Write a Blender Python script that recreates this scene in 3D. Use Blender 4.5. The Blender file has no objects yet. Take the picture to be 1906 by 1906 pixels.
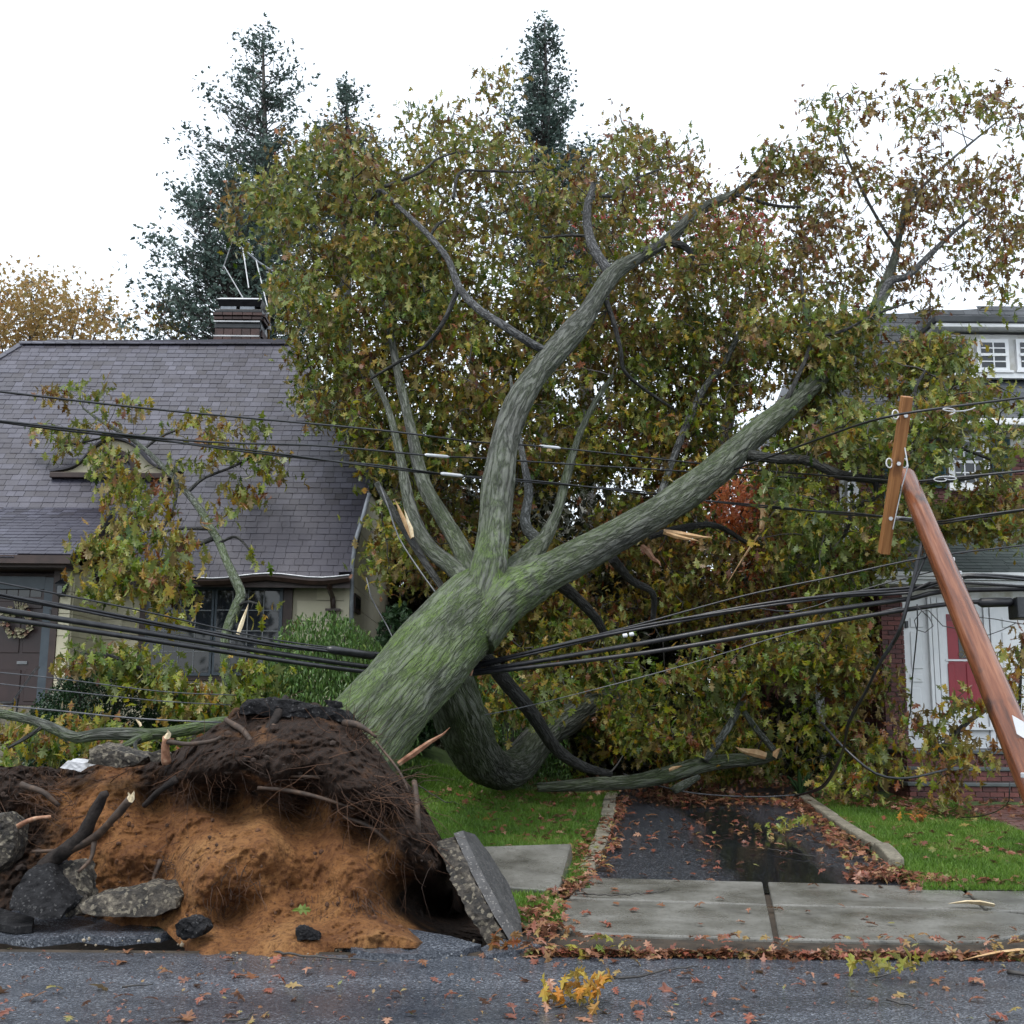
import bpy, math, random
import numpy as np
from mathutils import Vector, Matrix
random.seed(7)
rng = np.random.default_rng(7)
R_ = math.radians
scene = bpy.context.scene
COL = scene.collection

# ---------------------------------------------------------------- camera, sky, sun, exposure
F_PX, PITCH, ROLL, EYE = 2200.0, 10.05, 0.5, 1.65          # focal length in photo pixels (1906 wide)
cam_d = bpy.data.cameras.new('camera')
cam = bpy.data.objects.new('camera', cam_d)
COL.objects.link(cam)
cam_d.sensor_width = 36.0
cam_d.lens = 36.0 * F_PX / 1906.0
cam_d.clip_start, cam_d.clip_end = 0.05, 2000.0
CM = Matrix.Rotation(R_(90 + PITCH), 3, 'X') @ Matrix.Rotation(R_(ROLL), 3, 'Z')
cam.matrix_world = Matrix.Translation((0, 0, EYE)) @ CM.to_4x4()
scene.camera = cam

world = bpy.data.worlds.new('World')
scene.world = world
world.use_nodes = True
wt = world.node_tree
wt.nodes.clear()
wo = wt.nodes.new('ShaderNodeOutputWorld')
SUN_EL, SUN_ROT = R_(64), R_(205)
nis = wt.nodes.new('ShaderNodeTexSky')
nis.sky_type = 'NISHITA'
nis.sun_disc = False
nis.sun_elevation, nis.sun_rotation = SUN_EL, SUN_ROT
nis.air_density, nis.dust_density = 1.0, 3.0
bg1 = wt.nodes.new('ShaderNodeBackground')
bg1.inputs['Strength'].default_value = 0.05
wt.links.new(nis.outputs[0], bg1.inputs['Color'])
bg2 = wt.nodes.new('ShaderNodeBackground')               # the even overcast cloud deck
bg2.inputs['Color'].default_value = (0.88, 0.945, 1.0, 1)
bg2.inputs['Strength'].default_value = 0.98
addn = wt.nodes.new('ShaderNodeAddShader')
wt.links.new(bg1.outputs[0], addn.inputs[0])
wt.links.new(bg2.outputs[0], addn.inputs[1])
wt.links.new(addn.outputs[0], wo.inputs['Surface'])

sun_d = bpy.data.lights.new('sun', 'SUN')
sun_d.energy, sun_d.angle, sun_d.color = 1.5, R_(26), (1.0, 0.97, 0.93)
sun = bpy.data.objects.new('sun', sun_d)
COL.objects.link(sun)
sd = Vector((math.sin(SUN_ROT) * math.cos(SUN_EL), math.cos(SUN_ROT) * math.cos(SUN_EL), math.sin(SUN_EL)))
sun.rotation_euler = sd.to_track_quat('Z', 'Y').to_euler()
sun.location = (0, -5, 20)

vs = scene.view_settings
vs.view_transform, vs.look, vs.exposure, vs.gamma = 'Standard', 'None', 0.52, 1.0
vs.use_curve_mapping = False
scene.render.engine = 'CYCLES'
cy = scene.cycles
cy.max_bounces, cy.diffuse_bounces, cy.glossy_bounces = 4, 1, 2
cy.transmission_bounces, cy.transparent_max_bounces = 3, 4
cy.use_adaptive_sampling, cy.adaptive_threshold = True, 0.01
cy.use_denoising = True
cy.caustics_reflective = cy.caustics_refractive = False

# ---------------------------------------------------------------- points of the photo -> points in the place
CMn = np.array(CM)
def ray(px, py):
    return CMn @ np.array(((px - 953) / F_PX, (953 - py) / F_PX, -1.0))
def P(px, py, Y):                      # the point seen at (px, py) at distance Y down the street's normal
    d = ray(px, py)
    return np.array((0, 0, EYE)) + d * (Y / d[1])
def G(px, py, z=0.0):                  # the point seen at (px, py) on the level z
    d = ray(px, py)
    return np.array((0, 0, EYE)) + d * ((z - EYE) / d[2])
def RP(px, py, p0, n):                 # ... on a plane
    d = ray(px, py); o = np.array((0, 0, EYE)); n = np.array(n, float)
    return o + d * (np.dot(np.array(p0) - o, n) / np.dot(d, n))
def sst(a, b, x):
    t = np.clip((np.asarray(x, float) - a) / (b - a), 0, 1)
    return t * t * (3 - 2 * t)
WALK_Y = 11.35
def zg(X, Y):                          # height of the ground
    X = np.asarray(X, float); Y = np.asarray(Y, float)
    s = 0.19 + (0.083 - 0.19) * sst(-2.2, 0.7, X)
    z = np.where(Y < 8.9, 0.0, 0.04 + 0.08 * np.clip((Y - 8.9) / (WALK_Y - 8.9), 0, 1))
    return z + s * np.clip(Y - WALK_Y, 0, 6.8)
def GS(px, py, off=0.0):               # on the sloping ground
    d = ray(px, py); lo, hi = 3.0, 60.0
    for _ in range(50):
        m = (lo + hi) / 2
        p = np.array((0, 0, EYE)) + d * (m / d[1])
        if p[2] > zg(p[0], p[1]) + off: lo = m
        else: hi = m
    return p

# ---------------------------------------------------------------- noise
_perm = rng.permutation(256); _perm = np.concatenate([_perm, _perm, _perm])
_grad = rng.normal(size=(256, 3)); _grad /= np.linalg.norm(_grad, axis=1)[:, None]
def pn(p):
    p = np.asarray(p, float)
    i = np.floor(p).astype(int); f = p - i; i &= 255
    u = f * f * f * (f * (f * 6 - 15) + 10)
    out = 0
    for dx in (0, 1):
        for dy in (0, 1):
            for dz in (0, 1):
                h = _perm[_perm[_perm[i[..., 0] + dx] + i[..., 1] + dy] + i[..., 2] + dz]
                g = _grad[h]
                dot = g[..., 0] * (f[..., 0] - dx) + g[..., 1] * (f[..., 1] - dy) + g[..., 2] * (f[..., 2] - dz)
                w = (u[..., 0] if dx else 1 - u[..., 0]) * (u[..., 1] if dy else 1 - u[..., 1]) * (u[..., 2] if dz else 1 - u[..., 2])
                out = out + dot * w
    return out * 1.5
def fbm(p, o=4, gain=0.5):
    p = np.asarray(p, float); a = 1.0; s = 0; t = 0
    for k in range(o):
        s = s + a * pn(p * (2.03 ** k) + 17.3 * k); t += a; a *= gain
    return s / t
def ridged(p, o=3):
    p = np.asarray(p, float); a = 1.0; s = 0; t = 0
    for k in range(o):
        s = s + a * (1 - 2 * np.abs(pn(p * (2.1 ** k) + 9.1 * k))); t += a; a *= 0.5
    return s / t

# ---------------------------------------------------------------- objects
def tag(o, label=None, cat=None, group=None, kind=None):
    if label: o['label'] = label
    if cat: o['category'] = cat
    if group: o['group'] = group
    if kind: o['kind'] = kind
    return o
def hang(o, parent):
    if parent is not None:
        o.parent = parent
        root = parent
        T = Matrix.Identity(4)
        chain = []
        while root is not None:
            chain.append(root); root = root.parent
        for r in reversed(chain):
            T = T @ r.matrix_parent_inverse @ r.matrix_basis
        o.matrix_parent_inverse = T.inverted()
    return o
def empty(name, loc, label=None, cat=None, group=None):
    o = bpy.data.objects.new(name, None)
    o.empty_display_size = 0.2
    o.location = loc
    COL.objects.link(o)
    return tag(o, label, cat, group)
def mesh(name, V, F, mat, smooth=False, attrs=None):
    V = np.asarray(V, float).reshape(-1, 3)
    me = bpy.data.meshes.new(name)
    if isinstance(F, np.ndarray):
        n, k = F.shape
        me.vertices.add(len(V)); me.vertices.foreach_set('co', V.astype(np.float32).ravel())
        me.loops.add(n * k); me.loops.foreach_set('vertex_index', F.astype(np.int32).ravel())
        me.polygons.add(n); me.polygons.foreach_set('loop_start', np.arange(0, n * k, k, dtype=np.int32))
        me.update(calc_edges=True)
    else:
        me.from_pydata(V.tolist(), [], F)
    me.polygons.foreach_set('use_smooth', np.full(len(me.polygons), bool(smooth)))
    for an, av in (attrs or {}).items():
        av = np.asarray(av, float)
        if av.ndim == 1:
            a = me.attributes.new(an, 'FLOAT', 'POINT'); a.data.foreach_set('value', av.astype(np.float32))
        else:
            a = me.attributes.new(an, 'FLOAT_VECTOR', 'POINT'); a.data.foreach_set('vector', av.astype(np.float32).ravel())
    if mat is not None:
        for m in (mat if isinstance(mat, (list, tuple)) else [mat]): me.materials.append(m)
    return me
def obj(name, me, parent=None, loc=None, rot=None, scale=None):
    o = bpy.data.objects.new(name, me)
    if loc is not None: o.location = loc
    if rot is not None: o.rotation_euler = rot
    if scale is not None: o.scale = scale
    COL.objects.link(o)
    return hang(o, parent)
def mobj(name, V, F, mat, parent=None, smooth=False, attrs=None):
    return obj(name, mesh(name, V, F, mat, smooth, attrs), parent)

class MB:                                # collects shapes into one mesh
    def __init__(s): s.V = []; s.F = []
    def add(s, V, F):
        b = len(s.V); s.V += [tuple(map(float, v)) for v in V]; s.F += [tuple(int(i) + b for i in f) for f in F]; return s
    def box(s, a, b):
        x0, y0, z0 = a; x1, y1, z1 = b
        return s.add([(x0, y0, z0), (x1, y0, z0), (x1, y1, z0), (x0, y1, z0), (x0, y0, z1), (x1, y0, z1), (x1, y1, z1), (x0, y1, z1)],
                     [(0, 3, 2, 1), (4, 5, 6, 7), (0, 1, 5, 4), (1, 2, 6, 5), (2, 3, 7, 6), (3, 0, 4, 7)])
    def hexa(s, q0, q1):                 # two matching quads
        return s.add(list(q0) + list(q1), [(3, 2, 1, 0), (4, 5, 6, 7), (0, 1, 5, 4), (1, 2, 6, 5), (2, 3, 7, 6), (3, 0, 4, 7)])
    def prism(s, poly, vec):             # polygon of 3-D points pushed along vec
        n = len(poly); vec = np.asarray(vec, float)
        V = [np.asarray(p, float) for p in poly]; V = V + [p + vec for p in V]
        return s.add(V, [tuple(range(n - 1, -1, -1)), tuple(range(n, 2 * n))] + [(i, (i + 1) % n, (i + 1) % n + n, i + n) for i in range(n)])
    def tube(s, path, rad, segs=8):
        V, F, _, _ = sweep(path, rad, segs, None)
        b = len(s.V)
        s.add(V, F.tolist())
        n = len(V) // segs
        s.F += [tuple(b + i for i in range(segs - 1, -1, -1)), tuple(b + (n - 1) * segs + i for i in range(segs))]
        return s
    def build(s, name, mat, parent=None, smooth=False): return mobj(name, s.V, s.F, mat, parent, smooth)

def catmull(pts, vals, step):
    pts = np.asarray(pts, float); vals = np.asarray(vals, float)
    P0 = np.vstack([2 * pts[0] - pts[1], pts, 2 * pts[-1] - pts[-2]])
    out, rv = [], []
    for i in range(len(pts) - 1):
        a, b, c, d = P0[i:i + 4]
        n = max(1, int(math.ceil(np.linalg.norm(c - b) / step)))
        for k in range(n):
            t = k / n
            out.append(0.5 * ((2 * b) + (c - a) * t + (2 * a - 5 * b + 4 * c - d) * t * t + (3 * b - a - 3 * c + d) * t ** 3))
            tt = t * t * (3 - 2 * t)
            rv.append(vals[i] * (1 - tt) + vals[i + 1] * tt)
    out.append(pts[-1]); rv.append(vals[-1])
    return np.array(out), np.array(rv)
def sweep(path, rad, segs, step, disp=None):
    """tube round a path; disp(co, v) gives outward displacement. returns verts, quads, bark coords, distance along"""
    path = np.asarray(path, float)
    rad = np.full(len(path), rad, float) if np.isscalar(rad) else np.asarray(rad, float)
    if step: path, rad = catmull(path, rad, step)
    T = np.gradient(path, axis=0); T /= np.maximum(np.linalg.norm(T, axis=1), 1e-9)[:, None]
    up = np.array((0, 0, 1.0)) if abs(T[0][2]) < 0.9 else np.array((1.0, 0, 0))
    n0 = np.cross(T[0], up); n0 /= np.linalg.norm(n0)
    N = [n0]
    for i in range(1, len(path)):
        n = N[-1] - T[i] * np.dot(N[-1], T[i]); N.append(n / max(np.linalg.norm(n), 1e-9))
    N = np.array(N); B = np.cross(T, N)
    L = np.concatenate([[0], np.cumsum(np.linalg.norm(np.diff(path, axis=0), axis=1))])
    a = np.arange(segs) * 2 * math.pi / segs
    ca, sa = np.cos(a), np.sin(a)
    dirs = N[:, None, :] * ca[None, :, None] + B[:, None, :] * sa[None, :, None]
    rm = max(rad.mean(), 1e-4)
    co = np.stack([np.broadcast_to(ca * rm, (len(path), segs)), np.broadcast_to(sa * rm, (len(path), segs)), np.broadcast_to(L[:, None], (len(path), segs))], -1)
    r = np.repeat(rad[:, None], segs, 1)
    if disp is not None: r = r + disp(co, r)
    V = (path[:, None, :] + dirs * r[..., None]).reshape(-1, 3)
    i = np.arange(len(path) - 1)[:, None] * segs; j = np.arange(segs)[None, :]; j2 = (j + 1) % segs
    Fq = np.stack([i + j, i + j2, i + segs + j2, i + segs + j], -1).reshape(-1, 4)
    return V, Fq, co.reshape(-1, 3), np.repeat(L, segs)

# ---------------------------------------------------------------- materials
def nodes(name):
    m = bpy.data.materials.new(name); m.use_nodes = True
    nt = m.node_tree; nt.nodes.clear()
    out = nt.nodes.new('ShaderNodeOutputMaterial'); b = nt.nodes.new('ShaderNodeBsdfPrincipled')
    nt.links.new(b.outputs[0], out.inputs[0])
    return m, nt, b, out
def nd(nt, typ, ins=None, **props):
    n = nt.nodes.new('ShaderNode' + typ)
    for k, v in props.items(): setattr(n, k, v)
    for k, v in (ins or {}).items():
        if isinstance(v, bpy.types.NodeSocket): nt.links.new(v, n.inputs[k])
        else: n.inputs[k].default_value = v
    return n
def ramp(nt, fac, stops, interp='LINEAR'):
    r = nt.nodes.new('ShaderNodeValToRGB'); r.color_ramp.interpolation = interp
    e = r.color_ramp.elements
    while len(e) < len(stops): e.new(0.5)
    for k, (p, c) in enumerate(stops):
        e[k].position = p
        e[k].color = (c, c, c, 1) if np.isscalar(c) else (*c, 1)
    nt.links.new(fac, r.inputs[0])
    return r.outputs[0]
def mixc(nt, fac, a, b, blend='MIX'):
    n = nt.nodes.new('ShaderNodeMix'); n.data_type = 'RGBA'; n.blend_type = blend
    for k, v in ((0, fac), (6, a), (7, b)):
        if isinstance(v, bpy.types.NodeSocket): nt.links.new(v, n.inputs[k])
        else: n.inputs[k].default_value = v if np.isscalar(v) else (*v, 1)
    return n.outputs[2]
def coords(nt, kind='Object', scale=(1, 1, 1)):
    if kind.startswith('@'): src = nd(nt, 'Attribute', attribute_name=kind[1:]).outputs['Vector']
    elif kind == 'World': src = nd(nt, 'NewGeometry').outputs['Position']
    else: src = nd(nt, 'TexCoord').outputs[kind]
    return nd(nt, 'Mapping', {'Vector': src, 'Scale': scale}).outputs[0]
def bump(nt, b, h, strength, dist):
    n = nd(nt, 'Bump', {'Height': h, 'Strength': strength, 'Distance': dist}); nt.links.new(n.outputs[0], b.inputs['Normal']); return n
def noisy(name, stops, scale=5, detail=5, rough=0.7, bmp=None, co='World', cscale=(1, 1, 1), rrange=None, island=0.0, objrand=0.0, rgh=0.6, spec=0.5, speck=None, metal=0.0):
    """surface whose colour wanders along stops; speck = (scale, threshold, colour, amount) adds grains"""
    m, nt, b, out = nodes(name)
    c = coords(nt, co, cscale)
    nz = nd(nt, 'TexNoise', {'Vector': c, 'Scale': scale, 'Detail': detail, 'Roughness': rgh}).outputs['Fac']
    fac = nd(nt, 'MapRange', {'Value': nz, 'From Min': 0.25, 'From Max': 0.75}).outputs[0]
    if island or objrand:
        rnd = nd(nt, 'NewGeometry').outputs['Random Per Island'] if island else nd(nt, 'ObjectInfo').outputs['Random']
        w = island or objrand
        fac = nd(nt, 'Math', {0: nd(nt, 'Math', {0: fac, 1: 1 - w}, operation='MULTIPLY').outputs[0], 1: nd(nt, 'Math', {0: rnd, 1: w}, operation='MULTIPLY').outputs[0]}, operation='ADD').outputs[0]
    col = ramp(nt, fac, stops)
    if speck:
        v = nd(nt, 'TexVoronoi', {'Vector': c, 'Scale': speck[0]}).outputs['Color']
        s = nd(nt, 'SeparateColor', {0: v}).outputs[0]
        k = ramp(nt, s, [(speck[1], 0.0), (min(1, speck[1] + 0.06), speck[3])])
        col = mixc(nt, k, col, speck[2])
    nt.links.new(col, b.inputs['Base Color'])
    b.inputs['Specular IOR Level'].default_value = spec
    b.inputs['Metallic'].default_value = metal
    if rrange:
        nt.links.new(ramp(nt, nd(nt, 'TexNoise', {'Vector': c, 'Scale': rrange[2], 'Detail': 4.0}).outputs['Fac'], [(0.35, rrange[0]), (0.65, rrange[1])]), b.inputs['Roughness'])
    else: b.inputs['Roughness'].default_value = rough
    if bmp:
        h = nd(nt, 'TexNoise', {'Vector': c, 'Scale': bmp[0], 'Detail': 8.0, 'Roughness': 0.65}).outputs['Fac']
        bump(nt, b, h, bmp[1], bmp[2])
    return m

def leaf_mat(name, stops, back=(0.20, 0.22, 0.13), backmix=0.6, trans=0.25, rough=0.34, spec=0.38):
    """each leaf takes its own colour from the tint it carries; undersides are paler"""
    m, nt, b, out = nodes(name)
    t = nd(nt, 'Attribute', attribute_name='tint').outputs['Fac']
    c = nd(nt, 'TexNoise', {'Vector': coords(nt, 'World'), 'Scale': 22.0, 'Detail': 3.0}).outputs['Fac']
    f = nd(nt, 'Math', {0: nd(nt, 'Math', {0: c, 1: 0.45, 2: -0.225}, operation='MULTIPLY_ADD').outputs[0], 1: t}, operation='ADD', use_clamp=True).outputs[0]
    col = ramp(nt, f, stops)
    pale = mixc(nt, backmix, col, back)
    g = nd(nt, 'NewGeometry').outputs['Backfacing']
    fin = mixc(nt, g, col, pale)
    nt.links.new(fin, b.inputs['Base Color'])
    b.inputs['Roughness'].default_value = rough
    b.inputs['Specular IOR Level'].default_value = spec
    tr = nd(nt, 'BsdfTranslucent', {'Color': fin})
    ms = nd(nt, 'MixShader', {0: trans, 1: b.outputs[0], 2: tr.outputs[0]})
    nt.links.new(ms.outputs[0], out.inputs[0])
    return m

def bark_mat(name, base, ridge, moss=(0.13, 0.24, 0.010), lichen=(0.22, 0.34, 0.08), sx=17.0, sz=2.1):
    m, nt, b, out = nodes(name)
    c = coords(nt, '@bark', (sx, sx, sz))
    warp = nd(nt, 'TexNoise', {'Vector': c, 'Scale': 0.6, 'Detail': 3.0}).outputs['Color']
    cw = nd(nt, 'VectorMath', {0: c, 1: nd(nt, 'VectorMath', {0: warp, 'Scale': 1.0}, operation='SCALE').outputs[0]}, operation='ADD').outputs[0]
    r1 = nd(nt, 'TexNoise', {'Vector': cw, 'Scale': 1.15, 'Detail': 3.0, 'Roughness': 0.55}).outputs['Fac']
    rid = nd(nt, 'Math', {0: nd(nt, 'Math', {0: nd(nt, 'Math', {0: r1, 1: -0.5}, operation='ADD').outputs[0]}, operation='ABSOLUTE').outputs[0], 1: 7.5}, operation='MULTIPLY', use_clamp=True).outputs[0]
    fine = nd(nt, 'TexNoise', {'Vector': cw, 'Scale': 8.0, 'Detail': 8.0, 'Roughness': 0.8}).outputs['Fac']
    h = nd(nt, 'Math', {0: nd(nt, 'Math', {0: rid, 1: 0.62}, operation='MULTIPLY').outputs[0], 1: nd(nt, 'Math', {0: fine, 1: 0.7}, operation='MULTIPLY').outputs[0]}, operation='ADD').outputs[0]
    col = ramp(nt, h, [(0.38, base), (0.58, tuple(0.35 * a + 0.40 * r for a, r in zip(base, ridge))), (0.92, ridge)])
    patch = nd(nt, 'TexNoise', {'Vector': coords(nt, '@bark', (2.2, 2.2, 1.0)), 'Scale': 1.5, 'Detail': 5.0, 'Roughness': 0.65}).outputs['Fac']
    wet = ramp(nt, patch, [(0.36, 0.6), (0.55, 1.0)])
    col = mixc(nt, 1.0, col, wet, 'MULTIPLY')
    mo = nd(nt, 'Attribute', attribute_name='moss').outputs['Fac']
    k = nd(nt, 'Math', {0: mo, 1: nd(nt, 'MapRange', {'Value': fine, 'From Min': 0.38, 'From Max': 0.66}).outputs[0]}, operation='MULTIPLY', use_clamp=True).outputs[0]
    lk = ramp(nt, patch, [(0.42, 0.0), (0.62, 1.0)])
    grn = mixc(nt, lk, moss, lichen)
    col = mixc(nt, k, col, grn)
    nt.links.new(col, b.inputs['Base Color'])
    b.inputs['Roughness'].default_value = 0.62
    b.inputs['Specular IOR Level'].default_value = 0.45
    bump(nt, b, h, 1.0, 0.05)
    return m
# ---------------------------------------------------------------- shared materials
M = {}
M['soil_ground'] = noisy('soil_ground', [(0.2, (0.022, 0.016, 0.010)), (0.8, (0.05, 0.035, 0.022))], 6, 6, 0.9, (30, 0.6, 0.03))
def road_mat():
    m, nt, b, out = nodes('wet_asphalt')
    c = coords(nt, 'World')
    big = nd(nt, 'TexNoise', {'Vector': coords(nt, 'World', (0.35, 1.3, 1)), 'Scale': 0.9, 'Detail': 5.0, 'Roughness': 0.6}).outputs['Fac']
    v = nd(nt, 'TexVoronoi', {'Vector': c, 'Scale': 85.0})
    s = nd(nt, 'SeparateColor', {0: v.outputs['Color']}).outputs[0]
    base = ramp(nt, s, [(0.0, (0.030, 0.035, 0.044)), (0.55, (0.082, 0.093, 0.114)), (0.9, (0.145, 0.158, 0.182)), (1.0, (0.28, 0.30, 0.33))])
    col = mixc(nt, ramp(nt, big, [(0.35, 0.65), (0.65, 0.0)]), base, (0.030, 0.034, 0.043))
    nt.links.new(col, b.inputs['Base Color'])
    nt.links.new(ramp(nt, big, [(0.36, 0.07), (0.46, 0.16), (0.7, 0.26)]), b.inputs['Roughness'])
    hf = nd(nt, 'TexNoise', {'Vector': c, 'Scale': 60.0, 'Detail': 4.0, 'Roughness': 0.7}).outputs['Fac']
    h = nd(nt, 'Math', {0: v.outputs['Distance'], 1: hf}, operation='ADD').outputs[0]
    n = bump(nt, b, h, 0.5, 0.008)
    nt.links.new(ramp(nt, big, [(0.36, 0.08), (0.5, 0.42)]), n.inputs['Strength'])
    return m
M['road'] = road_mat()
def drive_mat():
    m, nt, b, out = nodes('wet_driveway')
    c = coords(nt, 'World')
    big = nd(nt, 'TexNoise', {'Vector': coords(nt, 'World', (0.9, 0.5, 1)), 'Scale': 0.8, 'Detail': 4.0}).outputs['Fac']
    v = nd(nt, 'TexVoronoi', {'Vector': c, 'Scale': 70.0})
    s = nd(nt, 'SeparateColor', {0: v.outputs['Color']}).outputs[0]
    sep = nd(nt, 'SeparateXYZ', {0: c}).outputs[0]
    mid = nd(nt, 'Math', {0: nd(nt, 'Math', {0: sep, 1: -2.6}, operation='ADD').outputs[0]}, operation='ABSOLUTE').outputs[0]
    d = nd(nt, 'Math', {0: mid, 1: nd(nt, 'Math', {0: big, 1: -1.7, 2: 0.85}, operation='MULTIPLY_ADD').outputs[0]}, operation='ADD').outputs[0]
    nt.links.new(mixc(nt, 1.0, ramp(nt, s, [(0.0, (0.010, 0.011, 0.015)), (0.8, (0.030, 0.034, 0.044)), (1.0, (0.10, 0.107, 0.12))]), ramp(nt, d, [(0.35, 0.3), (0.62, 1.0)]), 'MULTIPLY'), b.inputs['Base Color'])
    nt.links.new(ramp(nt, d, [(0.40, 0.03), (0.62, 0.14), (0.85, 0.30)]), b.inputs['Roughness'])
    hf = nd(nt, 'TexNoise', {'Vector': c, 'Scale': 50.0, 'Detail': 5.0, 'Roughness': 0.7}).outputs['Fac']
    h = nd(nt, 'Math', {0: v.outputs['Distance'], 1: hf}, operation='ADD').outputs[0]
    n = bump(nt, b, h, 0.4, 0.01)
    nt.links.new(ramp(nt, d, [(0.40, 0.03), (0.8, 0.9)]), n.inputs['Strength'])
    return m
M['drive'] = drive_mat()
M['concrete'] = noisy('wet_concrete', [(0.1, (0.062, 0.060, 0.052)), (0.45, (0.130, 0.127, 0.113)), (0.85, (0.205, 0.202, 0.185))], 1.9, 10, bmp=(55, 0.35, 0.008), rrange=(0.18, 0.5, 2.5), rgh=0.65, speck=(90, 0.86, (0.06, 0.055, 0.045), 0.6))
M['kerb'] = noisy('kerb_concrete', [(0.15, (0.10, 0.09, 0.065)), (0.85, (0.26, 0.235, 0.18))], 5, 8, 0.75, bmp=(45, 0.5, 0.012), speck=(60, 0.8, (0.07, 0.06, 0.045), 0.6))
M['rubble'] = noisy('rubble_concrete', [(0.30, (0.009, 0.008, 0.007)), (0.56, (0.045, 0.038, 0.030)), (0.88, (0.19, 0.165, 0.125))], 9, 9, 0.8, bmp=(26, 0.9, 0.035), rgh=0.75, speck=(42, 0.82, (0.26, 0.23, 0.17), 0.5))
M['asphalt_chunk'] = noisy('asphalt_chunk', [(0.2, (0.006, 0.006, 0.007)), (0.8, (0.022, 0.022, 0.024))], 14, 7, 0.5, bmp=(45, 0.9, 0.02), rrange=(0.55, 0.8, 6), spec=0.15, speck=(75, 0.92, (0.10, 0.10, 0.10), 0.6))
M['slab_asphalt'] = noisy('slab_asphalt', [(0.2, (0.022, 0.022, 0.023)), (0.8, (0.055, 0.055, 0.056))], 10, 7, 0.6, bmp=(85, 0.5, 0.01), speck=(95, 0.88, (0.17, 0.16, 0.15), 0.7))
M['turf'] = noisy('turf_soil', [(0.2, (0.025, 0.045, 0.010)), (0.8, (0.055, 0.095, 0.018))], 8, 5, 0.9, (60, 0.5, 0.02))
M['paver'] = noisy('brick_paver', [(0.1, (0.06, 0.022, 0.016)), (0.9, (0.15, 0.055, 0.04))], 9, 5, 0.4, (50, 0.4, 0.008), objrand=0.5)

# ---------------------------------------------------------------- ground, road, driveway, pavement
def grid_sheet(name, xs, ys, zf, mat, kind='structure', keep=None):
    X, Y = np.meshgrid(xs, ys)
    V = np.stack([X, Y, zf(X, Y)], -1).reshape(-1, 3)
    nx = len(xs); i = (np.arange(len(ys) - 1)[:, None] * nx + np.arange(nx - 1)[None, :]).ravel()
    Fq = np.stack([i, i + 1, i + nx + 1, i + nx], -1)
    if keep is not None:
        c = V[Fq].mean(1); Fq = Fq[keep(c[:, 0], c[:, 1])]
        used = np.unique(Fq); rm = np.zeros(len(V), int); rm[used] = np.arange(len(used)); V = V[used]; Fq = rm[Fq]
    return tag(mobj(name, V, Fq, mat, None, True), kind=kind)
def pit(X, Y): return 0.55 * sst(-4.9, -4.3, X) * (1 - sst(-0.5, -0.05, X)) * sst(8.95, 9.35, Y) * (1 - sst(11.0, 12.2, Y))
gx = np.concatenate([[-400, -120, -50, -20], np.arange(-12, 12.01, 0.15), [20, 50, 120, 400]])
gy = np.concatenate([[-80, -20, 0, 6, 8.84], np.arange(8.9, 20.01, 0.15), [30, 60, 150, 500]])
grid_sheet('ground', gx, gy, lambda X, Y: zg(X, Y) - 0.03 - pit(X, Y), M['soil_ground'])
def road_edge(X): return 8.86 + 0 * X
rx = np.concatenate([[-80, -30], np.arange(-8, 8.01, 0.25), [30, 80]])
def roadz(X, Y): return 0.018 * fbm(np.stack([X * 0.7, Y * 0.9, 0 * X], -1), 2) * ((Y > 4.2) & (Y < 8.6))
tag(grid_sheet('road', rx, np.concatenate([[-25, -5, 2, 4.2], np.arange(4.5, 8.7, 0.2), [8.86]]), roadz, M['road']), kind='structure')

def poly_side(poly, x):                 # X at given Y along a polyline of (X,Y)
    p = np.array(poly); o = np.argsort(p[:, 1]); return np.interp(x, p[o, 1], p[o, 0])
DL = [GS(x, y)[:2] for x, y in ((1098, 1636), (1112, 1600), (1128, 1550), (1150, 1485), (1160, 1462))]
DR = [GS(x, y)[:2] for x, y in ((1668, 1640), (1628, 1600), (1565, 1552), (1494, 1490), (1478, 1462))]
ys = np.arange(WALK_Y + 0.02, 20.5, 0.15); us = np.linspace(0, 1, 16)
dl = poly_side(DL, ys); dr = poly_side(DR, ys)
Xd = dl[:, None] * (1 - us) + dr[:, None] * us; Yd = np.repeat(ys[:, None], 16, 1)
Vd = np.stack([Xd, Yd, zg(Xd, Yd) - 0.012 + 0.01 * fbm(np.stack([Xd, Yd, Xd * 0], -1), 2)], -1).reshape(-1, 3)
i = (np.arange(len(ys) - 1)[:, None] * 16 + np.arange(15)[None, :]).ravel()
tag(mobj('driveway', Vd, np.stack([i, i + 1, i + 17, i + 16], -1), M['drive'], None, True), kind='structure')

def bevel(o, w=0.012, seg=2):
    b = o.modifiers.new('edge', 'BEVEL'); b.width = w; b.segments = seg; b.limit_method = 'ANGLE'; return o
def slab(name, pxs, mat, parent, thick=0.13, lift=0.0, w=0.015):
    pts = [GS(x, y) for x, y in pxs]
    pts = [np.array((p[0], p[1], zg(p[0], p[1]) + lift)) for p in pts]
    o = MB().prism(pts, (0, 0, -thick)).build(name, mat, parent); bevel(o, w); return o
apron = tag(empty('sidewalk', (2.5, 10, 0)), kind='structure')
FRONT = [(986, 1700), (996, 1710), (1012, 1719), (1040, 1726), (1080, 1732), (1130, 1736), (1250, 1741), (1440, 1746)]
slab('paving_slab', FRONT + [(1428, 1685), (1058, 1672)], M['concrete'], apron)
slab('paving_slab', [(1450, 1746), (1600, 1750), (1780, 1752), (1835, 1750), (1870, 1745), (1906, 1735), (1990, 1712), (1850, 1695), (1439, 1685)], M['concrete'], apron)
slab('paving_slab', [(1059, 1670), (1427, 1683), (1419, 1641), (1092, 1633)], M['concrete'], apron)
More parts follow.
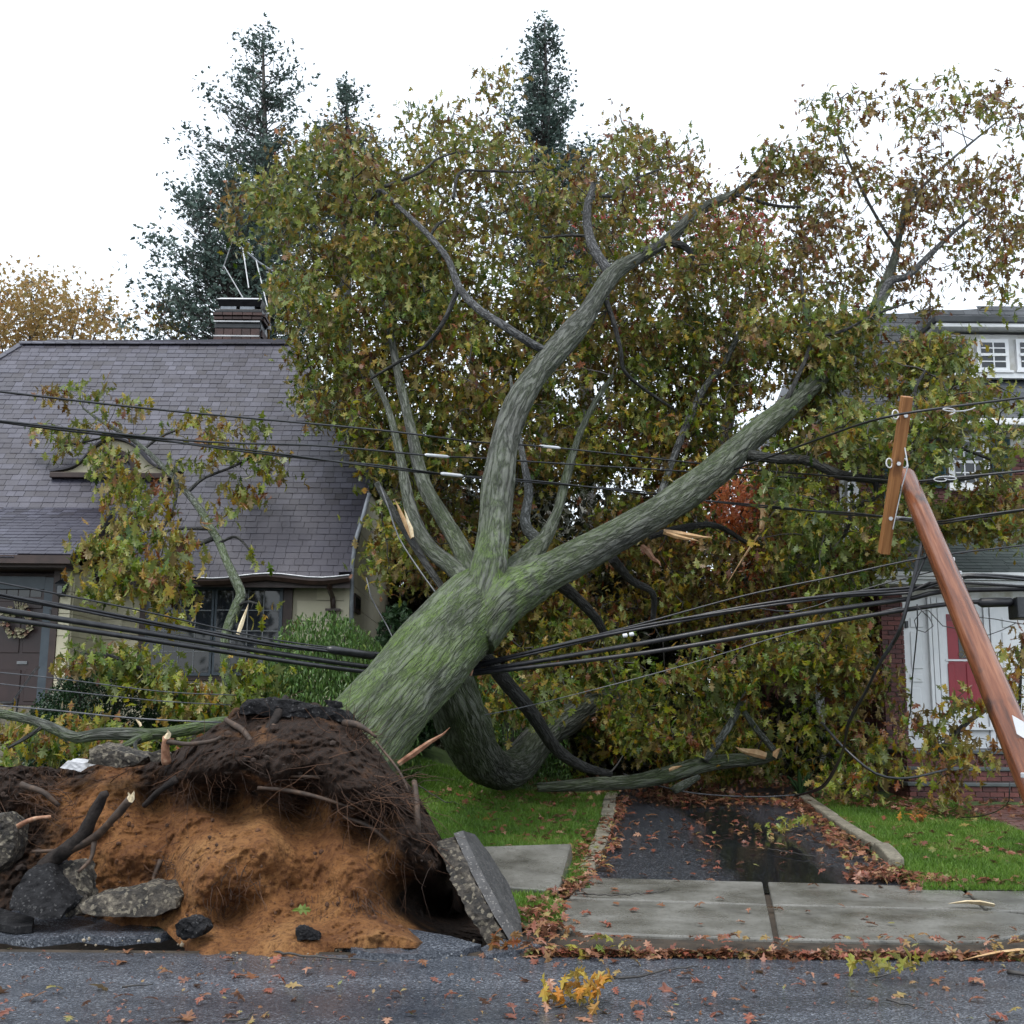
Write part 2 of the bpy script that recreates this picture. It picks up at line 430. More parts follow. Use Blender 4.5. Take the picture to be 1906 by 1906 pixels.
slab('paving_slab', [(1438, 1683), (1832, 1693), (1785, 1651), (1429, 1641)], M['concrete'], apron)
slab('paving_slab', [(1838, 1693), (2100, 1702), (2080, 1657), (1792, 1651)], M['concrete'], apron)

kerbs = tag(empty('driveway_kerb', (2.5, 14, 0)), kind='structure')
def kerb_run(pxs, w, h, lens):
    pts = np.array([GS(x, y) for x, y in pxs]); pts, _ = catmull(pts, np.zeros(len(pts)), 0.05)
    L = np.concatenate([[0], np.cumsum(np.linalg.norm(np.diff(pts, axis=0), axis=1))])
    a = 0
    while a < L[-1] - 0.15:
        b = min(L[-1], a + lens * random.uniform(0.85, 1.15))
        q = [np.array([np.interp(t, L, pts[:, k]) for k in range(3)]) for t in np.linspace(a + 0.008, b - 0.008, 5)]
        d = q[-1] - q[0]; n = np.array((-d[1], d[0], 0)); n /= np.linalg.norm(n)
        mb = MB()
        hh = h + random.uniform(-0.02, 0.02); sh = n * random.uniform(-0.015, 0.015)
        V = []
        for p in q:
            z0 = zg(p[0], p[1])
            for s, z in ((-1, -0.15), (-1, hh), (1, hh), (1, -0.15)):
                c = p + sh + n * s * w / 2 + 0.008 * pn(p * 9 + s); V.append((c[0], c[1], z0 + z))
        Fk = [(k * 4 + e, k * 4 + (e + 1) % 4, k * 4 + 4 + (e + 1) % 4, k * 4 + 4 + e) for k in range(4) for e in range(4)] + [(3, 2, 1, 0), (16, 17, 18, 19)]
        mb.add(V, Fk); bevel(mb.build('kerb_stone', M['kerb'], kerbs), 0.02)
        a = b
kerb_run([(1090, 1628), (1108, 1592), (1122, 1548), (1131, 1515), (1141, 1482)], 0.17, 0.06, 0.9)
kerb_run([(1668, 1618), (1645, 1592), (1605, 1566), (1562, 1538), (1525, 1512), (1490, 1486)], 0.16, 0.10, 1.0)
# the lifted pavement flag left of the driveway
lf = tag(empty('paving_flag', P(985, 1620, 11.6), 'smooth grey concrete pavement flag lifted and tilted beside the lawn', 'paving slab'))
pv = [P(880, 1576, 12.3), P(1063, 1570, 12.5), P(1039, 1658, 11.05), P(915, 1648, 11.0)]
bevel(MB().prism(pv, np.array((0.02, 0.02, -0.14))).build('flag_slab', M['concrete'], lf), 0.012)

# lawns: a turf sheet and real blades
def in_drive(X, Y, m=0.1): return (X > poly_side(DL, Y) - m) & (X < poly_side(DR, Y) + m) & (Y > WALK_Y)
def lawnz(X, Y): return zg(X, Y) + 0.012 + 0.02 * fbm(np.stack([X * 1.3, Y * 1.3, 0 * X], -1), 3)
def keepL(X, Y): return (X < poly_side(DL, Y) - 0.05) & ~((X > -5.0) & (X < -0.75) & (Y < 12.1))
def keepR(X, Y): return (X > poly_side(DR, Y) + 0.05)
grid_sheet('lawn', np.arange(-14, 1.8, 0.12), np.arange(9.6, 20, 0.12), lawnz, M['turf'], keep=lambda X, Y: keepL(X, Y) & ((Y > 11.4) | ((X < 0.45) & (X > -0.02))))
grid_sheet('lawn', np.arange(3.2, 13, 0.12), np.arange(WALK_Y + 0.1, 18, 0.12), lawnz, M['turf'], keep=keepR)
M['grass'] = leaf_mat('grass_blade', [(0.0, (0.045, 0.095, 0.010)), (0.4, (0.105, 0.235, 0.020)), (0.75, (0.17, 0.29, 0.035)), (1.0, (0.32, 0.27, 0.10))], back=(0.12, 0.20, 0.04), trans=0.3, rough=0.45)
def grass(x0, x1, y0, y1, n, keep):
    X = rng.uniform(x0, x1, n); Y = rng.uniform(y0, y1, n); k = keep(X, Y); X, Y = X[k], Y[k]; n = len(X)
    Z = lawnz(X, Y) - 0.01
    h = rng.uniform(0.03, 0.075, n) * (1 + 0.5 * pn(np.stack([X * 1.7, Y * 1.7, X * 0], -1)))
    a = rng.uniform(0, 2 * math.pi, n); w = rng.uniform(0.004, 0.008, n)
    lx, ly = rng.normal(0, 0.45, n) * h, rng.normal(0, 0.45, n) * h
    b = np.stack([X, Y, Z], -1); d = np.stack([np.cos(a) * w, np.sin(a) * w, 0 * a], -1)
    V = np.stack([b - d, b + d, b + np.stack([lx, ly, h], -1)], 1).reshape(-1, 3)
    t = np.clip(0.45 + 0.75 * fbm(np.stack([X * 1.3, Y * 1.3, X * 0], -1), 3) + rng.normal(0, 0.17, n), 0, 1)
    o = mobj('grass', V, np.arange(3 * n).reshape(-1, 3), M['grass'], None, False, {'tint': np.repeat(t, 3)})
    return tag(o, kind='stuff')
grass(-1.6, 1.75, 9.8, 17.3, 150000, lambda X, Y: keepL(X, Y) & (X > -1.4) & ((Y > 11.5) | ((X < 0.42) & (X > 0.0))))
grass(-8.5, -1.4, 14, 17.6, 60000, lambda X, Y: X == X)
PATH_L = [GS(x, y)[:2] for x, y in ((1940, 1560), (1890, 1548), (1800, 1512), (1755, 1482))]
grass(3.7, 8.2, WALK_Y + 0.1, 17.0, 170000, lambda X, Y: keepR(X, Y) & (X > poly_side(DR, Y) + 0.12) & (X < np.where(Y > PATH_L[0][1], poly_side(PATH_L, Y), 99)))
bp = tag(empty('brick_path', GS(1850, 1510)), kind='structure')
pm = MB().box((-0.098, -0.048, -0.03), (0.098, 0.048, 0.0)).build('paver_source', M['paver'])
pme = pm.data; bpy.data.objects.remove(pm)
for r in range(26):
    for c in range(14):
        Y = 14.0 + r * 0.105; X = 5.6 + c * 0.208 + (r % 2) * 0.104
        if Y > 16.95 or X < (poly_side(PATH_L, Y) if Y > PATH_L[0][1] else 99) or X > 8.4: continue
        q = (X - 0) ; pxx = 953 + X / Y * 2200
        if pxx > 1935: continue
        obj('paver', pme, bp, (X, Y, zg(X, Y) + 0.02 + random.uniform(-0.004, 0.004)), (math.atan(0.083), 0, random.uniform(-.02, .02)))
# ---------------------------------------------------------------- building helpers
def ubox(mat, name='box', bev=0.0):
    me = MB().box((-.5, -.5, -.5), (.5, .5, .5)); o = me.build(name, mat); d = o.data; bpy.data.objects.remove(o); return d
def pbox(name, mat, parent, a, b, bev=0.0):         # box between two corners
    a = np.minimum(a, b), np.maximum(a, b)
    o = MB().box(*a).build(name, mat, parent)
    if bev: bevel(o, bev)
    return o
def facade(Y):                                       # x and z of a photo point on the vertical wall at Y
    def f(px, py): p = P(px, py, Y); return p[0], p[2]
    return f
def pieces(name, me, parent, x0, x1, z0, z1, Y, pw, ph, gap, depth, jit=0.003, skip=None, stagger=0.5, axis='x', X=None):
    """courses of separate boards or bricks on a wall; axis y: wall runs back along Y"""
    r = 0; z = z0
    while z < z1 - 0.02:
        h = min(ph, z1 - z)
        x = x0 - (pw * stagger if r % 2 else 0)
        while x < x1 - 0.01:
            a, b = max(x, x0), min(x + pw, x1)
            if b - a > 0.025 and not (skip and skip((a + b) / 2, z + h / 2)):
                d = random.uniform(-jit, jit)
                loc, sc = (((a + b) / 2, Y + d, z + h / 2), (b - a - gap, depth, h - gap)) if axis == 'x' else ((X + d, (a + b) / 2, z + h / 2), (depth, b - a - gap, h - gap))
                obj(name, me, parent, loc, None, sc)
            x += pw
        z += ph; r += 1
def inpoly(x, y, poly):
    p = np.asarray(poly); x = np.asarray(x, float); y = np.asarray(y, float); c = np.zeros(x.shape, bool)
    for (xa, ya), (xb, yb) in zip(p, np.roll(p, -1, 0)):
        k = ((ya > y) != (yb > y)) & (x < (xb - xa) * (y - ya) / ((yb - ya) if yb != ya else 1e-9) + xa); c ^= k
    return c
def shingle_roof(parent, mat, p0, n, pxpoly, expo, tabw, near=0, name='shingle', first=0.0):
    """tabs laid course by course on the plane (p0, n) inside an outline given in photo points"""
    n = np.asarray(n, float) / np.linalg.norm(n)
    u = np.cross((0, 0, 1.0), n); u /= np.linalg.norm(u)
    if u[0] < 0: u = -u
    v = np.cross(n, u); v = v if v[2] > 0 else -v
    out = [RP(x, y, p0, n) for x, y in pxpoly]
    uv = np.array([((p - p0) @ u, (p - p0) @ v) for p in out])
    rows = []
    k = 0; vv = uv[:, 1].min() + first
    while vv < uv[:, 1].max():
        vm = vv + expo * 0.5; xs = []
        for a, b in zip(uv, np.roll(uv, -1, 0)):
            if (a[1] > vm) != (b[1] > vm): xs.append(a[0] + (vm - a[1]) / (b[1] - a[1]) * (b[0] - a[0]))
        xs.sort()
        for a, b in zip(xs[::2], xs[1::2]):
            x = a - random.uniform(0, tabw)
            while x < b:
                w = tabw * random.uniform(0.75, 1.25)
                c, d = max(a, x), min(b, x + w - 0.006)
                if d - c > 0.02:
                    t = 0.010 + random.uniform(0, 0.006); lo = vv - random.uniform(0, 0.006); hi = vv + expo + 0.02
                    q = lambda s, r, o: p0 + u * s + v * r + n * o
                    rows.append([q(c, lo, t), q(d, lo, t), q(d, hi, 0.006), q(c, hi, 0.006), q(c, lo, 0.0), q(d, lo, 0.0), q(d, hi, -0.004), q(c, hi, -0.004)])
                x += w
        vv += expo; k += 1
    rows = np.array(rows)
    box = np.array([(0, 1, 2, 3), (7, 6, 5, 4), (4, 5, 1, 0), (5, 6, 2, 1), (6, 7, 3, 2), (7, 4, 0, 3)])
    if n[1] > 0: pass
    rest = rows
    if near:
        cen = rows.mean(1); dist = np.linalg.norm(cen - np.array((0, 0, EYE)), axis=1)
        proj = [(np.array(CM).T @ (c - np.array((0, 0, EYE)))) for c in cen]
        inx = np.array([abs(p[0] / -p[2] * F_PX) < 945 and abs(p[1] / -p[2] * F_PX) < 945 for p in proj])
        order = np.argsort(dist + 100 * ~inx)[:near]
        for i in order: mobj(name, rows[i], [tuple(f) for f in box], mat, parent)
        rest = np.delete(rows, order, 0)
    if len(rest):
        V = rest.reshape(-1, 3); Fq = (np.arange(len(rest))[:, None, None] * 8 + box[None]).reshape(-1, 4)
        tag(mobj('shingle_courses', V, Fq, mat, parent), kind='stuff')
    return u, v, n
def glass_mat(name, col=(0.012, 0.015, 0.02), rough=0.06):
    return noisy(name, [(0.0, col), (1.0, tuple(c * 1.6 for c in col))], 3, 3, rough, None, spec=0.6)

M['shingle'] = noisy('roof_shingle', [(0.05, (0.020, 0.017, 0.023)), (0.32, (0.032, 0.030, 0.043)), (0.65, (0.047, 0.046, 0.066)), (0.95, (0.078, 0.077, 0.104))], 2.0, 6, bmp=(90, 0.4, 0.006), island=0.62, rrange=(0.34, 0.55, 1.2))
M['slate'] = noisy('grey_shingle', [(0.1, (0.045, 0.050, 0.055)), (0.9, (0.12, 0.13, 0.145))], 3, 6, 0.5, (80, 0.4, 0.006), island=0.5)
M['green_shingle'] = noisy('green_shingle', [(0.1, (0.030, 0.042, 0.040)), (0.9, (0.065, 0.085, 0.08))], 3, 6, 0.5, (80, 0.4, 0.006), island=0.5)
M['cream'] = noisy('cream_siding', [(0.1, (0.52, 0.475, 0.33)), (0.9, (0.68, 0.63, 0.47))], 1.2, 6, 0.6, (40, 0.15, 0.004), objrand=0.25)
M['cream_wall'] = noisy('cream_paint', [(0.1, (0.40, 0.36, 0.25)), (0.9, (0.54, 0.50, 0.36))], 2, 6, 0.6)
M['brown_trim'] = noisy('brown_trim', [(0.1, (0.024, 0.013, 0.010)), (0.9, (0.055, 0.03, 0.024))], 6, 5, 0.45, (40, 0.2, 0.004))
M['door_brown'] = noisy('door_brown', [(0.1, (0.020, 0.010, 0.010)), (0.9, (0.038, 0.019, 0.018))], 4, 5, 0.4)
M['storm_blue'] = noisy('slate_blue_paint', [(0.1, (0.032, 0.047, 0.062)), (0.9, (0.06, 0.08, 0.098))], 4, 4, 0.4)
M['glass'] = glass_mat('window_glass')
M['lead'] = noisy('lead_bar', [(0, (0.10, 0.11, 0.12)), (1, (0.2, 0.21, 0.22))], 6, 3, 0.4)
M['black'] = noisy('tar_black', [(0.1, (0.010, 0.012, 0.015)), (0.9, (0.035, 0.038, 0.043))], 9, 6, 0.4, (30, 0.5, 0.01))
M['metal'] = noisy('weathered_aluminium', [(0.1, (0.42, 0.43, 0.45)), (0.9, (0.62, 0.63, 0.65))], 8, 4, 0.4)
M['pipe'] = noisy('galvanised_pipe', [(0.1, (0.20, 0.22, 0.25)), (0.9, (0.38, 0.40, 0.43))], 8, 4, 0.4, metal=0.3)
M['white'] = noisy('white_paint', [(0.1, (0.74, 0.76, 0.78)), (0.9, (0.87, 0.88, 0.89))], 2, 6, 0.45, rgh=0.7)
M['offwhite'] = noisy('stained_white_paint', [(0.2, (0.42, 0.40, 0.33)), (0.5, (0.62, 0.62, 0.60)), (0.9, (0.74, 0.75, 0.75))], 2.5, 6, 0.5)
M['red_door'] = noisy('red_door', [(0.1, (0.24, 0.014, 0.026)), (0.9, (0.36, 0.026, 0.042))], 2, 4, 0.35)
M['teal'] = noisy('teal_shutter', [(0.1, (0.012, 0.045, 0.055)), (0.9, (0.024, 0.075, 0.085))], 3, 4, 0.5)
M['brick'] = noisy('red_brick', [(0.0, (0.040, 0.022, 0.026)), (0.45, (0.11, 0.038, 0.035)), (1.0, (0.19, 0.062, 0.052))], 6, 6, 0.7, (60, 0.5, 0.008), objrand=0.6)
M['brick_joined'] = noisy('red_brick_courses', [(0.0, (0.040, 0.022, 0.026)), (0.45, (0.11, 0.038, 0.035)), (1.0, (0.17, 0.056, 0.048))], 6, 6, 0.7, (60, 0.5, 0.008), island=0.6)
M['mortar'] = noisy('mortar', [(0.1, (0.14, 0.125, 0.115)), (0.9, (0.24, 0.22, 0.20))], 20, 6, 0.9, (60, 0.4, 0.006))
M['chimney_brick'] = noisy('chimney_brick', [(0.1, (0.030, 0.020, 0.020)), (0.9, (0.085, 0.045, 0.040))], 8, 6, 0.7, (50, 0.6, 0.01), objrand=0.4)
M['tread'] = noisy('bluestone_tread', [(0.1, (0.045, 0.055, 0.058)), (0.9, (0.10, 0.115, 0.118))], 4, 6, 0.35, (30, 0.3, 0.006))

# ---------------------------------------------------------------- house on the left
YW = 19.0                                             # main front wall
E0 = P(560, 1070, 18.6)                               # eave edge
slope = math.radians(50.4)
RN = np.array((0, -math.sin(slope), math.cos(slope)))
lh = empty('cottage', (-6, 19, 1.2), 'cream cottage with brown shingled roof, eyebrow dormer and black chimney', 'house')
MAIN = [(-180, 1070), (652, 1071), (672, 975), (690, 880), (622, 762), (550, 637), (40, 637), (-180, 770)]
shingle_roof(lh, M['shingle'], E0, RN, MAIN, 0.15, 0.19, near=210)
# roof deck: main plane, clipped right hip, left hip
deck = [RP(x, y, E0 - RN * 0.06, RN) for x, y in MAIN]
mb = MB().prism(deck, -RN * 0.12)
rr, rc = RP(550, 637, E0, RN), RP(690, 880, E0, RN)
back = np.array((rc[0], rr[1] * 2 - rc[1], rc[2]))
mb.prism([rr, rc, back], (-0.02, 0, -0.1))
le = RP(40, 637, E0, RN); mb.prism([RP(-180, 770, E0, RN), le, np.array((RP(-180, 770, E0, RN)[0], le[1] * 2 - RP(-180, 770, E0, RN)[1], RP(-180, 770, E0, RN)[2]))], (0, 0, -0.1))
bk = [np.array((p[0], 2 * rr[1] - p[1], p[2])) for p in deck]; mb.prism(bk, (0, 0, -0.1))
mb.build('roof_deck', M['shingle'], lh)
# clipped gable face tiles and ridge caps
mb = MB()
def caps(a, b, up):
    d = b - a; L = np.linalg.norm(d); d /= L; s = np.cross(d, up); s /= np.linalg.norm(s)
    t = 0
    while t < L:
        p, q = a + d * t, a + d * min(L, t + 0.27)
        for sg in (-1, 1):
            o = s * sg * 0.13 - np.array(up) * 0.075
            mb.hexa([p, p + o, q + o, q], [x + np.array(up) * (0.03 if k in (0, 1) else 0.018) for k, x in enumerate((p, p + o, q + o, q))])
        t += 0.24
caps(le, rr, (0, 0, 1.0)); caps(RP(-180, 770, E0, RN), le, (0, 0, 1.0)); caps(rc, rr, (0.3, -0.2, 0.93))
tag(mb.build('ridge_cap', M['shingle'], lh), kind='stuff')
# flared porch roof
F0 = RP(120, 945, E0, RN); F1 = P(120, 1034, 17.2)
fs = math.atan2(F0[2] - F1[2], F0[1] - F1[1]); FN = np.array((0, -math.sin(fs), math.cos(fs)))
FL = [(-180, 1036), (131, 1034), (165, 1006), (190, 976), (212, 946), (-180, 946)]
shingle_roof(lh, M['shingle'], F1, FN, FL, 0.165, 0.21, near=80)
fl = [RP(x, y, F1 - FN * 0.03, FN) for x, y in FL]
MB().prism(fl, -FN * 0.1).build('porch_deck', M['brown_trim'], lh)
ch = [RP(x, y, F1, FN) for x, y in FL[1:5]]; low = [RP(131, 1034, F1, FN)] + [np.array((p[0], p[1], E0[2] + (p[1] - E0[1]) * math.tan(slope))) if p[1] > E0[1] else np.array((p[0], p[1], p[2] - 0.12)) for p in ch[1:]]
MB().add(ch + low, [(k, k + 1, k + 5, k + 4) for k in range(3)]).build('porch_cheek', M['brown_trim'], lh)
mb = MB()
for a, b in zip(ch[:-1], ch[1:]): mb.hexa([a + (0, 0, -.1), b + (0, 0, -.1), b + (0.03, 0, -.1), a + (0.03, 0, -.1)], [a + (0, 0, .02), b + (0, 0, .02), b + (0.03, 0, .02), a + (0.03, 0, .02)])
mb.build('porch_fascia', M['black'], lh)
# walls
fw = facade(YW)
zb = 0.7
xl, xr = P(160, 1100, YW)[0], P(648, 1100, YW)[0]
ze = E0[2] + 0.2
pbox('wall', M['cream_wall'], lh, (xl - 4, YW + 0.02, zb), (xr, YW + 0.25, ze))
gz = [np.array((xr - 0.2, YW + 0.03, zb)), np.array((xr - 0.2, 2 * rr[1] - YW, zb)), np.array((xr - 0.2, back[1], back[2] - 0.15)), np.array((xr - 0.2, rc[1], rc[2] - 0.15)), np.array((xr - 0.2, YW + 0.03, ze))]
MB().prism(gz, (0.19, 0, 0)).build('gable_wall', M['cream_wall'], lh)
UB = {k: ubox(M[k], k) for k in ('cream', 'brick', 'chimney_brick', 'paver', 'brown_trim', 'white', 'teal', 'glass', 'metal', 'lead')}
wx0, wz1 = fw(268, 1086); wx1, wz0 = fw(537, 1262)
pieces('siding_panel', UB['cream'], lh, xl, xr, zb + 0.2, ze - 0.15, YW - 0.005, 0.62, 0.33, 0.012, 0.03, 0.002, skip=lambda x, z: wx0 - 0.1 < x < wx1 + 0.1 and z > wz0 - 0.1)
pieces('siding_panel', UB['cream'], lh, YW + 0.05, YW + 4.5, zb + 0.5, 6.0, 0, 0.62, 0.33, 0.012, 0.03, 0.002, axis='y', X=xr + 0.005, skip=lambda y, z: z > E0[2] + (y - E0[1]) * math.tan(slope) - 0.45)
pbox('corner_board', M['cream'], lh, (xr - 0.06, YW - 0.035, zb), (xr + 0.03, YW + 0.05, ze - 0.1))
# eave: soffit, fascia, gutter
ex0, ex1 = P(160, 1072, 18.6)[0], P(652, 1072, 18.6)[0]
pbox('soffit', M['brown_trim'], lh, (ex0, 18.66, E0[2] - 0.14), (ex1 - 0.02, YW, E0[2] - 0.10))
pbox('fascia', M['brown_trim'], lh, (ex0, 18.63, E0[2] - 0.2), (ex1, 18.66, E0[2] + 0.0))
prof = [(0, 0), (-0.02, -0.09), (-0.09, -0.1), (-0.125, -0.04), (-0.125, 0.005), (-0.115, 0.005), (-0.113, -0.035), (-0.085, -0.085), (-0.025, -0.08), (-0.008, 0)]
gx0 = P(372, 1075, 18.6)[0]
V = []; ns = 12
for k in range(ns):
    x = gx0 + (ex1 - gx0) * k / (ns - 1); sag = -0.03 * math.sin(k * 0.9) - 0.05 * max(0, (3 - k) / 3) + 0.01 * random.uniform(-1, 1)
    V += [(x, 18.62 + a, E0[2] - 0.03 + b + sag) for a, b in prof]
mobj('gutter', V, [(k * 10 + e, k * 10 + (e + 1) % 10, k * 10 + 10 + (e + 1) % 10, k * 10 + 10 + e) for k in range(ns - 1) for e in range(10)], M['brown_trim'], lh)
MB().tube([(gx0 + (ex1 - gx0) * k / 11, 18.49, E0[2] - 0.022 - 0.03 * math.sin(k * 0.9) - 0.05 * max(0, (3 - k) / 3)) for k in range(12)], 0.012, 6).build('gutter_lip', M['pipe'], lh)
ds = [P(612, 1085, 18.55), P(613, 1096, 18.62), P(619, 1112, 18.88), P(620, 1130, 18.9), P(620, 1330, 18.9)]
dsp = MB().tube(ds, 0.042, 4).build('downspout', M['brown_trim'], lh)
p = P(620, 1135, 18.9); pbox('bracket', M['brown_trim'], dsp, (p[0] - 0.12, 18.86, p[2] - 0.018), (p[0] + 0.12, 18.95, p[2] + 0.018))
MB().tube([P(688, 918, 18.6), P(676, 960, 18.6), P(662, 1005, 18.6), P(656, 1050, 18.7), P(655, 1070, 18.75), P(653, 1300, 18.9)], 0.035, 8).build('service_mast', M['pipe'], lh, True)
# the big casement window
wf = pbox('window_frame', M['brown_trim'], lh, (wx0 - 0.02, YW - 0.06, wz0 - 0.05), (wx1 + 0.02, YW + 0.03, wz1))
def casement(parent, pxa, pxb, pya, pyb, cols, rows, Y):
    f = facade(Y); (a, t), (b, bo) = f(pxa, pya), f(pxb, pyb)
    pn_ = pbox('window', M['storm_blue'], parent, (a, Y - 0.03, bo), (b, Y + 0.01, t))
    n = 0.05
    pbox('pane', M['glass'], pn_, (a + n, Y - 0.034, bo + n), (b - n, Y - 0.031, t - n))
    for k in range(1, cols): x = a + n + (b - a - 2 * n) * k / cols; pbox('muntin', M['lead'], pn_, (x - 0.008, Y - 0.045, bo + n), (x + 0.008, Y - 0.0345, t - n))
    for k in range(1, rows): z = bo + n + (t - bo - 2 * n) * k / rows; pbox('muntin', M['lead'], pn_, (a + n, Y - 0.044, z - 0.008), (b - n, Y - 0.0335, z + 0.008))
    return pn_
casement(lh, 276, 394, 1092, 1258, 4, 4, YW - 0.062)
casement(lh, 401, 521, 1092, 1258, 4, 4, YW - 0.062)
gy = [P(652, 1097, 18.9), P(672, 1137, 18.9)]
gw0 = pbox('window_frame', M['brown_trim'], lh, (xr + 0.015, YW + 0.45, gy[1][2] + 0.05), (xr + 0.06, YW + 1.2, gy[0][2]))
pbox('pane', M['glass'], gw0, (xr + 0.055, YW + 0.52, gy[1][2] + 0.1), (xr + 0.066, YW + 1.13, gy[0][2] - 0.05))
# entry: wall, door
YE = 17.7; fe = facade(YE)
ex, _ = fe(134, 1100); jx, _ = fe(108, 1150)
pbox('wall', M['cream_wall'], lh, (jx - 0.02, YE + 0.02, 1.0), (ex, YW, F1[2] - 0.05))
pieces('siding_panel', UB['cream'], lh, jx, ex, 1.2, F1[2] - 0.14, YE + 0.005, 0.62, 0.33, 0.012, 0.03, 0.001)
pieces('siding_panel', UB['cream'], lh, YE + 0.04, YW, 1.2, F1[2] - 0.14, 0, 0.62, 0.33, 0.012, 0.03, 0.001, axis='y', X=ex + 0.002)
pbox('wall', M['brown_trim'], lh, (-11.5, YE + 0.3, 1.0), (jx - 0.03, YE + 0.5, F1[2] - 0.05))
pbox('door_jamb', M['brown_trim'], lh, (fe(96, 1150)[0], YE - 0.03, 1.75), (jx, YE + 0.3, F1[2] - 0.1))
pbox('porch_soffit', M['brown_trim'], lh, (-11.5, 17.25, F1[2] - 0.17), (ex + 0.05, YE + 0.3, F1[2] - 0.12))
pbox('porch_gutter', M['brown_trim'], lh, (-11.5, 17.1, F1[2] - 0.13), (P(131, 1038, 17.1)[0], 17.22, F1[2] - 0.01))
zt, zs = fe(50, 1074)[1], fe(50, 1312)[1]
sd_ = MB()
dx0, dx1 = fe(-120, 1100)[0], fe(96, 1150)[0]
sf = pbox('storm_door_frame', M['storm_blue'], lh, (fe(78, 1150)[0], YE + 0.02, zs), (dx1 - 0.005, YE + 0.07, zt))
pbox('storm_door_frame', M['storm_blue'], lh, (dx0, YE + 0.021, zt - 0.18), (fe(78, 1150)[0] - 0.003, YE + 0.07, zt + 0.01))
dr = pbox('door', M['door_brown'], lh, (dx0, YE + 0.1, zs), (fe(78, 1150)[0], YE + 0.15, zt - 0.16))
for (a, b, c, d) in ((-20, 30, 1140, 1215), (42, 74, 1140, 1215), (-20, 30, 1246, 1306), (42, 74, 1246, 1306), (-20, 30, 1118, 1132), (42, 74, 1118, 1132)):
    (x0, z1), (x1, z0) = fe(a, c), fe(b, d)
    o = MB().box((x0, YE + 0.085, z0), (x1, YE + 0.101, z1)).build('door_panel', M['door_brown'], dr); bevel(o, 0.014, 1)
for k in range(4):
    (x0, z1), (x1, z0) = fe(-12 + k * 22, 1086), fe(6 + k * 22, 1110)
    pbox('door_light', M['glass'], dr, (x0, YE + 0.09, z0), (x1, YE + 0.105, z1))
(x0, z1), (x1, z0) = fe(27, 1230), fe(46, 1236)
pbox('mail_slot', M['lead'], dr, (x0, YE + 0.08, z0), (x1, YE + 0.102, z1), 0.004)
p = P(94, 1143, YE - 0.02); pbox('door_handle', M['black'], sf, (p[0] - 0.02, YE - 0.03, p[2] - 0.1), (p[0] + 0.03, YE + 0.03, p[2] + 0.07), 0.01)
# lantern
p = P(115, 1095, YE - 0.12)
lt = MB(); c = p
for z0, z1, r0, r1 in ((-0.11, 0.06, 0.045, 0.075), (0.06, 0.13, 0.085, 0.02), (-0.13, -0.11, 0.03, 0.05)):
    q = lambda r, z: [c + (sx * r, sy * r, z) for sx, sy in ((-1, -1), (1, -1), (1, 1), (-1, 1))]
    lt.hexa(q(r0, z0), q(r1, z1))
lt.box(c + (-0.02, 0.05, 0.0), c + (0.02, 0.13, 0.05)); lt.box(c + (-0.012, -0.012, 0.13), c + (0.012, 0.012, 0.18))
ln = lt.build('wall_lantern', M['black'], lh)
pbox('lamp_pane', M['lead'], ln, c + (-0.035, -0.082, -0.08), c + (0.035, -0.06, 0.03))
# entry landing and steps
for k, (za, ya) in enumerate(((zs - 0.02, YE - 0.9), (zs - 0.2, YE - 1.2), (zs - 0.38, YE - 1.5))):
    pbox('entry_step', M['kerb'], lh, (-11.5, ya, 0.9), (fe(112, 1200)[0] - 0.03 * k, YE + 0.3 - 0.004 * k, za), 0.01)
# eyebrow dormer
DY = RP(210, 882, E0, RN)[1] - 0.12
fd = facade(DY)
eb = [(96, 881), (130, 875), (152, 863), (168, 846), (184, 831), (200, 823), (216, 820), (234, 824), (250, 833), (264, 848), (280, 864), (303, 876), (338, 881)]
EB = np.array([P(x, y, DY) for x, y in eb])
EBs, _ = catmull(EB, np.zeros(len(EB)), 0.06)
MB().prism(list(EBs), (0, 0.05, 0)).build('dormer_face', M['cream'], lh)
hood = MB(); n = len(EBs)
def roofY(z): return E0[1] + (z - E0[2]) / math.tan(slope)
fr = [p + (0, -0.1, 0.012) for p in EBs]; bkp = [np.array((p[0], roofY(p[2]) + 0.05, p[2] + 0.012)) for p in EBs]
hood.add(fr + bkp + [p + (0, 0, 0.035) for p in fr] + [p + (0, 0, 0.035) for p in bkp], [(k, k + 1, n + k + 1, n + k) for k in range(n - 1)] + [(2 * n + k + 1, 2 * n + k, 3 * n + k, 3 * n + k + 1) for k in range(n - 1)] + [(k + 1, k, 2 * n + k, 2 * n + k + 1) for k in range(n - 1)])
hood.build('dormer_hood', M['shingle'], lh)
a, b = P(96, 884, DY), P(338, 884, DY)
pbox('dormer_sill', M['brown_trim'], lh, (a[0], DY - 0.1, a[2] - 0.06), (b[0], DY + 0.1, a[2] + 0.035), 0.01)
cx, cz = fd(214, 876); ro = 0.37
ring = MB(); an = np.linspace(0, math.pi, 19)
for t0, t1 in zip(an[:-1], an[1:]):
    q = lambda t, r, y: (cx + r * math.cos(t), y, cz + r * math.sin(t))
    ring.hexa([q(t0, ro, DY - 0.05), q(t1, ro, DY - 0.05), q(t1, ro - 0.08, DY - 0.05), q(t0, ro - 0.08, DY - 0.05)], [q(t0, ro, DY + 0.02), q(t1, ro, DY + 0.02), q(t1, ro - 0.08, DY + 0.02), q(t0, ro - 0.08, DY + 0.02)])
dw = ring.build('dormer_window', M['brown_trim'], lh)
MB().prism([(cx + (ro - 0.06) * math.cos(t), DY - 0.03, cz + (ro - 0.06) * math.sin(t)) for t in an], (0, 0.025, 0)).build('pane', M['glass'], dw)
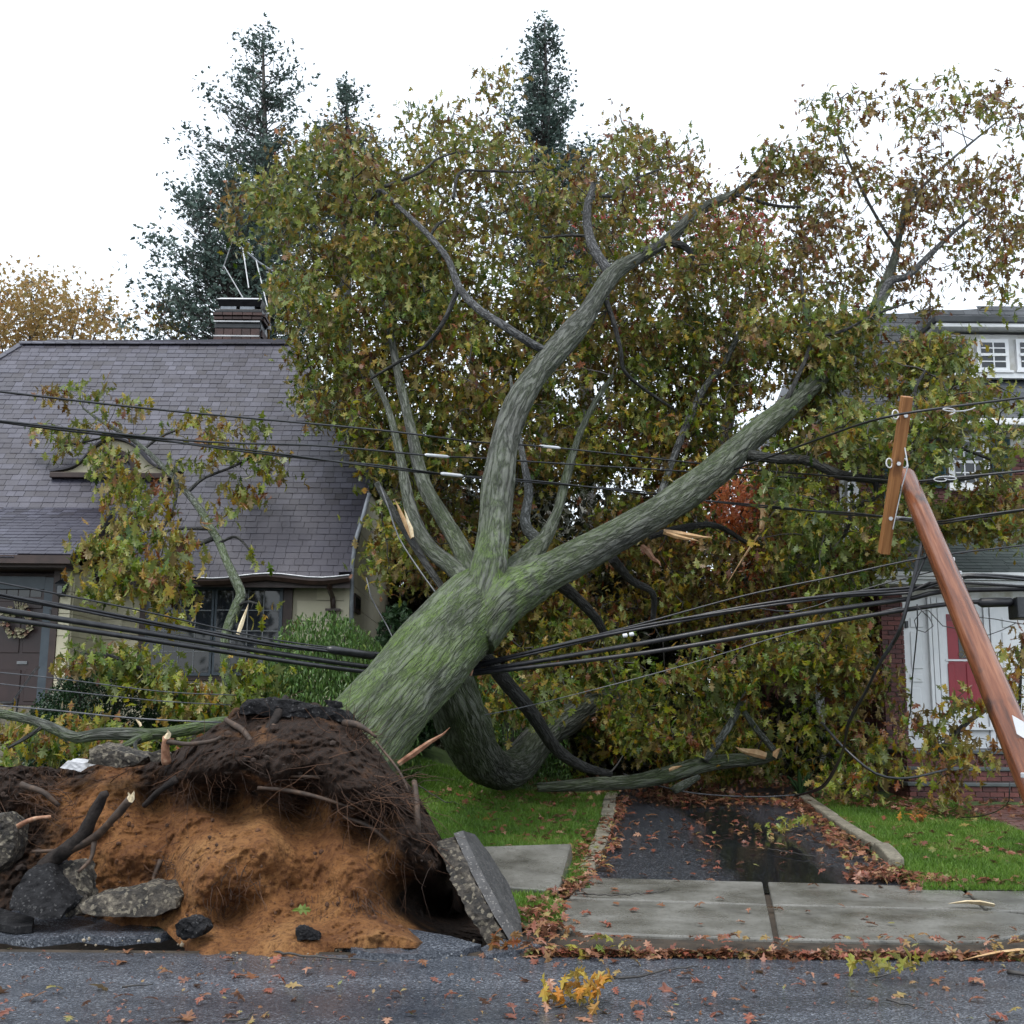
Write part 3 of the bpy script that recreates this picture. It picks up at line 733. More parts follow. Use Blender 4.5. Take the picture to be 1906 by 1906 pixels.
for t in (math.pi / 3, math.pi / 2, 2 * math.pi / 3): MB().tube([(cx, DY - 0.036, cz), (cx + (ro - 0.07) * math.cos(t), DY - 0.036, cz + (ro - 0.07) * math.sin(t))], 0.012, 4).build('muntin', M['brown_trim'], dw)
# chimney
CY = 23.15; fc = facade(CY); c0, c1 = fc(402, 600)[0], fc(485, 600)[0]; CD = 0.62
ck = mobj('chimney', *(lambda m: (m.V, m.F))(MB().box((c0, CY, fc(440, 650)[1]), (c1, CY + CD, fc(440, 576)[1]))), M['black'], lh)
zz = lambda y: fc(440, y)[1]
def course(y1, y0, out, mat_me, nb):
    a, b = c0 - out, c1 + out
    for k in range(nb):
        w = (b - a) / nb; obj('brick', mat_me, ck, (a + w * (k + .5), CY - out - 0.01 + random.uniform(-.006, .006), (zz(y0) + zz(y1)) / 2), None, (w - 0.012, 0.1, zz(y1) - zz(y0) - 0.012))
    nb = 3; w = (CD + 2 * out - 0.1) / nb
    for k in range(nb): obj('brick', mat_me, ck, (b + 0.01 + random.uniform(-.006, .006), CY - out + 0.05 + w * (k + .5), (zz(y0) + zz(y1)) / 2), None, (0.06, w - 0.012, zz(y1) - zz(y0) - 0.012))
course(629, 644, 0.02, UB['chimney_brick'], 5); course(613, 625.5, 0, UB['chimney_brick'], 5)
course(591, 597, 0.03, UB['chimney_brick'], 5); course(584, 590, 0.05, UB['chimney_brick'], 5)
pbox('black_band', M['black'], ck, (c0 - 0.02, CY - 0.03, zz(612)), (c1 + 0.02, CY + CD + 0.03, zz(602)), 0.02)
pbox('crown', M['black'], ck, (c0 - 0.01, CY - 0.04, zz(583)), (c1 + 0.03, CY + CD + 0.04, zz(576)), 0.02)
for y in (627, 600): pbox('metal_strap', M['metal'], ck, (c0 - 0.03, CY - 0.075, zz(y + 1.2)), (c1 + 0.0, CY - 0.062, zz(y - 1.2)))
for a, b in ((411, 440), (447, 474)): pbox('vent', M['pipe'], ck, (fc(a, 575)[0], CY - 0.02, zz(576)), (fc(b, 575)[0], CY + 0.3, zz(571)))
a0, a1 = fc(404, 575)[0], fc(490, 575)[0]
MB().hexa([(c0 + 0.08, CY, zz(571)), (c1 - 0.02, CY, zz(571)), (c1 - 0.02, CY + CD, zz(571)), (c0 + 0.08, CY + CD, zz(571))], [(a0, CY - 0.12, zz(561)), (a1, CY - 0.12, zz(561)), (a1, CY + CD + 0.12, zz(561)), (a0, CY + CD + 0.12, zz(561))]).build('cap_tray', M['black'], ck)
MB().hexa([(a0, CY - 0.13, zz(561) + .003), (a1, CY - 0.13, zz(561) + .003), (a1, CY + CD + 0.13, zz(561) + .003), (a0, CY + CD + 0.13, zz(561) + .003)], [(a0 + 0.08, CY - 0.05, zz(556)), (a1 - 0.05, CY - 0.05, zz(556)), (a1 - 0.05, CY + CD, zz(556)), (a0 + 0.08, CY + CD, zz(556))]).build('chimney_cap', M['metal'], ck)
# television aerial strapped to the chimney
AY = 23.6
an_ = empty('tv_antenna', P(500, 630, AY), 'old metal television aerial on a yellow mast strapped to the chimney', 'antenna')
M['mast'] = noisy('rusty_yellow_mast', [(0.1, (0.22, 0.12, 0.03)), (0.9, (0.36, 0.22, 0.06))], 20, 4, 0.5)
MB().tube([P(499, 650, AY), P(503, 513, AY)], 0.026, 8).build('mast', M['mast'], an_, True)
MB().tube([P(428, 442, AY - 0.3), P(480, 487, AY), P(545, 530, AY + 0.4)], 0.02, 6).build('boom', M['pipe'], an_)
for a, b, ya, yb in (((452, 463), (463, 536), AY - .2, AY - 1.1), ((476, 482), (498, 572), AY, AY - 0.9), ((496, 506), (541, 527), AY + .1, AY + 0.5), ((520, 526), (511, 563), AY + .25, AY - 0.5), ((417, 495), (452, 554), AY - .3, AY - .3), ((432, 450), (415, 500), AY - .3, AY + .5), ((540, 527), (530, 552), AY + .4, AY - .2)):
    MB().tube([P(*a, ya), P(*b, yb)], 0.011, 5).build('element', M['metal'], an_)
pbox('clamp', M['metal'], an_, P(496, 613, AY - .03), P(505, 609, AY + .05))
pbox('clamp', M['white'], an_, P(496, 585, AY - .035), P(505, 574, AY + .035))
# wreath on the storm door
WC = P(33, 1158, YE + 0.02)
wr = empty('door_wreath', WC, 'dried flower wreath hung on the brown front door', 'wreath')
th = np.linspace(0, 2 * math.pi, 25)
MB().tube([WC + (0.19 * math.cos(t), 0, 0.19 * math.sin(t)) for t in th], 0.035, 6).build('wreath_ring', M['brown_trim'], wr)
fl_m = noisy('dried_flowers', [(0.0, (0.16, 0.03, 0.03)), (0.3, (0.30, 0.24, 0.16)), (0.6, (0.36, 0.33, 0.22)), (1.0, (0.13, 0.14, 0.07))], 9, 3, 0.8, island=0.8)
fm = MB()
for k in range(90):
    t = random.uniform(0, 2 * math.pi); r = random.gauss(0.19, 0.04); s = random.uniform(0.018, 0.04)
    c = WC + (r * math.cos(t), random.uniform(-0.06, -0.01), r * math.sin(t))
    fm.add([c + (s, 0, 0), c + (0, -s, s), c + (-s, 0, 0), c + (0, -s, -s), c + (0, s, 0)], [(0, 1, 2), (0, 2, 3), (0, 1, 4), (1, 2, 4), (2, 3, 4), (3, 0, 4)])
tag(fm.build('dried_flower', fl_m, wr), kind='stuff')
for k in range(5): MB().tube([WC + (0.02 * k - 0.02, -0.02, 0.15), WC + (0.05 * k - 0.08, -0.03, 0.36 - 0.02 * k)], 0.008, 4).build('sprig', fl_m, wr)
# railing of the entry steps
rl = empty('stair_railing', P(30, 1390, 16.3), 'black iron handrail beside the entry steps of the cottage', 'railing')
M['iron'] = noisy('black_iron', [(0.1, (0.014, 0.014, 0.016)), (0.9, (0.05, 0.05, 0.055))], 20, 4, 0.4)
MB().tube([P(72, 1242, 17.4), P(66, 1246, 17.3), P(22, 1308, 16.4), P(-60, 1309, 16.4)], 0.024, 4).build('handrail', M['iron'], rl)
for x, y, Y in ((24, 1308, 16.4), (33, 1300, 16.55), (-30, 1309, 16.4)):
    p = P(x, y, Y); MB().tube([p, (p[0], p[1], float(zg(p[0], p[1])) - 0.02)], 0.014, 4).build('baluster', M['iron'], rl)
p = P(22, 1335, 16.4); MB().tube([p, p + (-1.0, 0, 0)], 0.012, 4).build('lower_rail', M['iron'], rl)

# ---------------------------------------------------------------- house on the right
rh = empty('brick_house', (8, 20, 0.6), 'red brick house with slate mansard roof, white dormer and white porch with red door', 'house')
YP, YM = 18.6, 20.3
fp, fm_ = facade(YP), facade(YM)
# main body
mx0 = P(1512, 900, YM)[0]; zeave = P(1700, 786, YM - 0.4)[2]
pbox('wall', M['mortar'], rh, (mx0, YM + 0.02, 0.3), (14, YM + 6, zeave))
def brick_mesh(x0, x1, z0, z1, Y, skip=lambda x, z: False):
    mb = MB(); r = 0; z = z0
    while z < z1:
        x = x0 - (0.105 if r % 2 else 0)
        while x < x1:
            a, b = max(x, x0), min(x + 0.21, x1)
            if b - a > 0.03 and not skip((a + b) / 2, z): d = random.uniform(-.003, .003); mb.box((a, Y - 0.02 + d, z), (b - 0.011, Y + 0.03, z + 0.062))
            x += 0.21
        z += 0.0735; r += 1
    return mb
W1 = (fm_(1770, 822), fm_(1832, 902)); W2 = (fm_(1655, 822), fm_(1672, 905))
sk = lambda x, z: any(a[0] - 0.35 < x < b[0] + 0.35 and b[1] - 0.1 < z < a[1] + 0.1 for a, b in (W1,))
tag(brick_mesh(mx0, 9.3, 1.0, zeave, YM, sk).build('brick_courses', M['brick_joined'], rh), kind='stuff')
# side of the main body (faces the driveway)
bs = brick_mesh(YM, YM + 5, 1.0, zeave, 0); bs.V = [(mx0 - (y), x, z) for x, y, z in bs.V]
tag(bs.build('brick_courses', M['brick_joined'], rh), kind='stuff')
def sash(parent, a, b, Y, cols, rows, trim=0.09):
    (x0, z1), (x1, z0) = a, b
    w = pbox('window_frame', M['white'], parent, (x0 - trim, Y - 0.07, z0 - trim), (x1 + trim, Y + 0.02, z1 + trim))
    zm = (z0 + z1) / 2
    for lo, hi, o in ((z0, zm, 0.0), (zm, z1, 0.006)):
        pbox('pane', M['glass'], w, (x0 + 0.02, Y - 0.076 - o, lo + 0.02), (x1 - 0.02, Y - 0.0715, hi - 0.02))
        for k in range(1, cols): x = x0 + (x1 - x0) * k / cols; pbox('muntin', M['white'], w, (x - 0.011, Y - 0.092, lo + .02), (x + 0.011, Y - 0.078 - o, hi - .02))
        for k in range(1, rows): z = lo + (hi - lo) * k / rows; pbox('muntin', M['white'], w, (x0 + .02, Y - 0.091, z - 0.011), (x1 - .02, Y - 0.0775 - o, z + 0.011))
    pbox('meeting_rail', M['white'], w, (x0, Y - 0.1, zm - 0.025), (x1, Y - 0.0705, zm + 0.025))
    pbox('sill', M['white'], w, (x0 - trim - 0.04, Y - 0.13, z0 - trim - 0.04), (x1 + trim + 0.04, Y - 0.001, z0 - trim + 0.003))
    return w
def shutter(parent, x0, x1, z0, z1, Y):
    s = pbox('shutter', M['teal'], parent, (x0, Y - 0.06, z0), (x1, Y - 0.022, z1))
    n = int((z1 - z0) / 0.07)
    for k in range(n):
        z = z0 + 0.04 + (z1 - z0 - 0.08) * (k + .5) / n
        obj('slat', UB['teal'], s, ((x0 + x1) / 2, Y - 0.066, z), (R_(28), 0, 0), (x1 - x0 - 0.06, 0.03, 0.04))
sash(rh, W1[0], W1[1], YM, 3, 2)
(tx, tz), (bx, bz) = W1
shutter(rh, bx + 0.14, bx + 0.48, bz - 0.08, tz + 0.08, YM); shutter(rh, tx - 0.48, tx - 0.14, bz - 0.08, tz + 0.08, YM)
w2a, w2b = fm_(1645, 850), fm_(1700, 935)
sash(rh, fm_(1570, 905), fm_(1592, 1010), YM, 1, 2); shutter(rh, fm_(1640, 840)[0], fm_(1663, 840)[0], fm_(1640, 980)[1], fm_(1640, 835)[1], YM)
pbox('corner_trim', M['white'], rh, (mx0 - 0.05, YM - 0.045, 1.0), (mx0 + 0.06, YM + 0.1, zeave))
MB().tube([P(1524, 800, YM - 0.1), P(1522, 905, YM - 0.1), P(1519, 1180, YM - 0.1)], 0.05, 4).build('downspout', M['white'], rh)
MB().tube([P(1578, 793, YM - 0.45), P(1580, 800, YM - 0.1), P(1577, 960, YM - 0.1), P(1576, 1250, YM - 0.1)], 0.045, 4).build('downspout', M['white'], rh)
# eave gutter and mansard
ga, gb = P(1556, 780, YM - 0.4), P(1990, 782, YM - 0.4)
pbox('gutter', M['white'], rh, (P(1500, 780, YM)[0], YM - 0.5, ga[2] - 0.1), (14, YM - 0.38, ga[2] + 0.02), 0.02)
pbox('frieze', M['offwhite'], rh, (mx0, YM - 0.03, zeave - 0.35), (14, YM + 0.03, zeave - 0.02))
pbox('soffit', M['offwhite'], rh, (mx0 - 0.1, YM - 0.38, zeave - 0.06), (14, YM + 0.1, zeave - 0.02))
RS = math.radians(52); RRN = np.array((0, -math.sin(RS), math.cos(RS))); RE = P(1700, 774, YM - 0.42)
RPOLY = [(1496, 776), (2080, 776), (2060, 560), (1540, 592), (1515, 640)]
shingle_roof(rh, M['slate'], RE, RRN, RPOLY, 0.15, 0.25)
dk = [RP(x, y, RE - RRN * 0.05, RRN) for x, y in RPOLY]
mb = MB().prism(dk, -RRN * 0.1)
mb.prism([dk[0], dk[4], dk[3], dk[3] + (0, 3, 0), np.array((dk[0][0], dk[3][1] + 3, dk[0][2]))], (0.05, 0, 0)); mb.build('roof_deck', M['slate'], rh)
# dormer
YD = 20.45; fdm = facade(YD)
(da, dt), (db, dbm) = fdm(1756, 622), fdm(2030, 706)
dm = pbox('dormer', M['offwhite'], rh, (da, YD, dbm), (db, YD + 2.5, dt))
pbox('dormer_roof', M['slate'], dm, (da - 0.25, YD - 0.3, fdm(1850, 610)[1]), (db + 0.2, YD + 2.6, fdm(1850, 598)[1]), 0.02)
pbox('dormer_eave', M['white'], dm, (da - 0.22, YD - 0.27, fdm(1850, 618)[1]), (db + 0.2, YD + 2.5, fdm(1850, 611)[1]), 0.01)
sash(dm, fdm(1820, 638), fdm(1872, 688), YD, 2, 2, 0.05); sash(dm, fdm(1893, 638), fdm(1945, 688), YD, 2, 2, 0.05)
pbox('dormer_trim', M['white'], dm, (fdm(1748, 660)[0], YD - 0.03, fdm(1850, 684)[1]), (fdm(1762, 660)[0], YD + 0.1, fdm(1850, 645)[1]))
pbox('shutter', M['teal'], dm, (fdm(1766, 660)[0], YD - 0.03, fdm(1850, 698)[1]), (fdm(1800, 660)[0], YD - 0.002, fdm(1850, 632)[1]))
pbox('dormer_sill', M['white'], dm, (da, YD - 0.1, dbm - 0.02), (db, YD - 0.002, dbm + 0.07))
# porch
px0 = fp(1641, 1200)[0]; pxb = fp(1683, 1200)[0]
zfl = fp(1700, 1392)[1]; zso = fp(1700, 1096)[1]
pbox('porch_wall', M['mortar'], rh, (px0 + 0.012, YP + 0.012, 0.3), (pxb - 0.002, YM, zso))
pieces('brick', UB['brick'], rh, px0, pxb, zfl - 0.25, zso, YP, 0.205, 0.0735, 0.011, 0.05, 0.003)
bs = brick_mesh(YP + 0.03, YM, 0.8, zso, 0); bs.V = [(px0 - y + 0.01, x, z) for x, y, z in bs.V]
tag(bs.build('brick_courses', M['brick_joined'], rh), kind='stuff')
pbox('lintel', M['brown_trim'], rh, (px0 + 0.05, YP - 0.01, zso - 0.002), (12, YP + 0.2, fp(1700, 1086)[1]))
GYv = 18.15; fg = facade(GYv)
g0 = fg(1608, 1070)[0]
gut = MB()
for (o, za, zb_) in ((0.0, 1072, 1064), (0.03, 1078, 1073), (0.08, 1086, 1079)):
    gut.box((g0 + o * 2, GYv + o, fg(1750, za)[1]), (12, GYv + 0.14 + o, fg(1750, zb_)[1]))
    gut.box((g0 + o * 2, GYv + 0.14 + o, fg(1750, za)[1]), (g0 + o * 2 + 0.14, YM, fg(1750, zb_)[1] - 0.004))
gut.build('porch_gutter', M['white'], rh)
pbox('porch_soffit', M['offwhite'], rh, (g0 + 0.2, GYv + 0.24, fg(1750, 1087)[1]), (12, YM, fg(1750, 1084)[1]))
PS = math.radians(27); PRN = np.array((0, -math.sin(PS), math.cos(PS))); PE = P(1700, 1063, GYv + 0.02)
PP = [(1606, 1063), (2080, 1066), (2060, 985), (1700, 985), (1660, 1015)]
shingle_roof(rh, M['green_shingle'], PE, PRN, PP, 0.14, 0.24)
dk = [RP(x, y, PE - PRN * 0.03, PRN) for x, y in PP]
mb = MB().prism(dk, -PRN * 0.08); mb.prism([dk[0], dk[4], dk[3], np.array((dk[0][0], YM, dk[0][2]))], (0.05, 0, -0.02)); mb.build('porch_roof_deck', M['green_shingle'], rh)
# porch front: white panels, door
zh = fp(1700, 1112)[1]
pbox('porch_head', M['offwhite'], rh, (pxb, YP + 0.0, zh), (12, YP + 0.1, zso + 0.05))
wp = pbox('white_panel', M['white'], rh, (pxb + 0.002, YP + 0.02, zfl), (fp(1731, 1250)[0], YP + 0.1, zh))
wp2 = pbox('white_panel', M['white'], rh, (fp(1857, 1250)[0], YP + 0.02, zfl), (fp(2000, 1250)[0], YP + 0.1, zh))
for par, xa, xb in ((wp, 1694, 1719), (wp2, 1865, 1890)):
    for ya, yb in ((1150, 1168), (1176, 1245), (1254, 1270), (1280, 1372)):
        (x0, z1), (x1, z0) = fp(xa, ya), fp(xb, yb); bevel(MB().box((x0, YP + 0.004, z0), (x1, YP + 0.021, z1)).build('raised_panel', M['white'], par), 0.01, 1)
for a, b in ((1731, 1737), (1738, 1748), (1749, 1758), (1836, 1846), (1847, 1856)):
    pbox('pilaster', M['white'], rh, (fp(a, 1250)[0], YP - 0.02 - 0.02 * ((a // 3) % 2), zfl), (fp(b, 1250)[0], YP + 0.09, zh), 0.006)
sdr = pbox('storm_door', M['white'], rh, (fp(1758.5, 1250)[0], YP + 0.015, zfl), (fp(1835.5, 1250)[0], YP + 0.06, zh + 0.0))
(x0, z1), (x1, z0) = fp(1761, 1143), fp(1833, 1318)
rd = pbox('red_door', M['red_door'], sdr, (x0, YP + 0.008, z0), (x1, YP + 0.0145, z1))
M['dark_red'] = noisy('deep_red_paint', [(0.1, (0.13, 0.008, 0.016)), (0.9, (0.2, 0.014, 0.024))], 2, 4, 0.3)
pbox('transom_bar', M['dark_red'], rd, (x0 + .01, YP + 0.003, fp(1790, 1156)[1]), (x1 - .01, YP + 0.009, z1 - .01))
for a, b, c, d in ((1764, 1781, 1235, 1308), (1798, 1816, 1235, 1308)):
    (p0, q1), (p1, q0) = fp(a, c), fp(b, d); bevel(MB().box((p0, YP - 0.004, q0), (p1, YP + 0.009, q1)).build('door_panel', M['red_door'], rd), 0.012, 1)
(p0, q1), (p1, q0) = fp(1783, 1178), fp(1803, 1226)
pbox('door_light', M['glass'], rd, (p0, YP + 0.002, q0), (p1, YP + 0.009, q1))
M['brass'] = noisy('brass_came', [(0, (0.3, 0.24, 0.1)), (1, (0.42, 0.34, 0.16))], 5, 2, 0.4)
pc = P(1790, 1218, YP - 0.002); MB().tube([pc + (0.05, 0, 0), pc + (0, 0, .05), pc + (-.05, 0, 0), pc + (0, 0, -.05), pc + (.05, 0, 0)], 0.005, 4).build('leaded_diamond', M['brass'], rd)
(p0, q1), (p1, q0) = fp(1761, 1227), fp(1833, 1231)
pbox('glazing_bar', M['white'], sdr, (p0, YP - 0.006, q0), (p1, YP + 0.0075, q1))
pbox('door_sill', M['white'], rh, (fp(1752, 1250)[0], YP - 0.08, zfl + 0.28), (fp(1842, 1250)[0], YP - 0.001, zfl + 0.33))
(p0, q1), (p1, q0) = fp(1684, 1156), fp(1690, 1169); pbox('mailbox_hook', M['black'], rh, (p0, YP - 0.03, q0), (p1, YP + 0.019, q1), 0.004)
# front stoop: three brick risers under bluestone treads
st = empty('brick_stoop', (7, 17.5, 0.6), 'brick stoop with dark stone treads below the white porch door', 'steps')
for k, (yt, Yf) in enumerate(((1456, 17.02), (1427, 17.3), (1396, 17.58))):
    p = P(1686 + 3 * (2 - k), yt, Yf); z = p[2]; xa = p[0]
    pbox('riser_core', M['mortar'], st, (xa + 0.03, Yf + 0.03, 0.2), (12, YP, z - 0.05 - 0.002 * k))
    pieces('brick', UB['brick'], st, xa, 9.0, z - 0.05 - 0.0735 * 3, z - 0.052, Yf + 0.02, 0.205, 0.0735, 0.011, 0.05, 0.003)
    pieces('brick', UB['brick'], st, Yf + 0.05, Yf + 0.9, z - 0.05 - 0.0735 * 3, z - 0.052, 0, 0.205, 0.0735, 0.011, 0.05, 0.003, axis='y', X=xa + 0.01)
    pbox('tread', M['tread'], st, (xa - 0.03, Yf - 0.03, z - 0.05), (12, Yf + 0.3 if k < 2 else YP, z), 0.008)
# ---------------------------------------------------------------- leaves
def fan(spec, cup=-0.22, fold=0.25):
    out = []
    for a, r in spec: out.append((r * math.cos(R_(a)), r * math.sin(R_(a))))
    for a, r in reversed(spec):
        if 0 < a < 180: out.append((r * math.cos(R_(a)), -r * math.sin(R_(a))))
    V = [(0, 0, 0.0)] + [(x, y, cup * (x * x + y * y) + fold * abs(y) * 0.6) for x, y in out]
    n = len(out)
    return np.array(V), np.array([(0, 1 + k, 1 + (k + 1) % n) for k in range(n)])
def fanxy(half, cup=-0.22, fold=0.25, c=(0.15, 0.0)):
    out = half + [(x, -y) for x, y in reversed(half) if abs(y) > 1e-6]
    V = [(c[0], 0, 0.0)] + [(x, y, cup * (x * x + y * y) + fold * abs(y) * 0.6) for x, y in out]
    n = len(out)
    return np.array(V), np.array([(0, 1 + k, 1 + (k + 1) % n) for k in range(n)])
OAK_HALF = [(1.08, 0.0), (0.88, 0.12), (0.86, 0.30), (0.58, 0.17), (0.52, 0.62), (0.20, 0.22), (0.02, 0.58), (-0.16, 0.18), (-0.5, 0.12), (-0.72, 0.0)]
OAK = fanxy(OAK_HALF)
OAK_S = fan([(0, 1.0), (25, 0.5), (50, 0.9), (80, 0.42), (110, 0.5), (180, 0.4)])
MAPLE_S = fan([(0, 1.0), (24, 0.45), (48, 0.95), (78, 0.40), (180, 0.5)])
LANCE = fan([(0, 1.0), (20, 0.5), (90, 0.2), (180, 0.45)], -0.1, 0.3)
BOX = fan([(0, 0.9), (60, 0.55), (180, 0.7)], -0.1, 0.1)
SPRAY = (np.array([(0, 0, 0), (.5, .16, .05), (1, 0, -.1), (.5, -.16, .05), (.3, .5, 0), (.75, .55, -.1), (.3, -.5, .05), (.75, -.5, -.05)], float), np.array([(0, 1, 2), (0, 2, 3), (0, 4, 5), (0, 5, 1), (0, 6, 7), (0, 7, 3)]))
def leaf_cloud(C, tint, size, templ, droop=(50, 30), roll=45, tj=0.10, pos_j=None):
    """one leaf at each point of C"""
    T, Fk = templ; n = len(C)
    yaw = rng.uniform(0, 2 * math.pi, n); pit_ = np.radians(rng.normal(droop[0], droop[1], n)); rol = np.radians(rng.normal(0, roll, n))
    s = np.clip(rng.normal(size, size * 0.22, n), size * 0.5, size * 1.6)
    cy_, sy_ = np.cos(yaw), np.sin(yaw); cp, sp = np.cos(pit_), np.sin(pit_); cr, sr = np.cos(rol), np.sin(rol)
    ax = np.stack([cy_ * cp, sy_ * cp, -sp], -1)
    ay0 = np.stack([-sy_, cy_, 0 * yaw], -1); az0 = np.cross(ax, ay0)
    ay = ay0 * cr[:, None] + az0 * sr[:, None]; az = np.cross(ax, ay)
    wid = rng.uniform(0.7, 1.15, n)
    curl = rng.normal(1.2, 1.3, n)
    V = C[:, None, :] + s[:, None, None] * (T[None, :, 0:1] * ax[:, None, :] + (T[None, :, 1:2] * wid[:, None, None]) * ay[:, None, :] + (T[None, :, 2:3] * curl[:, None, None]) * az[:, None, :])
    Fq = (np.arange(n)[:, None, None] * len(T) + Fk[None]).reshape(-1, 3)
    t = np.clip(np.asarray(tint) + rng.normal(0, tj, n), 0, 1)
    return V.reshape(-1, 3), Fq, np.repeat(t, len(T))
def spread_pts(C, tint, n, rad, down=0.3):
    n_i = rng.poisson(n, len(C)).clip(1); idx = np.repeat(np.arange(len(C)), n_i)
    off = rng.normal(0, 1, (len(idx), 3)) * rad * np.array((1, 1, 0.7)); off[:, 2] -= np.abs(rng.normal(0, 1, len(idx))) * rad * down
    return C[idx] + off, np.asarray(tint)[idx]
def foliage(name, C, tint, n, rad, size, templ, mat, parent, **kw):
    p, t = spread_pts(C, tint, n, rad, kw.pop('down', 0.3))
    if 'keep' in kw: k = kw.pop('keep')(p); p, t = p[k], t[k]
    V, Fq, tt = leaf_cloud(p, t, size, templ, **kw)
    return tag(mobj(name, V, Fq, mat, parent, False, {'tint': tt}), kind='stuff')
def twigs(name, A, B, ra, rb, mat, parent, nodes_=5, sag=0.06):
    A, B = np.asarray(A), np.asarray(B); n = len(A)
    ra = np.broadcast_to(ra, n); rb = np.broadcast_to(rb, n)
    t = np.linspace(0, 1, nodes_)[None, :, None]
    L = np.linalg.norm(B - A, axis=1)[:, None, None]
    off = rng.normal(0, 1, (n, 1, 3)) * np.sin(t * math.pi) * L * 0.10 + rng.normal(0, 1, (n, nodes_, 3)) * L * 0.025 * np.sin(t * math.pi)
    Cn = A[:, None] * (1 - t) + B[:, None] * t + off; Cn[..., 2] += (np.sin(t * math.pi) * L * sag)[..., 0]
    d = B - A; d /= np.maximum(np.linalg.norm(d, axis=1), 1e-6)[:, None]
    h = np.where(np.abs(d[:, 2:3]) < 0.9, np.array([[0, 0, 1.0]]), np.array([[1.0, 0, 0]]))
    N = np.cross(d, h); N /= np.linalg.norm(N, axis=1)[:, None]; Bn = np.cross(d, N)
    a = np.arange(3) * 2 * math.pi / 3
    dirs = N[:, None] * np.cos(a)[None, :, None] + Bn[:, None] * np.sin(a)[None, :, None]
    r = (ra[:, None] * (1 - t[..., 0]) + rb[:, None] * t[..., 0])
    V = Cn[:, :, None, :] + dirs[:, None] * r[:, :, None, None]
    i = np.arange(nodes_ - 1)[:, None] * 3; j = np.arange(3)[None]; j2 = (j + 1) % 3
    Fk = np.stack([i + j, i + j2, i + 3 + j2, i + 3 + j], -1).reshape(-1, 4)
    Fq = (np.arange(n)[:, None, None] * nodes_ * 3 + Fk[None]).reshape(-1, 4)
    return tag(mobj(name, V.reshape(-1, 3), Fq, mat, parent, True), kind='stuff')
def grow(skel, C, reach=9.9):
    """join every cluster to the nearest limb point or nearer cluster; returns starts, ends"""
    pts = np.vstack([skel, C]); used = np.zeros(len(pts), bool); used[:len(skel)] = True
    d0 = np.array([np.min(np.sum((skel - c) ** 2, 1)) for c in C]); S, E = [], []
    for k in np.argsort(d0):
        c = C[k]; q = pts[used]; d = np.sum((q - c) ** 2, 1); m = np.argmin(d)
        if d[m] < reach ** 2: S.append(q[m]); E.append(c)
        used[len(skel) + k] = True
    return np.array(S), np.array(E)
def poly_pts(poly, n, Y0, Y1, ycurve=None, jit=85):
    p = np.array(poly, float); lo, hi = p.min(0), p.max(0); out = []
    while len(out) < n:
        q = rng.uniform(lo - 50, hi + 50, (n * 3, 2)); w = np.concatenate([q * 0.011, np.zeros((len(q), 1))], 1)
        j = q + jit * np.stack([fbm(w, 3), fbm(w + 31.7, 3)], -1); q = q[inpoly(j[:, 0], j[:, 1], p)]
        out += list(q)
    out = np.array(out[:n]); Y = rng.uniform(Y0, Y1, n)
    if ycurve: Y = Y + ycurve(out[:, 0], out[:, 1])
    return np.array([P(a, b, y) for (a, b), y in zip(out, Y)]), out
def ell(cx, cy, rx, ry, n, Y0, Y1):
    a = rng.uniform(0, 2 * math.pi, n); r = np.sqrt(rng.uniform(0, 1, n))
    return np.array([P(cx + rx * q * math.cos(t), cy + ry * q * math.sin(t), y) for t, q, y in zip(a, r, rng.uniform(Y0, Y1, n))])

AUTUMN = [(0.0, (0.022, 0.052, 0.004)), (0.2, (0.072, 0.125, 0.006)), (0.4, (0.175, 0.200, 0.010)), (0.54, (0.27, 0.175, 0.014)), (0.68, (0.14, 0.055, 0.012)), (0.85, (0.10, 0.026, 0.010)), (1.0, (0.23, 0.075, 0.012))]
M['leaf'] = leaf_mat('oak_leaf', AUTUMN, (0.30, 0.31, 0.14), 0.35, 0.24)
M['twig'] = noisy('twig_bark', [(0.1, (0.020, 0.017, 0.015)), (0.9, (0.055, 0.05, 0.045))], 12, 4, 0.6)
M['bark'] = bark_mat('oak_bark', (0.014, 0.014, 0.013), (0.150, 0.153, 0.142))
M['bark_grey'] = bark_mat('grey_branch_bark', (0.035, 0.036, 0.037), (0.19, 0.196, 0.20), sx=22.0, sz=6.0)
M['bark_dark'] = bark_mat('dark_wet_bark', (0.010, 0.010, 0.009), (0.055, 0.056, 0.052), sx=18.0, sz=4.0)
M['split_wood'] = noisy('split_wood', [(0.1, (0.30, 0.15, 0.06)), (0.5, (0.46, 0.28, 0.13)), (0.9, (0.60, 0.43, 0.24))], 10, 6, 0.6, (30, 0.5, 0.01), cscale=(1, 1, 1))
M['pale_wood'] = noisy('fresh_broken_wood', [(0.1, (0.55, 0.42, 0.24)), (0.9, (0.80, 0.70, 0.50))], 14, 5, 0.7, (40, 0.5, 0.01))
M['red_wood'] = noisy('reddish_split_root', [(0.1, (0.15, 0.06, 0.03)), (0.6, (0.33, 0.17, 0.10)), (0.9, (0.5, 0.34, 0.22))], 14, 6, 0.7, (40, 0.5, 0.01))

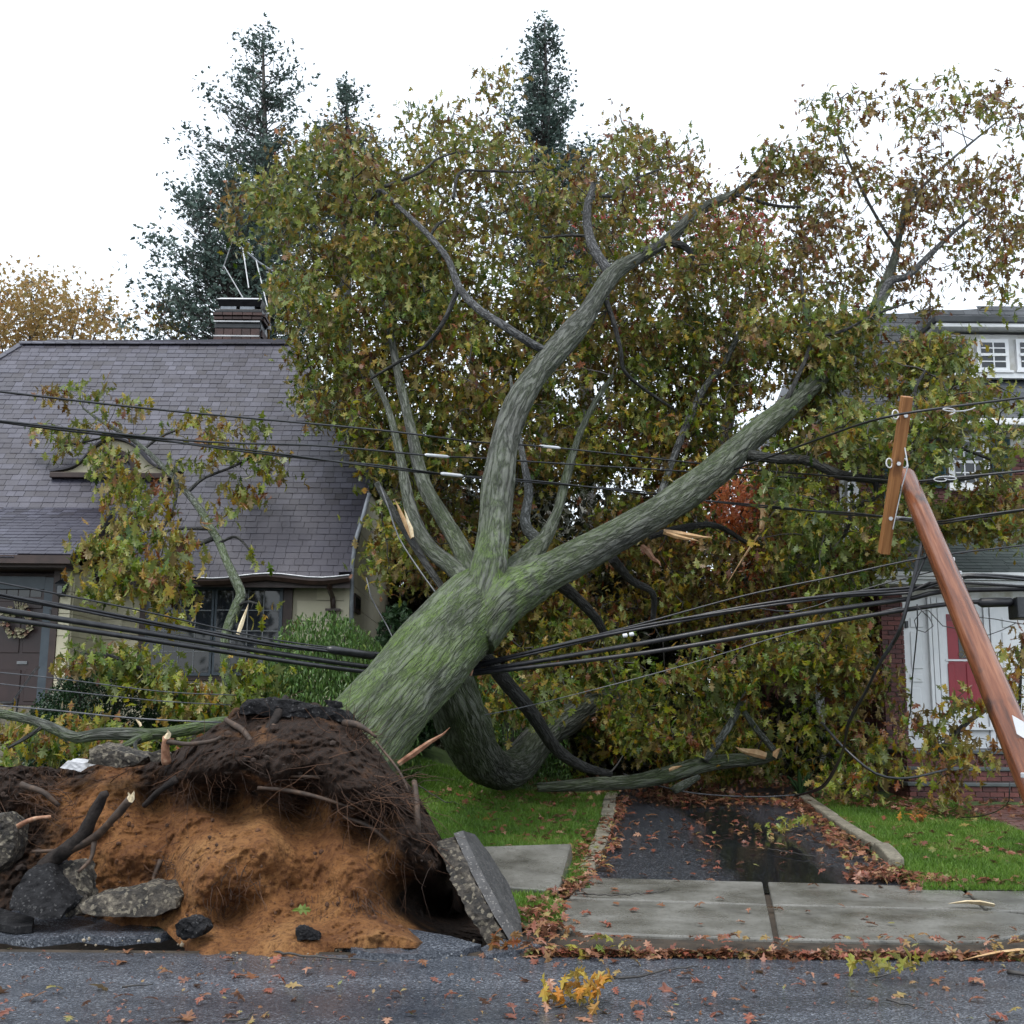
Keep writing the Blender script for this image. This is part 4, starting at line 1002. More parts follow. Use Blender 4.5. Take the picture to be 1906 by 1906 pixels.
def limb(name, path, mat, parent, moss=0.0, segs=None, step=None, amp=None, skel=None, cap=True, streak=None):
    """a limb through photo points (x, y, distance, half width in photo pixels) with furrowed bark"""
    pts = np.array([P(a, b, c) for a, b, c, _ in path])
    rad = np.array([d * c / F_PX * 0.995 for _, _, c, d in path])
    rm = rad.mean()
    segs = segs or int(np.clip(2 * math.pi * rm / 0.018, 7, 150)); step = step or float(np.clip(rm * 0.22, 0.03, 0.12))
    amp = rm * 0.075 if amp is None else amp
    sd_ = rng.uniform(0, 50)
    kn = [(rng.uniform(0, rm * 8), rng.uniform(0, 6.28)) for _ in range(5)] if rm > 0.08 else []
    def disp(co, r):
        q = np.stack([co[..., 0] * 17, co[..., 1] * 17, co[..., 2] * 2.0], -1) + sd_ + 0.5 * pn(np.stack([co[..., 0] * 5, co[..., 1] * 5, co[..., 2] * 3], -1))[..., None]
        w = np.stack([co[..., 0] * 1.6, co[..., 1] * 1.6, co[..., 2] * 0.9], -1) + sd_
        k_ = 0
        for lz, an_ in kn: k_ = k_ + rm * 0.16 * np.exp(-(((co[..., 2] - lz) / (rm * .5)) ** 2 + ((co[..., 0] - rm * math.cos(an_)) ** 2 + (co[..., 1] - rm * math.sin(an_)) ** 2) / (rm * .45) ** 2))
        return amp * (0.6 * ridged(q, 2) - 0.25) + amp * 1.5 * pn(w) + k_
    V, Fq, co, L = sweep(pts, rad, segs, step, disp)
    n = len(V) // segs
    if cap:
        V = np.vstack([V, V[:segs].mean(0), V[-segs:].mean(0)]); co = np.vstack([co, co[0], co[-1]]); L = np.append(L, [L[0], L[-1]])
        k = np.arange(segs); k2 = (k + 1) % segs; a, b = len(V) - 2, len(V) - 1
        Fq = np.vstack([Fq, np.stack([k2, k, np.full(segs, a), np.full(segs, a)], -1), np.stack([(n - 1) * segs + k, (n - 1) * segs + k2, np.full(segs, b), np.full(segs, b)], -1)])
        F2 = [tuple(f) if f[2] != f[3] else tuple(f[:3]) for f in Fq.tolist()]
    else: F2 = Fq
    st = fbm(np.stack([co[:, 0] * 3.2, co[:, 1] * 3.2, co[:, 2] * 0.45], -1) + sd_, 4)
    mo = np.clip(moss + moss * 2.0 * st, 0, 1)
    if streak is not None: mo = np.clip(mo + streak(V, L), 0, 1)
    o = mobj(name, V, F2, mat, parent, True, {'bark': co + sd_, 'moss': mo})
    if skel is not None: skel.append(catmull(pts, rad, 0.12)[0])
    return o

# ---------------------------------------------------------------- the fallen tree
ft = empty('fallen_tree', P(690, 1400, 11), 'huge uprooted oak with mossy forked trunk lying across the lawn between the two houses', 'fallen tree')
SK = []
def fork_moss(V): return 0.95 * np.exp(-np.sum((V - P(948, 1085, 13.2)) ** 2 * np.array((5, .5, 3)), 1)) * sst(-0.2, 0.3, fbm(V * np.array((5, 5, 4)), 3))
trunk = limb('trunk', [(622, 1432, 10.8, 92), (655, 1395, 10.95, 85), (692, 1352, 11.2, 80), (760, 1272, 11.9, 76), (823, 1196, 12.7, 74), (880, 1138, 13.3, 72), (918, 1098, 13.8, 56), (940, 1064, 14.2, 22)], M['bark'], ft, 0.62, 210, 0.026, 0.034, streak=lambda V, L: 0.75 * sst(0.1, 0.8, fbm(np.stack([V[:, 0] * 2.6 - V[:, 2] * 2.6, (V[:, 0] + V[:, 2]) * 0.45, V[:, 1] * 1.0], -1), 3) * 2.2) + fork_moss(V))
sA = limb('limb', [(880, 1175, 12.95, 40), (902, 1095, 13.15, 36), (915, 1020, 13.6, 30), (922, 950, 14.0, 29), (927, 890, 14.3, 30), (940, 820, 14.7, 28), (963, 755, 15, 26), (1003, 692, 15.5, 24), (1048, 637, 16, 23), (1092, 585, 16.6, 20), (1116, 545, 17, 17), (1145, 508, 17.4, 16), (1190, 480, 17.9, 13), (1240, 450, 18.4, 10), (1300, 395, 19, 9), (1370, 360, 19.6, 7), (1410, 325, 20, 5), (1440, 280, 20.4, 3)], M['bark'], ft, 0.16, 130, 0.032, 0.026, SK, streak=lambda V, L: 0.45 * (1 - sst(0.6, 3.2, L)) * (0.5 + 1.6 * fbm(V * np.array((5, 5, 1.0)), 3)) + fork_moss(V))
sB = limb('limb', [(880, 1185, 12.95, 45), (930, 1122, 13.15, 46), (990, 1082, 13.6, 41), (1050, 1052, 14.0, 36), (1115, 1017, 14.5, 32), (1180, 981, 14.9, 30), (1240, 945, 15.3, 29), (1290, 908, 15.7, 29), (1340, 868, 16.1, 27), (1380, 830, 16.5, 26), (1425, 790, 16.9, 24), (1460, 762, 17.2, 22), (1540, 690, 18, 16), (1610, 610, 18.7, 13), (1640, 550, 19.2, 12), (1665, 480, 19.7, 9), (1685, 390, 20.3, 7), (1700, 345, 20.7, 5)], M['bark'], ft, 0.30, 130, 0.032, 0.024, SK, streak=lambda V, L: fork_moss(V))
low = limb('limb', [(812, 1225, 12.9, 46), (838, 1290, 13.3, 47), (862, 1350, 14.0, 44), (893, 1405, 15.0, 41), (930, 1433, 16.0, 37), (964, 1422, 16.6, 33), (1010, 1370, 17.2, 29), (1060, 1335, 17.8, 28), (1110, 1312, 18.3, 27), (1190, 1290, 19, 23)], M['bark'], ft, 0.26, 150, 0.035, 0.032, SK)
G_, D_ = M['bark_grey'], M['bark_dark']
LIMBS = [
 (M['bark'], 0.2, [(893, 1110, 13.5, 24.5), (862, 1030, 14.3, 17.7), (825, 965, 14.8, 15.6), (795, 915, 15.2, 14.3), (780, 870, 15.5, 12.9), (765, 800, 16, 10.2), (742, 700, 17, 8.2), (722, 600, 17.8, 6.1), (700, 520, 18.5, 4.8)]),
 (M['bark'], 0.2, [(880, 1090, 13.7, 20.4), (838, 1052, 14.1, 17.0), (800, 1020, 14.4, 15.0), (772, 970, 14.8, 12.9), (757, 915, 15.2, 10.9), (745, 850, 15.7, 8.2), (722, 760, 16.5, 6.1), (690, 690, 17.2, 4.1)]),
 (M['bark'], 0.25, [(915, 1110, 13.7, 29.9), (960, 1062, 14.2, 25.8), (990, 1030, 14.6, 20.4), (1015, 1000, 15, 13.6), (1038, 950, 15.4, 9.5), (1055, 885, 15.9, 8.8), (1080, 805, 16.5, 6.1), (1108, 748, 17, 5.4), (1140, 700, 17.6, 3.4)]),
 (G_, 0.1, [(1005, 1010, 15, 12.8), (978, 975, 15.2, 10.4), (984, 915, 15.5, 8.8), (975, 860, 15.8, 6.4), (962, 790, 16.4, 4.8), (950, 700, 17, 3.2)]),
 (G_, 0.0, [(1140, 515, 17.3, 11.2), (1108, 468, 17.5, 10.4), (1094, 425, 17.8, 8.8), (1094, 385, 18, 8.0), (1105, 342, 18.2, 5.6)]),
 (G_, 0.0, [(1030, 660, 15.8, 6.8), (990, 640, 15.6, 8.2), (940, 608, 15.6, 8.2), (890, 575, 15.8, 7.5), (855, 535, 16, 7.5), (832, 480, 16.3, 6.1), (790, 430, 16.6, 5.4), (745, 388, 17, 4.8), (708, 354, 17.3, 3.4), (688, 375, 17.5, 2.0)]),
 (D_, 0.0, [(852, 540, 16, 5.6), (825, 600, 16, 4.8), (790, 645, 16.1, 4.0), (745, 672, 16.3, 3.2), (690, 705, 16.6, 2.4)]),
 (G_, 0.0, [(706, 357, 17.3, 3.2), (699, 420, 17.6, 4.0), (696, 480, 17.8, 5.6), (708, 520, 18, 6.4), (722, 555, 18.2, 6.4), (735, 585, 18.4, 5.6)]),
 (D_, 0.0, [(716, 347, 17.3, 4.0), (780, 322, 17.5, 3.2), (812, 297, 17.7, 2.4), (850, 283, 18, 2.0)]),
 (D_, 0.0, [(843, 370, 17.4, 3.2), (856, 322, 17.6, 3.2), (900, 318, 17.8, 2.4), (960, 320, 18, 2.4), (1010, 318, 18.3, 1.6)]),
 (D_, 0.0, [(800, 440, 16.6, 3.2), (815, 418, 16.6, 3.2), (830, 410, 16.6, 2.4)]),
 (D_, 0.0, [(1128, 560, 17, 5.6), (1142, 600, 17, 4.8), (1155, 650, 17, 4.0), (1162, 690, 17.1, 4.0), (1200, 725, 17.3, 3.2), (1260, 765, 17.6, 2.4)]),
 (G_, 0.0, [(1365, 362, 19.5, 4.0), (1400, 372, 19.6, 4.0), (1445, 383, 19.7, 3.2), (1490, 385, 19.8, 2.4)]),
 (G_, 0.0, [(1102, 365, 18.1, 3.2), (1150, 362, 18.2, 3.2), (1190, 330, 18.4, 2.4), (1260, 305, 18.8, 1.6)]),
 (D_, 0.0, [(1097, 440, 17.7, 3.2), (1060, 438, 17.8, 3.2), (1010, 442, 18, 2.4)]),
 (D_, 0.0, [(1240, 452, 18.4, 6.4), (1272, 458, 18.4, 7.2), (1288, 478, 18.4, 4.8), (1285, 505, 18.4, 2.4)]),
 (M['bark_dark'], 0.05, [(1368, 848, 16.4, 14.8), (1400, 848, 16.35, 11.1), (1450, 855, 16.3, 9.6), (1500, 857, 16.3, 9.6), (1560, 882, 16.2, 9.6), (1610, 891, 16.2, 8.1), (1680, 894, 16.2, 6.7), (1770, 893, 16.3, 5.2), (1850, 880, 16.5, 3.0)]),
 (G_, 0.0, [(1630, 570, 19, 7.2), (1655, 525, 19.3, 7.2), (1690, 513, 19.5, 6.4), (1730, 475, 19.8, 5.6), (1775, 432, 20.2, 4.0), (1830, 390, 20.6, 2.4)]),
 (G_, 0.0, [(1692, 372, 20.5, 4.0), (1740, 325, 20.8, 3.2), (1800, 272, 21.2, 2.4), (1862, 222, 21.5, 1.6)]),
 (D_, 0.0, [(1668, 462, 19.8, 3.2), (1635, 410, 20, 3.2), (1600, 345, 20.3, 3.2), (1565, 265, 20.6, 2.4), (1546, 215, 21, 1.6)]),
 (D_, 0.0, [(1452, 765, 17.1, 4.8), (1476, 720, 17.2, 4.8), (1508, 640, 17.6, 4.0), (1498, 580, 18, 3.2), (1490, 500, 18.5, 2.4)]),
 (D_, 0.0, [(1510, 630, 17.6, 3.2), (1570, 615, 17.6, 3.2), (1630, 585, 17.8, 2.4), (1700, 560, 18, 1.6)]),
 (D_, 0.0, [(1675, 882, 16.2, 4.8), (1700, 845, 16.2, 4.8), (1745, 820, 16.3, 4.0), (1800, 838, 16.3, 3.2), (1860, 862, 16.3, 2.4)]),
 (D_, 0.0, [(1712, 826, 16.2, 3.2), (1707, 770, 16.2, 3.2), (1704, 725, 16.3, 3.2), (1722, 690, 16.4, 2.4)]),
 (D_, 0.0, [(1530, 805, 17, 3.2), (1570, 835, 16.9, 3.2), (1620, 865, 16.8, 2.4), (1660, 870, 16.8, 1.6)]),
 (D_, 0.0, [(1630, 895, 16.2, 6.4), (1630, 925, 16.2, 4.8), (1590, 945, 16.3, 4.0), (1580, 975, 16.3, 4.0), (1570, 1000, 16.3, 3.2)]),
 (G_, 0.1, [(1225, 935, 17.5, 7.2), (1262, 830, 18.2, 7.2), (1308, 728, 18.6, 6.4), (1345, 680, 18.8, 6.4), (1380, 612, 19, 4.8), (1405, 545, 19.4, 3.2)]),
 (D_, 0.0, [(885, 1195, 13.4, 9.6), (935, 1262, 13.9, 13.6), (990, 1328, 14.4, 12.8), (1032, 1390, 15, 12.0), (1080, 1425, 15.6, 9.6), (1135, 1440, 16.2, 6.4)]),
 (D_, 0.0, [(1040, 1085, 14.6, 12.8), (1075, 1115, 14.9, 10.4), (1108, 1150, 15.2, 8.8), (1125, 1180, 15.4, 7.2)]),
 (D_, 0.0, [(1140, 1040, 15, 9.6), (1175, 1080, 15.3, 7.2), (1215, 1105, 15.6, 5.6), (1215, 1160, 15.8, 4.8)]),
 (D_, 0.05, [(838, 1115, 14, 6.4), (800, 1060, 14.2, 7.2), (765, 1005, 14.4, 7.2), (728, 945, 14.6, 6.4), (702, 900, 14.8, 5.6)]),
 (D_, 0.0, [(1210, 1000, 15.5, 4.8), (1260, 985, 15.8, 7.2), (1330, 978, 16.2, 5.6), (1390, 1010, 16.6, 4.0)]),
]
for mat_, mo_, pth in LIMBS: limb('limb', pth, mat_, ft, mo_, skel=SK)
def splinter(parent, a, b, c, w, mat, name='splinter'):
    """a torn wedge of wood: a at its root, b its tip, w wide"""
    a, b, c = map(np.asarray, (a, b, c)); d = b - a; s = np.cross(d, c); s = s / np.linalg.norm(s) * w; t = np.cross(s, d); t = t / np.linalg.norm(t) * w * 0.4
    mb = MB(); V = []
    for k, (f, g) in enumerate(((0, .8), (.3, 1), (.6, .7), (.85, .35), (1, .06))):
        m = a + d * f + t * math.sin(f * 3) * 1.2 + s * 0.25 * random.uniform(-1, 1)
        V += [m - s * g, m + t * g, m + s * g * .7, m - t * g]
    mb.add(V, [(k * 4 + e, k * 4 + (e + 1) % 4, k * 4 + 4 + (e + 1) % 4, k * 4 + 4 + e) for k in range(4) for e in range(4)] + [(3, 2, 1, 0), (16, 17, 18, 19)])
    return mb.build(name, mat, parent)
cv = (0.1, 1, 0.2)
splinter(ft, P(1235, 988, 15.2), P(1325, 1001, 15.2), cv, 0.05, M['split_wood']); splinter(ft, P(1240, 992, 15.1), P(1300, 1008, 15.1), cv, 0.035, M['split_wood'])
splinter(ft, P(1195, 1015, 15.3), P(1230, 1052, 15.1), cv, 0.05, M['red_wood']); splinter(ft, P(1418, 985, 17.0), P(1420, 890, 17.0), cv, 0.05, M['split_wood'])
splinter(ft, P(1420, 985, 17.0), P(1350, 1090, 17.0), cv, 0.02, M['split_wood']); splinter(ft, P(766, 1002, 14.3), P(735, 932, 14.3), cv, 0.04, M['split_wood']); splinter(ft, P(768, 1000, 14.25), P(752, 948, 14.25), cv, 0.03, M['pale_wood'])
splinter(ft, P(742, 1422, 10.6), P(838, 1355, 10.5), cv, 0.032, M['red_wood']); splinter(ft, P(876, 1258, 13.0), P(879, 1222, 13.0), cv, 0.02, M['red_wood'])
# crown
SKP = np.vstack(SK)
REG = [
 ([(565, 690), (525, 560), (475, 445), (445, 360), (520, 300), (600, 262), (690, 275), (745, 340), (820, 420), (900, 560), (905, 830), (780, 880), (640, 815)], 17.0, 20.5, 900, 0.40),
 ([(700, 290), (790, 235), (860, 215), (950, 285), (1050, 310), (1130, 275), (1205, 255), (1265, 300), (1330, 350), (1400, 360), (1440, 520), (1400, 760), (1250, 900), (1000, 900), (900, 800), (850, 500)], 17.8, 21.5, 1050, 0.46),
 ([(880, 540), (1150, 560), (1400, 540), (1400, 880), (1180, 900), (960, 900), (880, 760)], 18.8, 22.0, 520, 0.45),
 ([(620, 420), (880, 420), (900, 800), (680, 800)], 18.8, 21.5, 260, 0.45),
 ([(1390, 600), (1480, 500), (1560, 560), (1690, 640), (1740, 640), (1760, 700), (1620, 720), (1520, 700)], 17.4, 19.5, 170, 0.42),
 ([(1450, 760), (1500, 715), (1560, 760), (1700, 765), (1780, 720), (1906, 770), (1906, 850), (1780, 830), (1700, 960), (1620, 1030), (1500, 1080), (1380, 1000), (1340, 900)], 15.2, 18.0, 400, 0.34),
 ([(1690, 930), (1906, 890), (1906, 965), (1780, 985), (1690, 985)], 16.3, 17.8, 90, 0.50),
 ([(1400, 330), (1500, 270), (1560, 420), (1560, 560), (1420, 480)], 19.0, 21.5, 120, 0.62),
 ([(1400, 620), (1560, 640), (1570, 860), (1480, 930), (1390, 860)], 18.0, 20.2, 130, 0.42),
 ([(1440, 440), (1500, 330), (1560, 250), (1660, 230), (1740, 215), (1830, 210), (1906, 240), (1906, 480), (1850, 560), (1740, 590), (1560, 580), (1480, 520)], 19.3, 22, 330, 0.74),
 ([(1510, 200), (1560, 165), (1680, 160), (1800, 170), (1880, 165), (1906, 200), (1906, 250), (1700, 240), (1560, 250)], 20.0, 22, 26, 0.74),
 ([(720, 890), (900, 890), (1000, 990), (1200, 900), (1340, 880), (1500, 900), (1600, 1050), (1560, 1190), (1300, 1160), (1150, 1140), (1000, 1230), (900, 1260), (860, 1150), (740, 1000)], 18.0, 22, 850, 0.56),
 ([(1080, 1180), (1200, 1215), (1330, 1185), (1450, 1160), (1590, 1140), (1625, 1200), (1680, 1240), (1672, 1360), (1590, 1430), (1400, 1440), (1150, 1440), (1060, 1420), (1100, 1300)], 16.6, 19.5, 430, 0.40),
 ([(1250, 1200), (1420, 1150), (1580, 1150), (1600, 1240), (1400, 1290), (1240, 1270)], 16.0, 17.0, 90, 0.36),
 ([(900, 1150), (1060, 1180), (1160, 1170), (1180, 1330), (1060, 1300), (960, 1270)], 17.5, 20, 180, 0.45),
 ([(895, 1290), (1000, 1250), (1080, 1290), (1050, 1370), (980, 1330), (905, 1350)], 15.2, 16.4, 46, 0.32),
 ([(1150, 1340), (1330, 1330), (1350, 1420), (1180, 1430)], 16.2, 17.2, 60, 0.42),
 ([(1500, 1180), (1560, 1130), (1640, 1210), (1650, 1330), (1540, 1340)], 17.0, 18.2, 60, 0.50),
 ([(1640, 640), (1790, 600), (1815, 640), (1800, 690), (1720, 720), (1640, 720)], 16.8, 18.5, 60, 0.40),
 ([(1700, 705), (1906, 735), (1906, 800), (1740, 790)], 16.0, 17.6, 36, 0.40),
 ([(700, 900), (760, 930), (750, 1060), (690, 1080), (680, 980)], 15.3, 17, 24, 0.50),
 ([(1500, 1080), (1620, 1000), (1690, 1010), (1660, 1050), (1580, 1100)], 16.4, 17.6, 60, 0.44),
]
CC, TT = [], []
for poly, y0, y1, n, t in REG:
    c, q = poly_pts(poly, int(n * 1.75), y0, y1)
    k = fbm(c * np.array((0.75, 0.6, 0.95)) + 3.7, 3) + rng.normal(0, 0.10, len(c)) > (0.03 if y1 < 20.1 and np.mean([b for _, b in poly]) > 1000 else 0.07 if t > 0.7 else -0.05)      # ragged holes
    k &= ~((q[:, 1] > 1375) & (c[:, 1] < 17.6))
    k &= ~((q[:, 0] > 1590) & (q[:, 1] > 1045) & (q[:, 1] < 1215))
    k &= ~((((q[:, 0] - 1372) / 62) ** 2 + ((q[:, 1] - 935) / 66) ** 2 < 1)) & ~((q[:, 0] > 1690) & (q[:, 1] > 985) & (q[:, 1] < 1215))
    for pp, m_ in (([(1040, 1060), (1180, 983), (1290, 905), (1385, 828), (1475, 745)], 62), ([(1390, 850), (1500, 857), (1560, 882), (1640, 893)], 40), ([(950, 1425), (1010, 1365), (1100, 1315)], 50), ([(1000, 1462), (1240, 1440), (1440, 1405)], 42)):
        for (xa, ya), (xb, yb) in zip(pp[:-1], pp[1:]):
            dv = np.array((xb - xa, yb - ya)); tt_ = np.clip(((q - (xa, ya)) @ dv) / (dv @ dv), 0, 1); dd = np.linalg.norm(q - np.array((xa, ya)) - tt_[:, None] * dv, axis=1)
            k &= ~((dd < m_) & (c[:, 1] < 17.6))
    c = c[k]; n = len(c)
    CC.append(c); TT.append(np.clip(t + rng.normal(0, 0.13, n), 0, 1))
CC = np.vstack(CC); TT = np.concatenate(TT)
TT = np.clip(TT + 0.42 * fbm(CC * 0.9, 3), 0, 1)
ok = CC[:, 2] > zg(CC[:, 0], CC[:, 1]) + 0.12
CC, TT = CC[ok], TT[ok]
notwall = lambda p: (p[:, 2] > zg(p[:, 0], p[:, 1]) + 0.03) & ~((p[:, 0] > mx0 - 0.1) & (p[:, 1] > YM - 0.25) & (p[:, 2] < zeave + 0.2)) & ~((p[:, 0] > mx0) & (p[:, 1] > RE[1]) & (p[:, 2] < RE[2] + (p[:, 1] - RE[1]) * math.tan(RS) + 0.1) & (p[:, 2] > zeave)) & ~((p[:, 0] > px0 - 0.1) & (p[:, 1] > YP - 0.3) & (p[:, 2] < zso + 0.6))
# ragged shoots standing out of the crown
SH = []
for a, b, Y in [(u_, v_, 19.5) for u_, v_ in ((470, 330), (520, 275), (585, 235), (640, 240), (700, 240), (770, 215), (800, 190), (850, 180), (905, 205), (960, 235), (1080, 285), (1140, 235), (1160, 215), (1215, 240), (1260, 260), (1310, 320), (1430, 255), (1450, 275), (1490, 290), (910, 135), (930, 130), (450, 400), (430, 360), (560, 640), (550, 560), (590, 740), (1520, 180), (1550, 200), (1600, 175), (1680, 165), (1740, 170), (1790, 160), (1840, 165), (1890, 200), (1900, 300), (1880, 420), (1860, 520), (1540, 240))]:
    for k in range(4): SH.append(P(a + random.gauss(0, 12), b + random.gauss(0, 10) + 14 * k, Y + random.gauss(0, .3)))
CC = np.vstack([CC, SH]); TT = np.concatenate([TT, np.clip(rng.normal(0.5, 0.2, len(SH)), 0, 1)])
S, E = grow(SKP, CC)
twigs('twigs', S, E, 0.014, 0.0045, M['twig'], ft)
foliage('foliage', CC, TT, 16, 0.16, 0.083, OAK, M['leaf'], ft, keep=notwall, down=0.7, droop=(42, 36), tj=0.15)
# ---------------------------------------------------------------- torn-up root plate and the sand beneath
import bmesh
CP = np.array([(330, 1720, 9.45, 1), (400, 1748, 9.05, 1), (520, 1744, 9.08, 1), (640, 1742, 9.1, 1), (760, 1738, 9.2, .8), (830, 1745, 9.9, 0), (900, 1748, 10.3, 0), (960, 1750, 10.4, 0),
 (450, 1630, 9.42, 1), (390, 1600, 9.45, 1), (520, 1590, 9.62, 1), (560, 1640, 9.75, 1), (500, 1540, 9.8, 1), (640, 1580, 9.72, 1), (680, 1640, 9.5, 1), (600, 1690, 9.45, 1), (350, 1670, 9.5, 1), (425, 1705, 9.75, .7), (380, 1650, 9.3, .9), (470, 1690, 9.55, 1), (290, 1640, 10.1, .5), (250, 1590, 10.0, 1), (240, 1685, 9.85, 1), (180, 1650, 10.1, .9), (310, 1590, 10.05, .8),
 (400, 1520, 10.2, .9), (500, 1500, 10.4, .8), (330, 1520, 10.3, .8), (600, 1520, 10.25, .8), (700, 1565, 9.95, .8), (735, 1620, 9.9, .8), (710, 1700, 9.55, .8),
 (300, 1490, 10.85, .5), (420, 1482, 10.9, .5), (560, 1492, 10.75, .4), (690, 1535, 10.35, .25),
 (330, 1440, 10.25, .08), (420, 1440, 9.95, .06), (520, 1450, 9.8, .05), (620, 1475, 9.72, .05), (700, 1500, 9.62, .05), (760, 1545, 9.6, .05), (800, 1590, 9.65, .1), (815, 1640, 9.85, .05),
 (450, 1370, 10.3, .12), (550, 1360, 10.15, .1), (640, 1380, 10.05, .1), (700, 1430, 9.9, .06), (760, 1480, 9.85, .1), (440, 1312, 10.7, 0), (520, 1302, 10.75, 0), (600, 1312, 10.75, 0), (660, 1350, 10.6, 0), (700, 1395, 10.4, 0), (790, 1500, 10.2, .05),
 (100, 1480, 10.6, .5), (30, 1480, 10.3, .04), (60, 1550, 10.5, .12), (20, 1620, 10.3, .04), (100, 1600, 10.2, .5), (120, 1440, 10.9, .25), (200, 1430, 10.9, .5), (175, 1505, 10.4, 1), (230, 1480, 10.5, 1), (215, 1540, 10.2, 1), (270, 1440, 10.8, .3), (320, 1405, 10.7, .08), (50, 1700, 10.15, .05), (150, 1706, 10.0, .3), (-40, 1500, 10.3, .05), (-40, 1700, 10.2, .05),
 (790, 1680, 11.5, 0), (840, 1700, 11.7, 0), (865, 1640, 11.2, 0), (765, 1690, 10.6, .1), (760, 1650, 10.3, .2)], float)
def tps(xy, val, smooth=0.02):
    n = len(xy); d = np.linalg.norm(xy[:, None] - xy[None], axis=2); K = np.where(d > 0, d * d * np.log(np.maximum(d, 1e-9)), 0) + smooth * np.eye(n)
    Q = np.hstack([np.ones((n, 1)), xy]); A = np.block([[K, Q], [Q.T, np.zeros((3, 3))]])
    w = np.linalg.solve(A, np.concatenate([val, np.zeros(3)]))
    def f(p):
        d = np.linalg.norm(p[:, None] - xy[None], axis=2); U = np.where(d > 0, d * d * np.log(np.maximum(d, 1e-9)), 0)
        return U @ w[:n] + w[n] + p @ w[n + 1:]
    return f
fY = tps(CP[:, :2] / 100, CP[:, 2]); fS = tps(CP[:, :2] / 100, CP[:, 3], 0.05)
SIL = np.array([(-60, 1426), (100, 1428), (165, 1414), (240, 1422), (300, 1408), (345, 1388), (400, 1352), (435, 1322), (480, 1308), (540, 1302), (600, 1314), (650, 1342), (690, 1382), (720, 1425), (760, 1462), (790, 1505), (815, 1548), (828, 1580), (850, 1610), (900, 1660), (960, 1730)], float)
cols = np.arange(-60, 962, 3.4); nr, nb_ = 128, 14
PX = np.repeat(cols[:, None], nr, 1)
top = np.interp(cols, SIL[:, 0], SIL[:, 1]) + 13 * fbm(np.stack([cols * 0.035, cols * 0, cols * 0], -1), 3)
v = np.linspace(0, 1, nr)
bot = 1714 + 40 * sst(290, 350, cols)
PY = bot[:, None] + (top - bot)[:, None] * v[None]
q = np.stack([PX, PY], -1).reshape(-1, 2)
Yv = np.concatenate([fY(c / 100) for c in np.array_split(q, 40)]); Sv = np.concatenate([fS(c / 100) for c in np.array_split(q, 40)])
Yv = np.clip(Yv, 8.95, 12.2)
dirs = np.array([CMn @ ((a - 953) / F_PX, (953 - b) / F_PX, -1.0) for a, b in q])
pos0 = np.array((0, 0, EYE)) + dirs * (Yv / dirs[:, 1])[:, None]
soil = np.clip(Sv + 0.75 * fbm(pos0 * np.array((3, 3, 5)), 4), 0, 1)
dark = 1 - sst(0.25, 0.6, soil)
nz = 0.21 * fbm(pos0 * 2.1, 5, 0.6) + 0.075 * (1 - dark) * ridged(pos0 * np.array((4.5, 4.5, 2.0)), 3) + (0.035 + 0.05 * dark) * ridged(pos0 * np.array((5, 5, 8)) + 2 * fbm(pos0 * 3, 2)[:, None], 3) + 0.03 * dark * fbm(pos0 * 22, 3) + 0.012 * fbm(pos0 * 14, 3)
seeds = pos0[rng.integers(0, len(pos0), 900)] + rng.normal(0, 0.03, (900, 3))
F12 = np.empty((len(pos0), 2))
for a in range(0, len(pos0), 4000):
    dd = np.sum((pos0[a:a + 4000, None] - seeds[None]) ** 2, 2); F12[a:a + 4000] = np.sqrt(np.partition(dd, 1, 1)[:, :2])
clod = np.clip((F12[:, 1] - F12[:, 0]) * 9, 0, 1) * (0.6 + 0.8 * pn(seeds[np.zeros(len(pos0), int)] * 0 + pos0 * 4))
nz = nz + (0.085 * dark + 0.022 * (1 - dark)) * clod
edge = np.ones_like(Yv)
Yn = Yv - nz * edge
pos = np.array((0, 0, EYE)) + dirs * (Yn / dirs[:, 1])[:, None]
pos = pos.reshape(len(cols), nr, 3); soil = soil.reshape(len(cols), nr)
# the crust folds back over the top
ext = []; sx = []
for k in (3, 2, 1):                      # soil spilled over the broken road edge
    r0_ = pos[:, 0].copy(); w_ = sst(340, 400, cols) * (1 - sst(540, 630, cols)) * np.clip(0.7 + 1.1 * fbm(np.stack([cols * .012, cols * 0, cols * 0], -1), 3), 0.1, 2)
    r0_[:, 1] -= 0.10 * k * w_; r0_[:, 2] = np.where(w_ > 0.02, 0.05 - 0.023 * k + 0.02 * fbm(r0_ * 9 + k, 2), r0_[:, 2]); r0_[:, 2] -= 0.04 * (k == 3)
    ext.append(r0_[:, None]); sx.append(soil[:, :1] * 0.9)
ext.append(pos); sx.append(soil)
for k in range(1, nb_ + 1):
    t = k / nb_; last = pos[:, -1].copy()
    last[:, 1] += 1.25 * t; last[:, 2] -= 0.05 * t + 0.55 * t * t - 0.06 * fbm(np.stack([last[:, 0] * 2, last[:, 1] * 2, last[:, 2]], -1), 3)
    ext.append(last[:, None]); sx.append(0.02 * np.ones((len(cols), 1)))
allp = np.concatenate(ext, 1); allsoil = np.concatenate(sx, 1); nrr = allp.shape[1]
i = (np.arange(len(cols) - 1)[:, None] * nrr + np.arange(nrr - 1)[None]).ravel()
FQ = np.stack([i, i + nrr, i + nrr + 1, i + 1], -1)
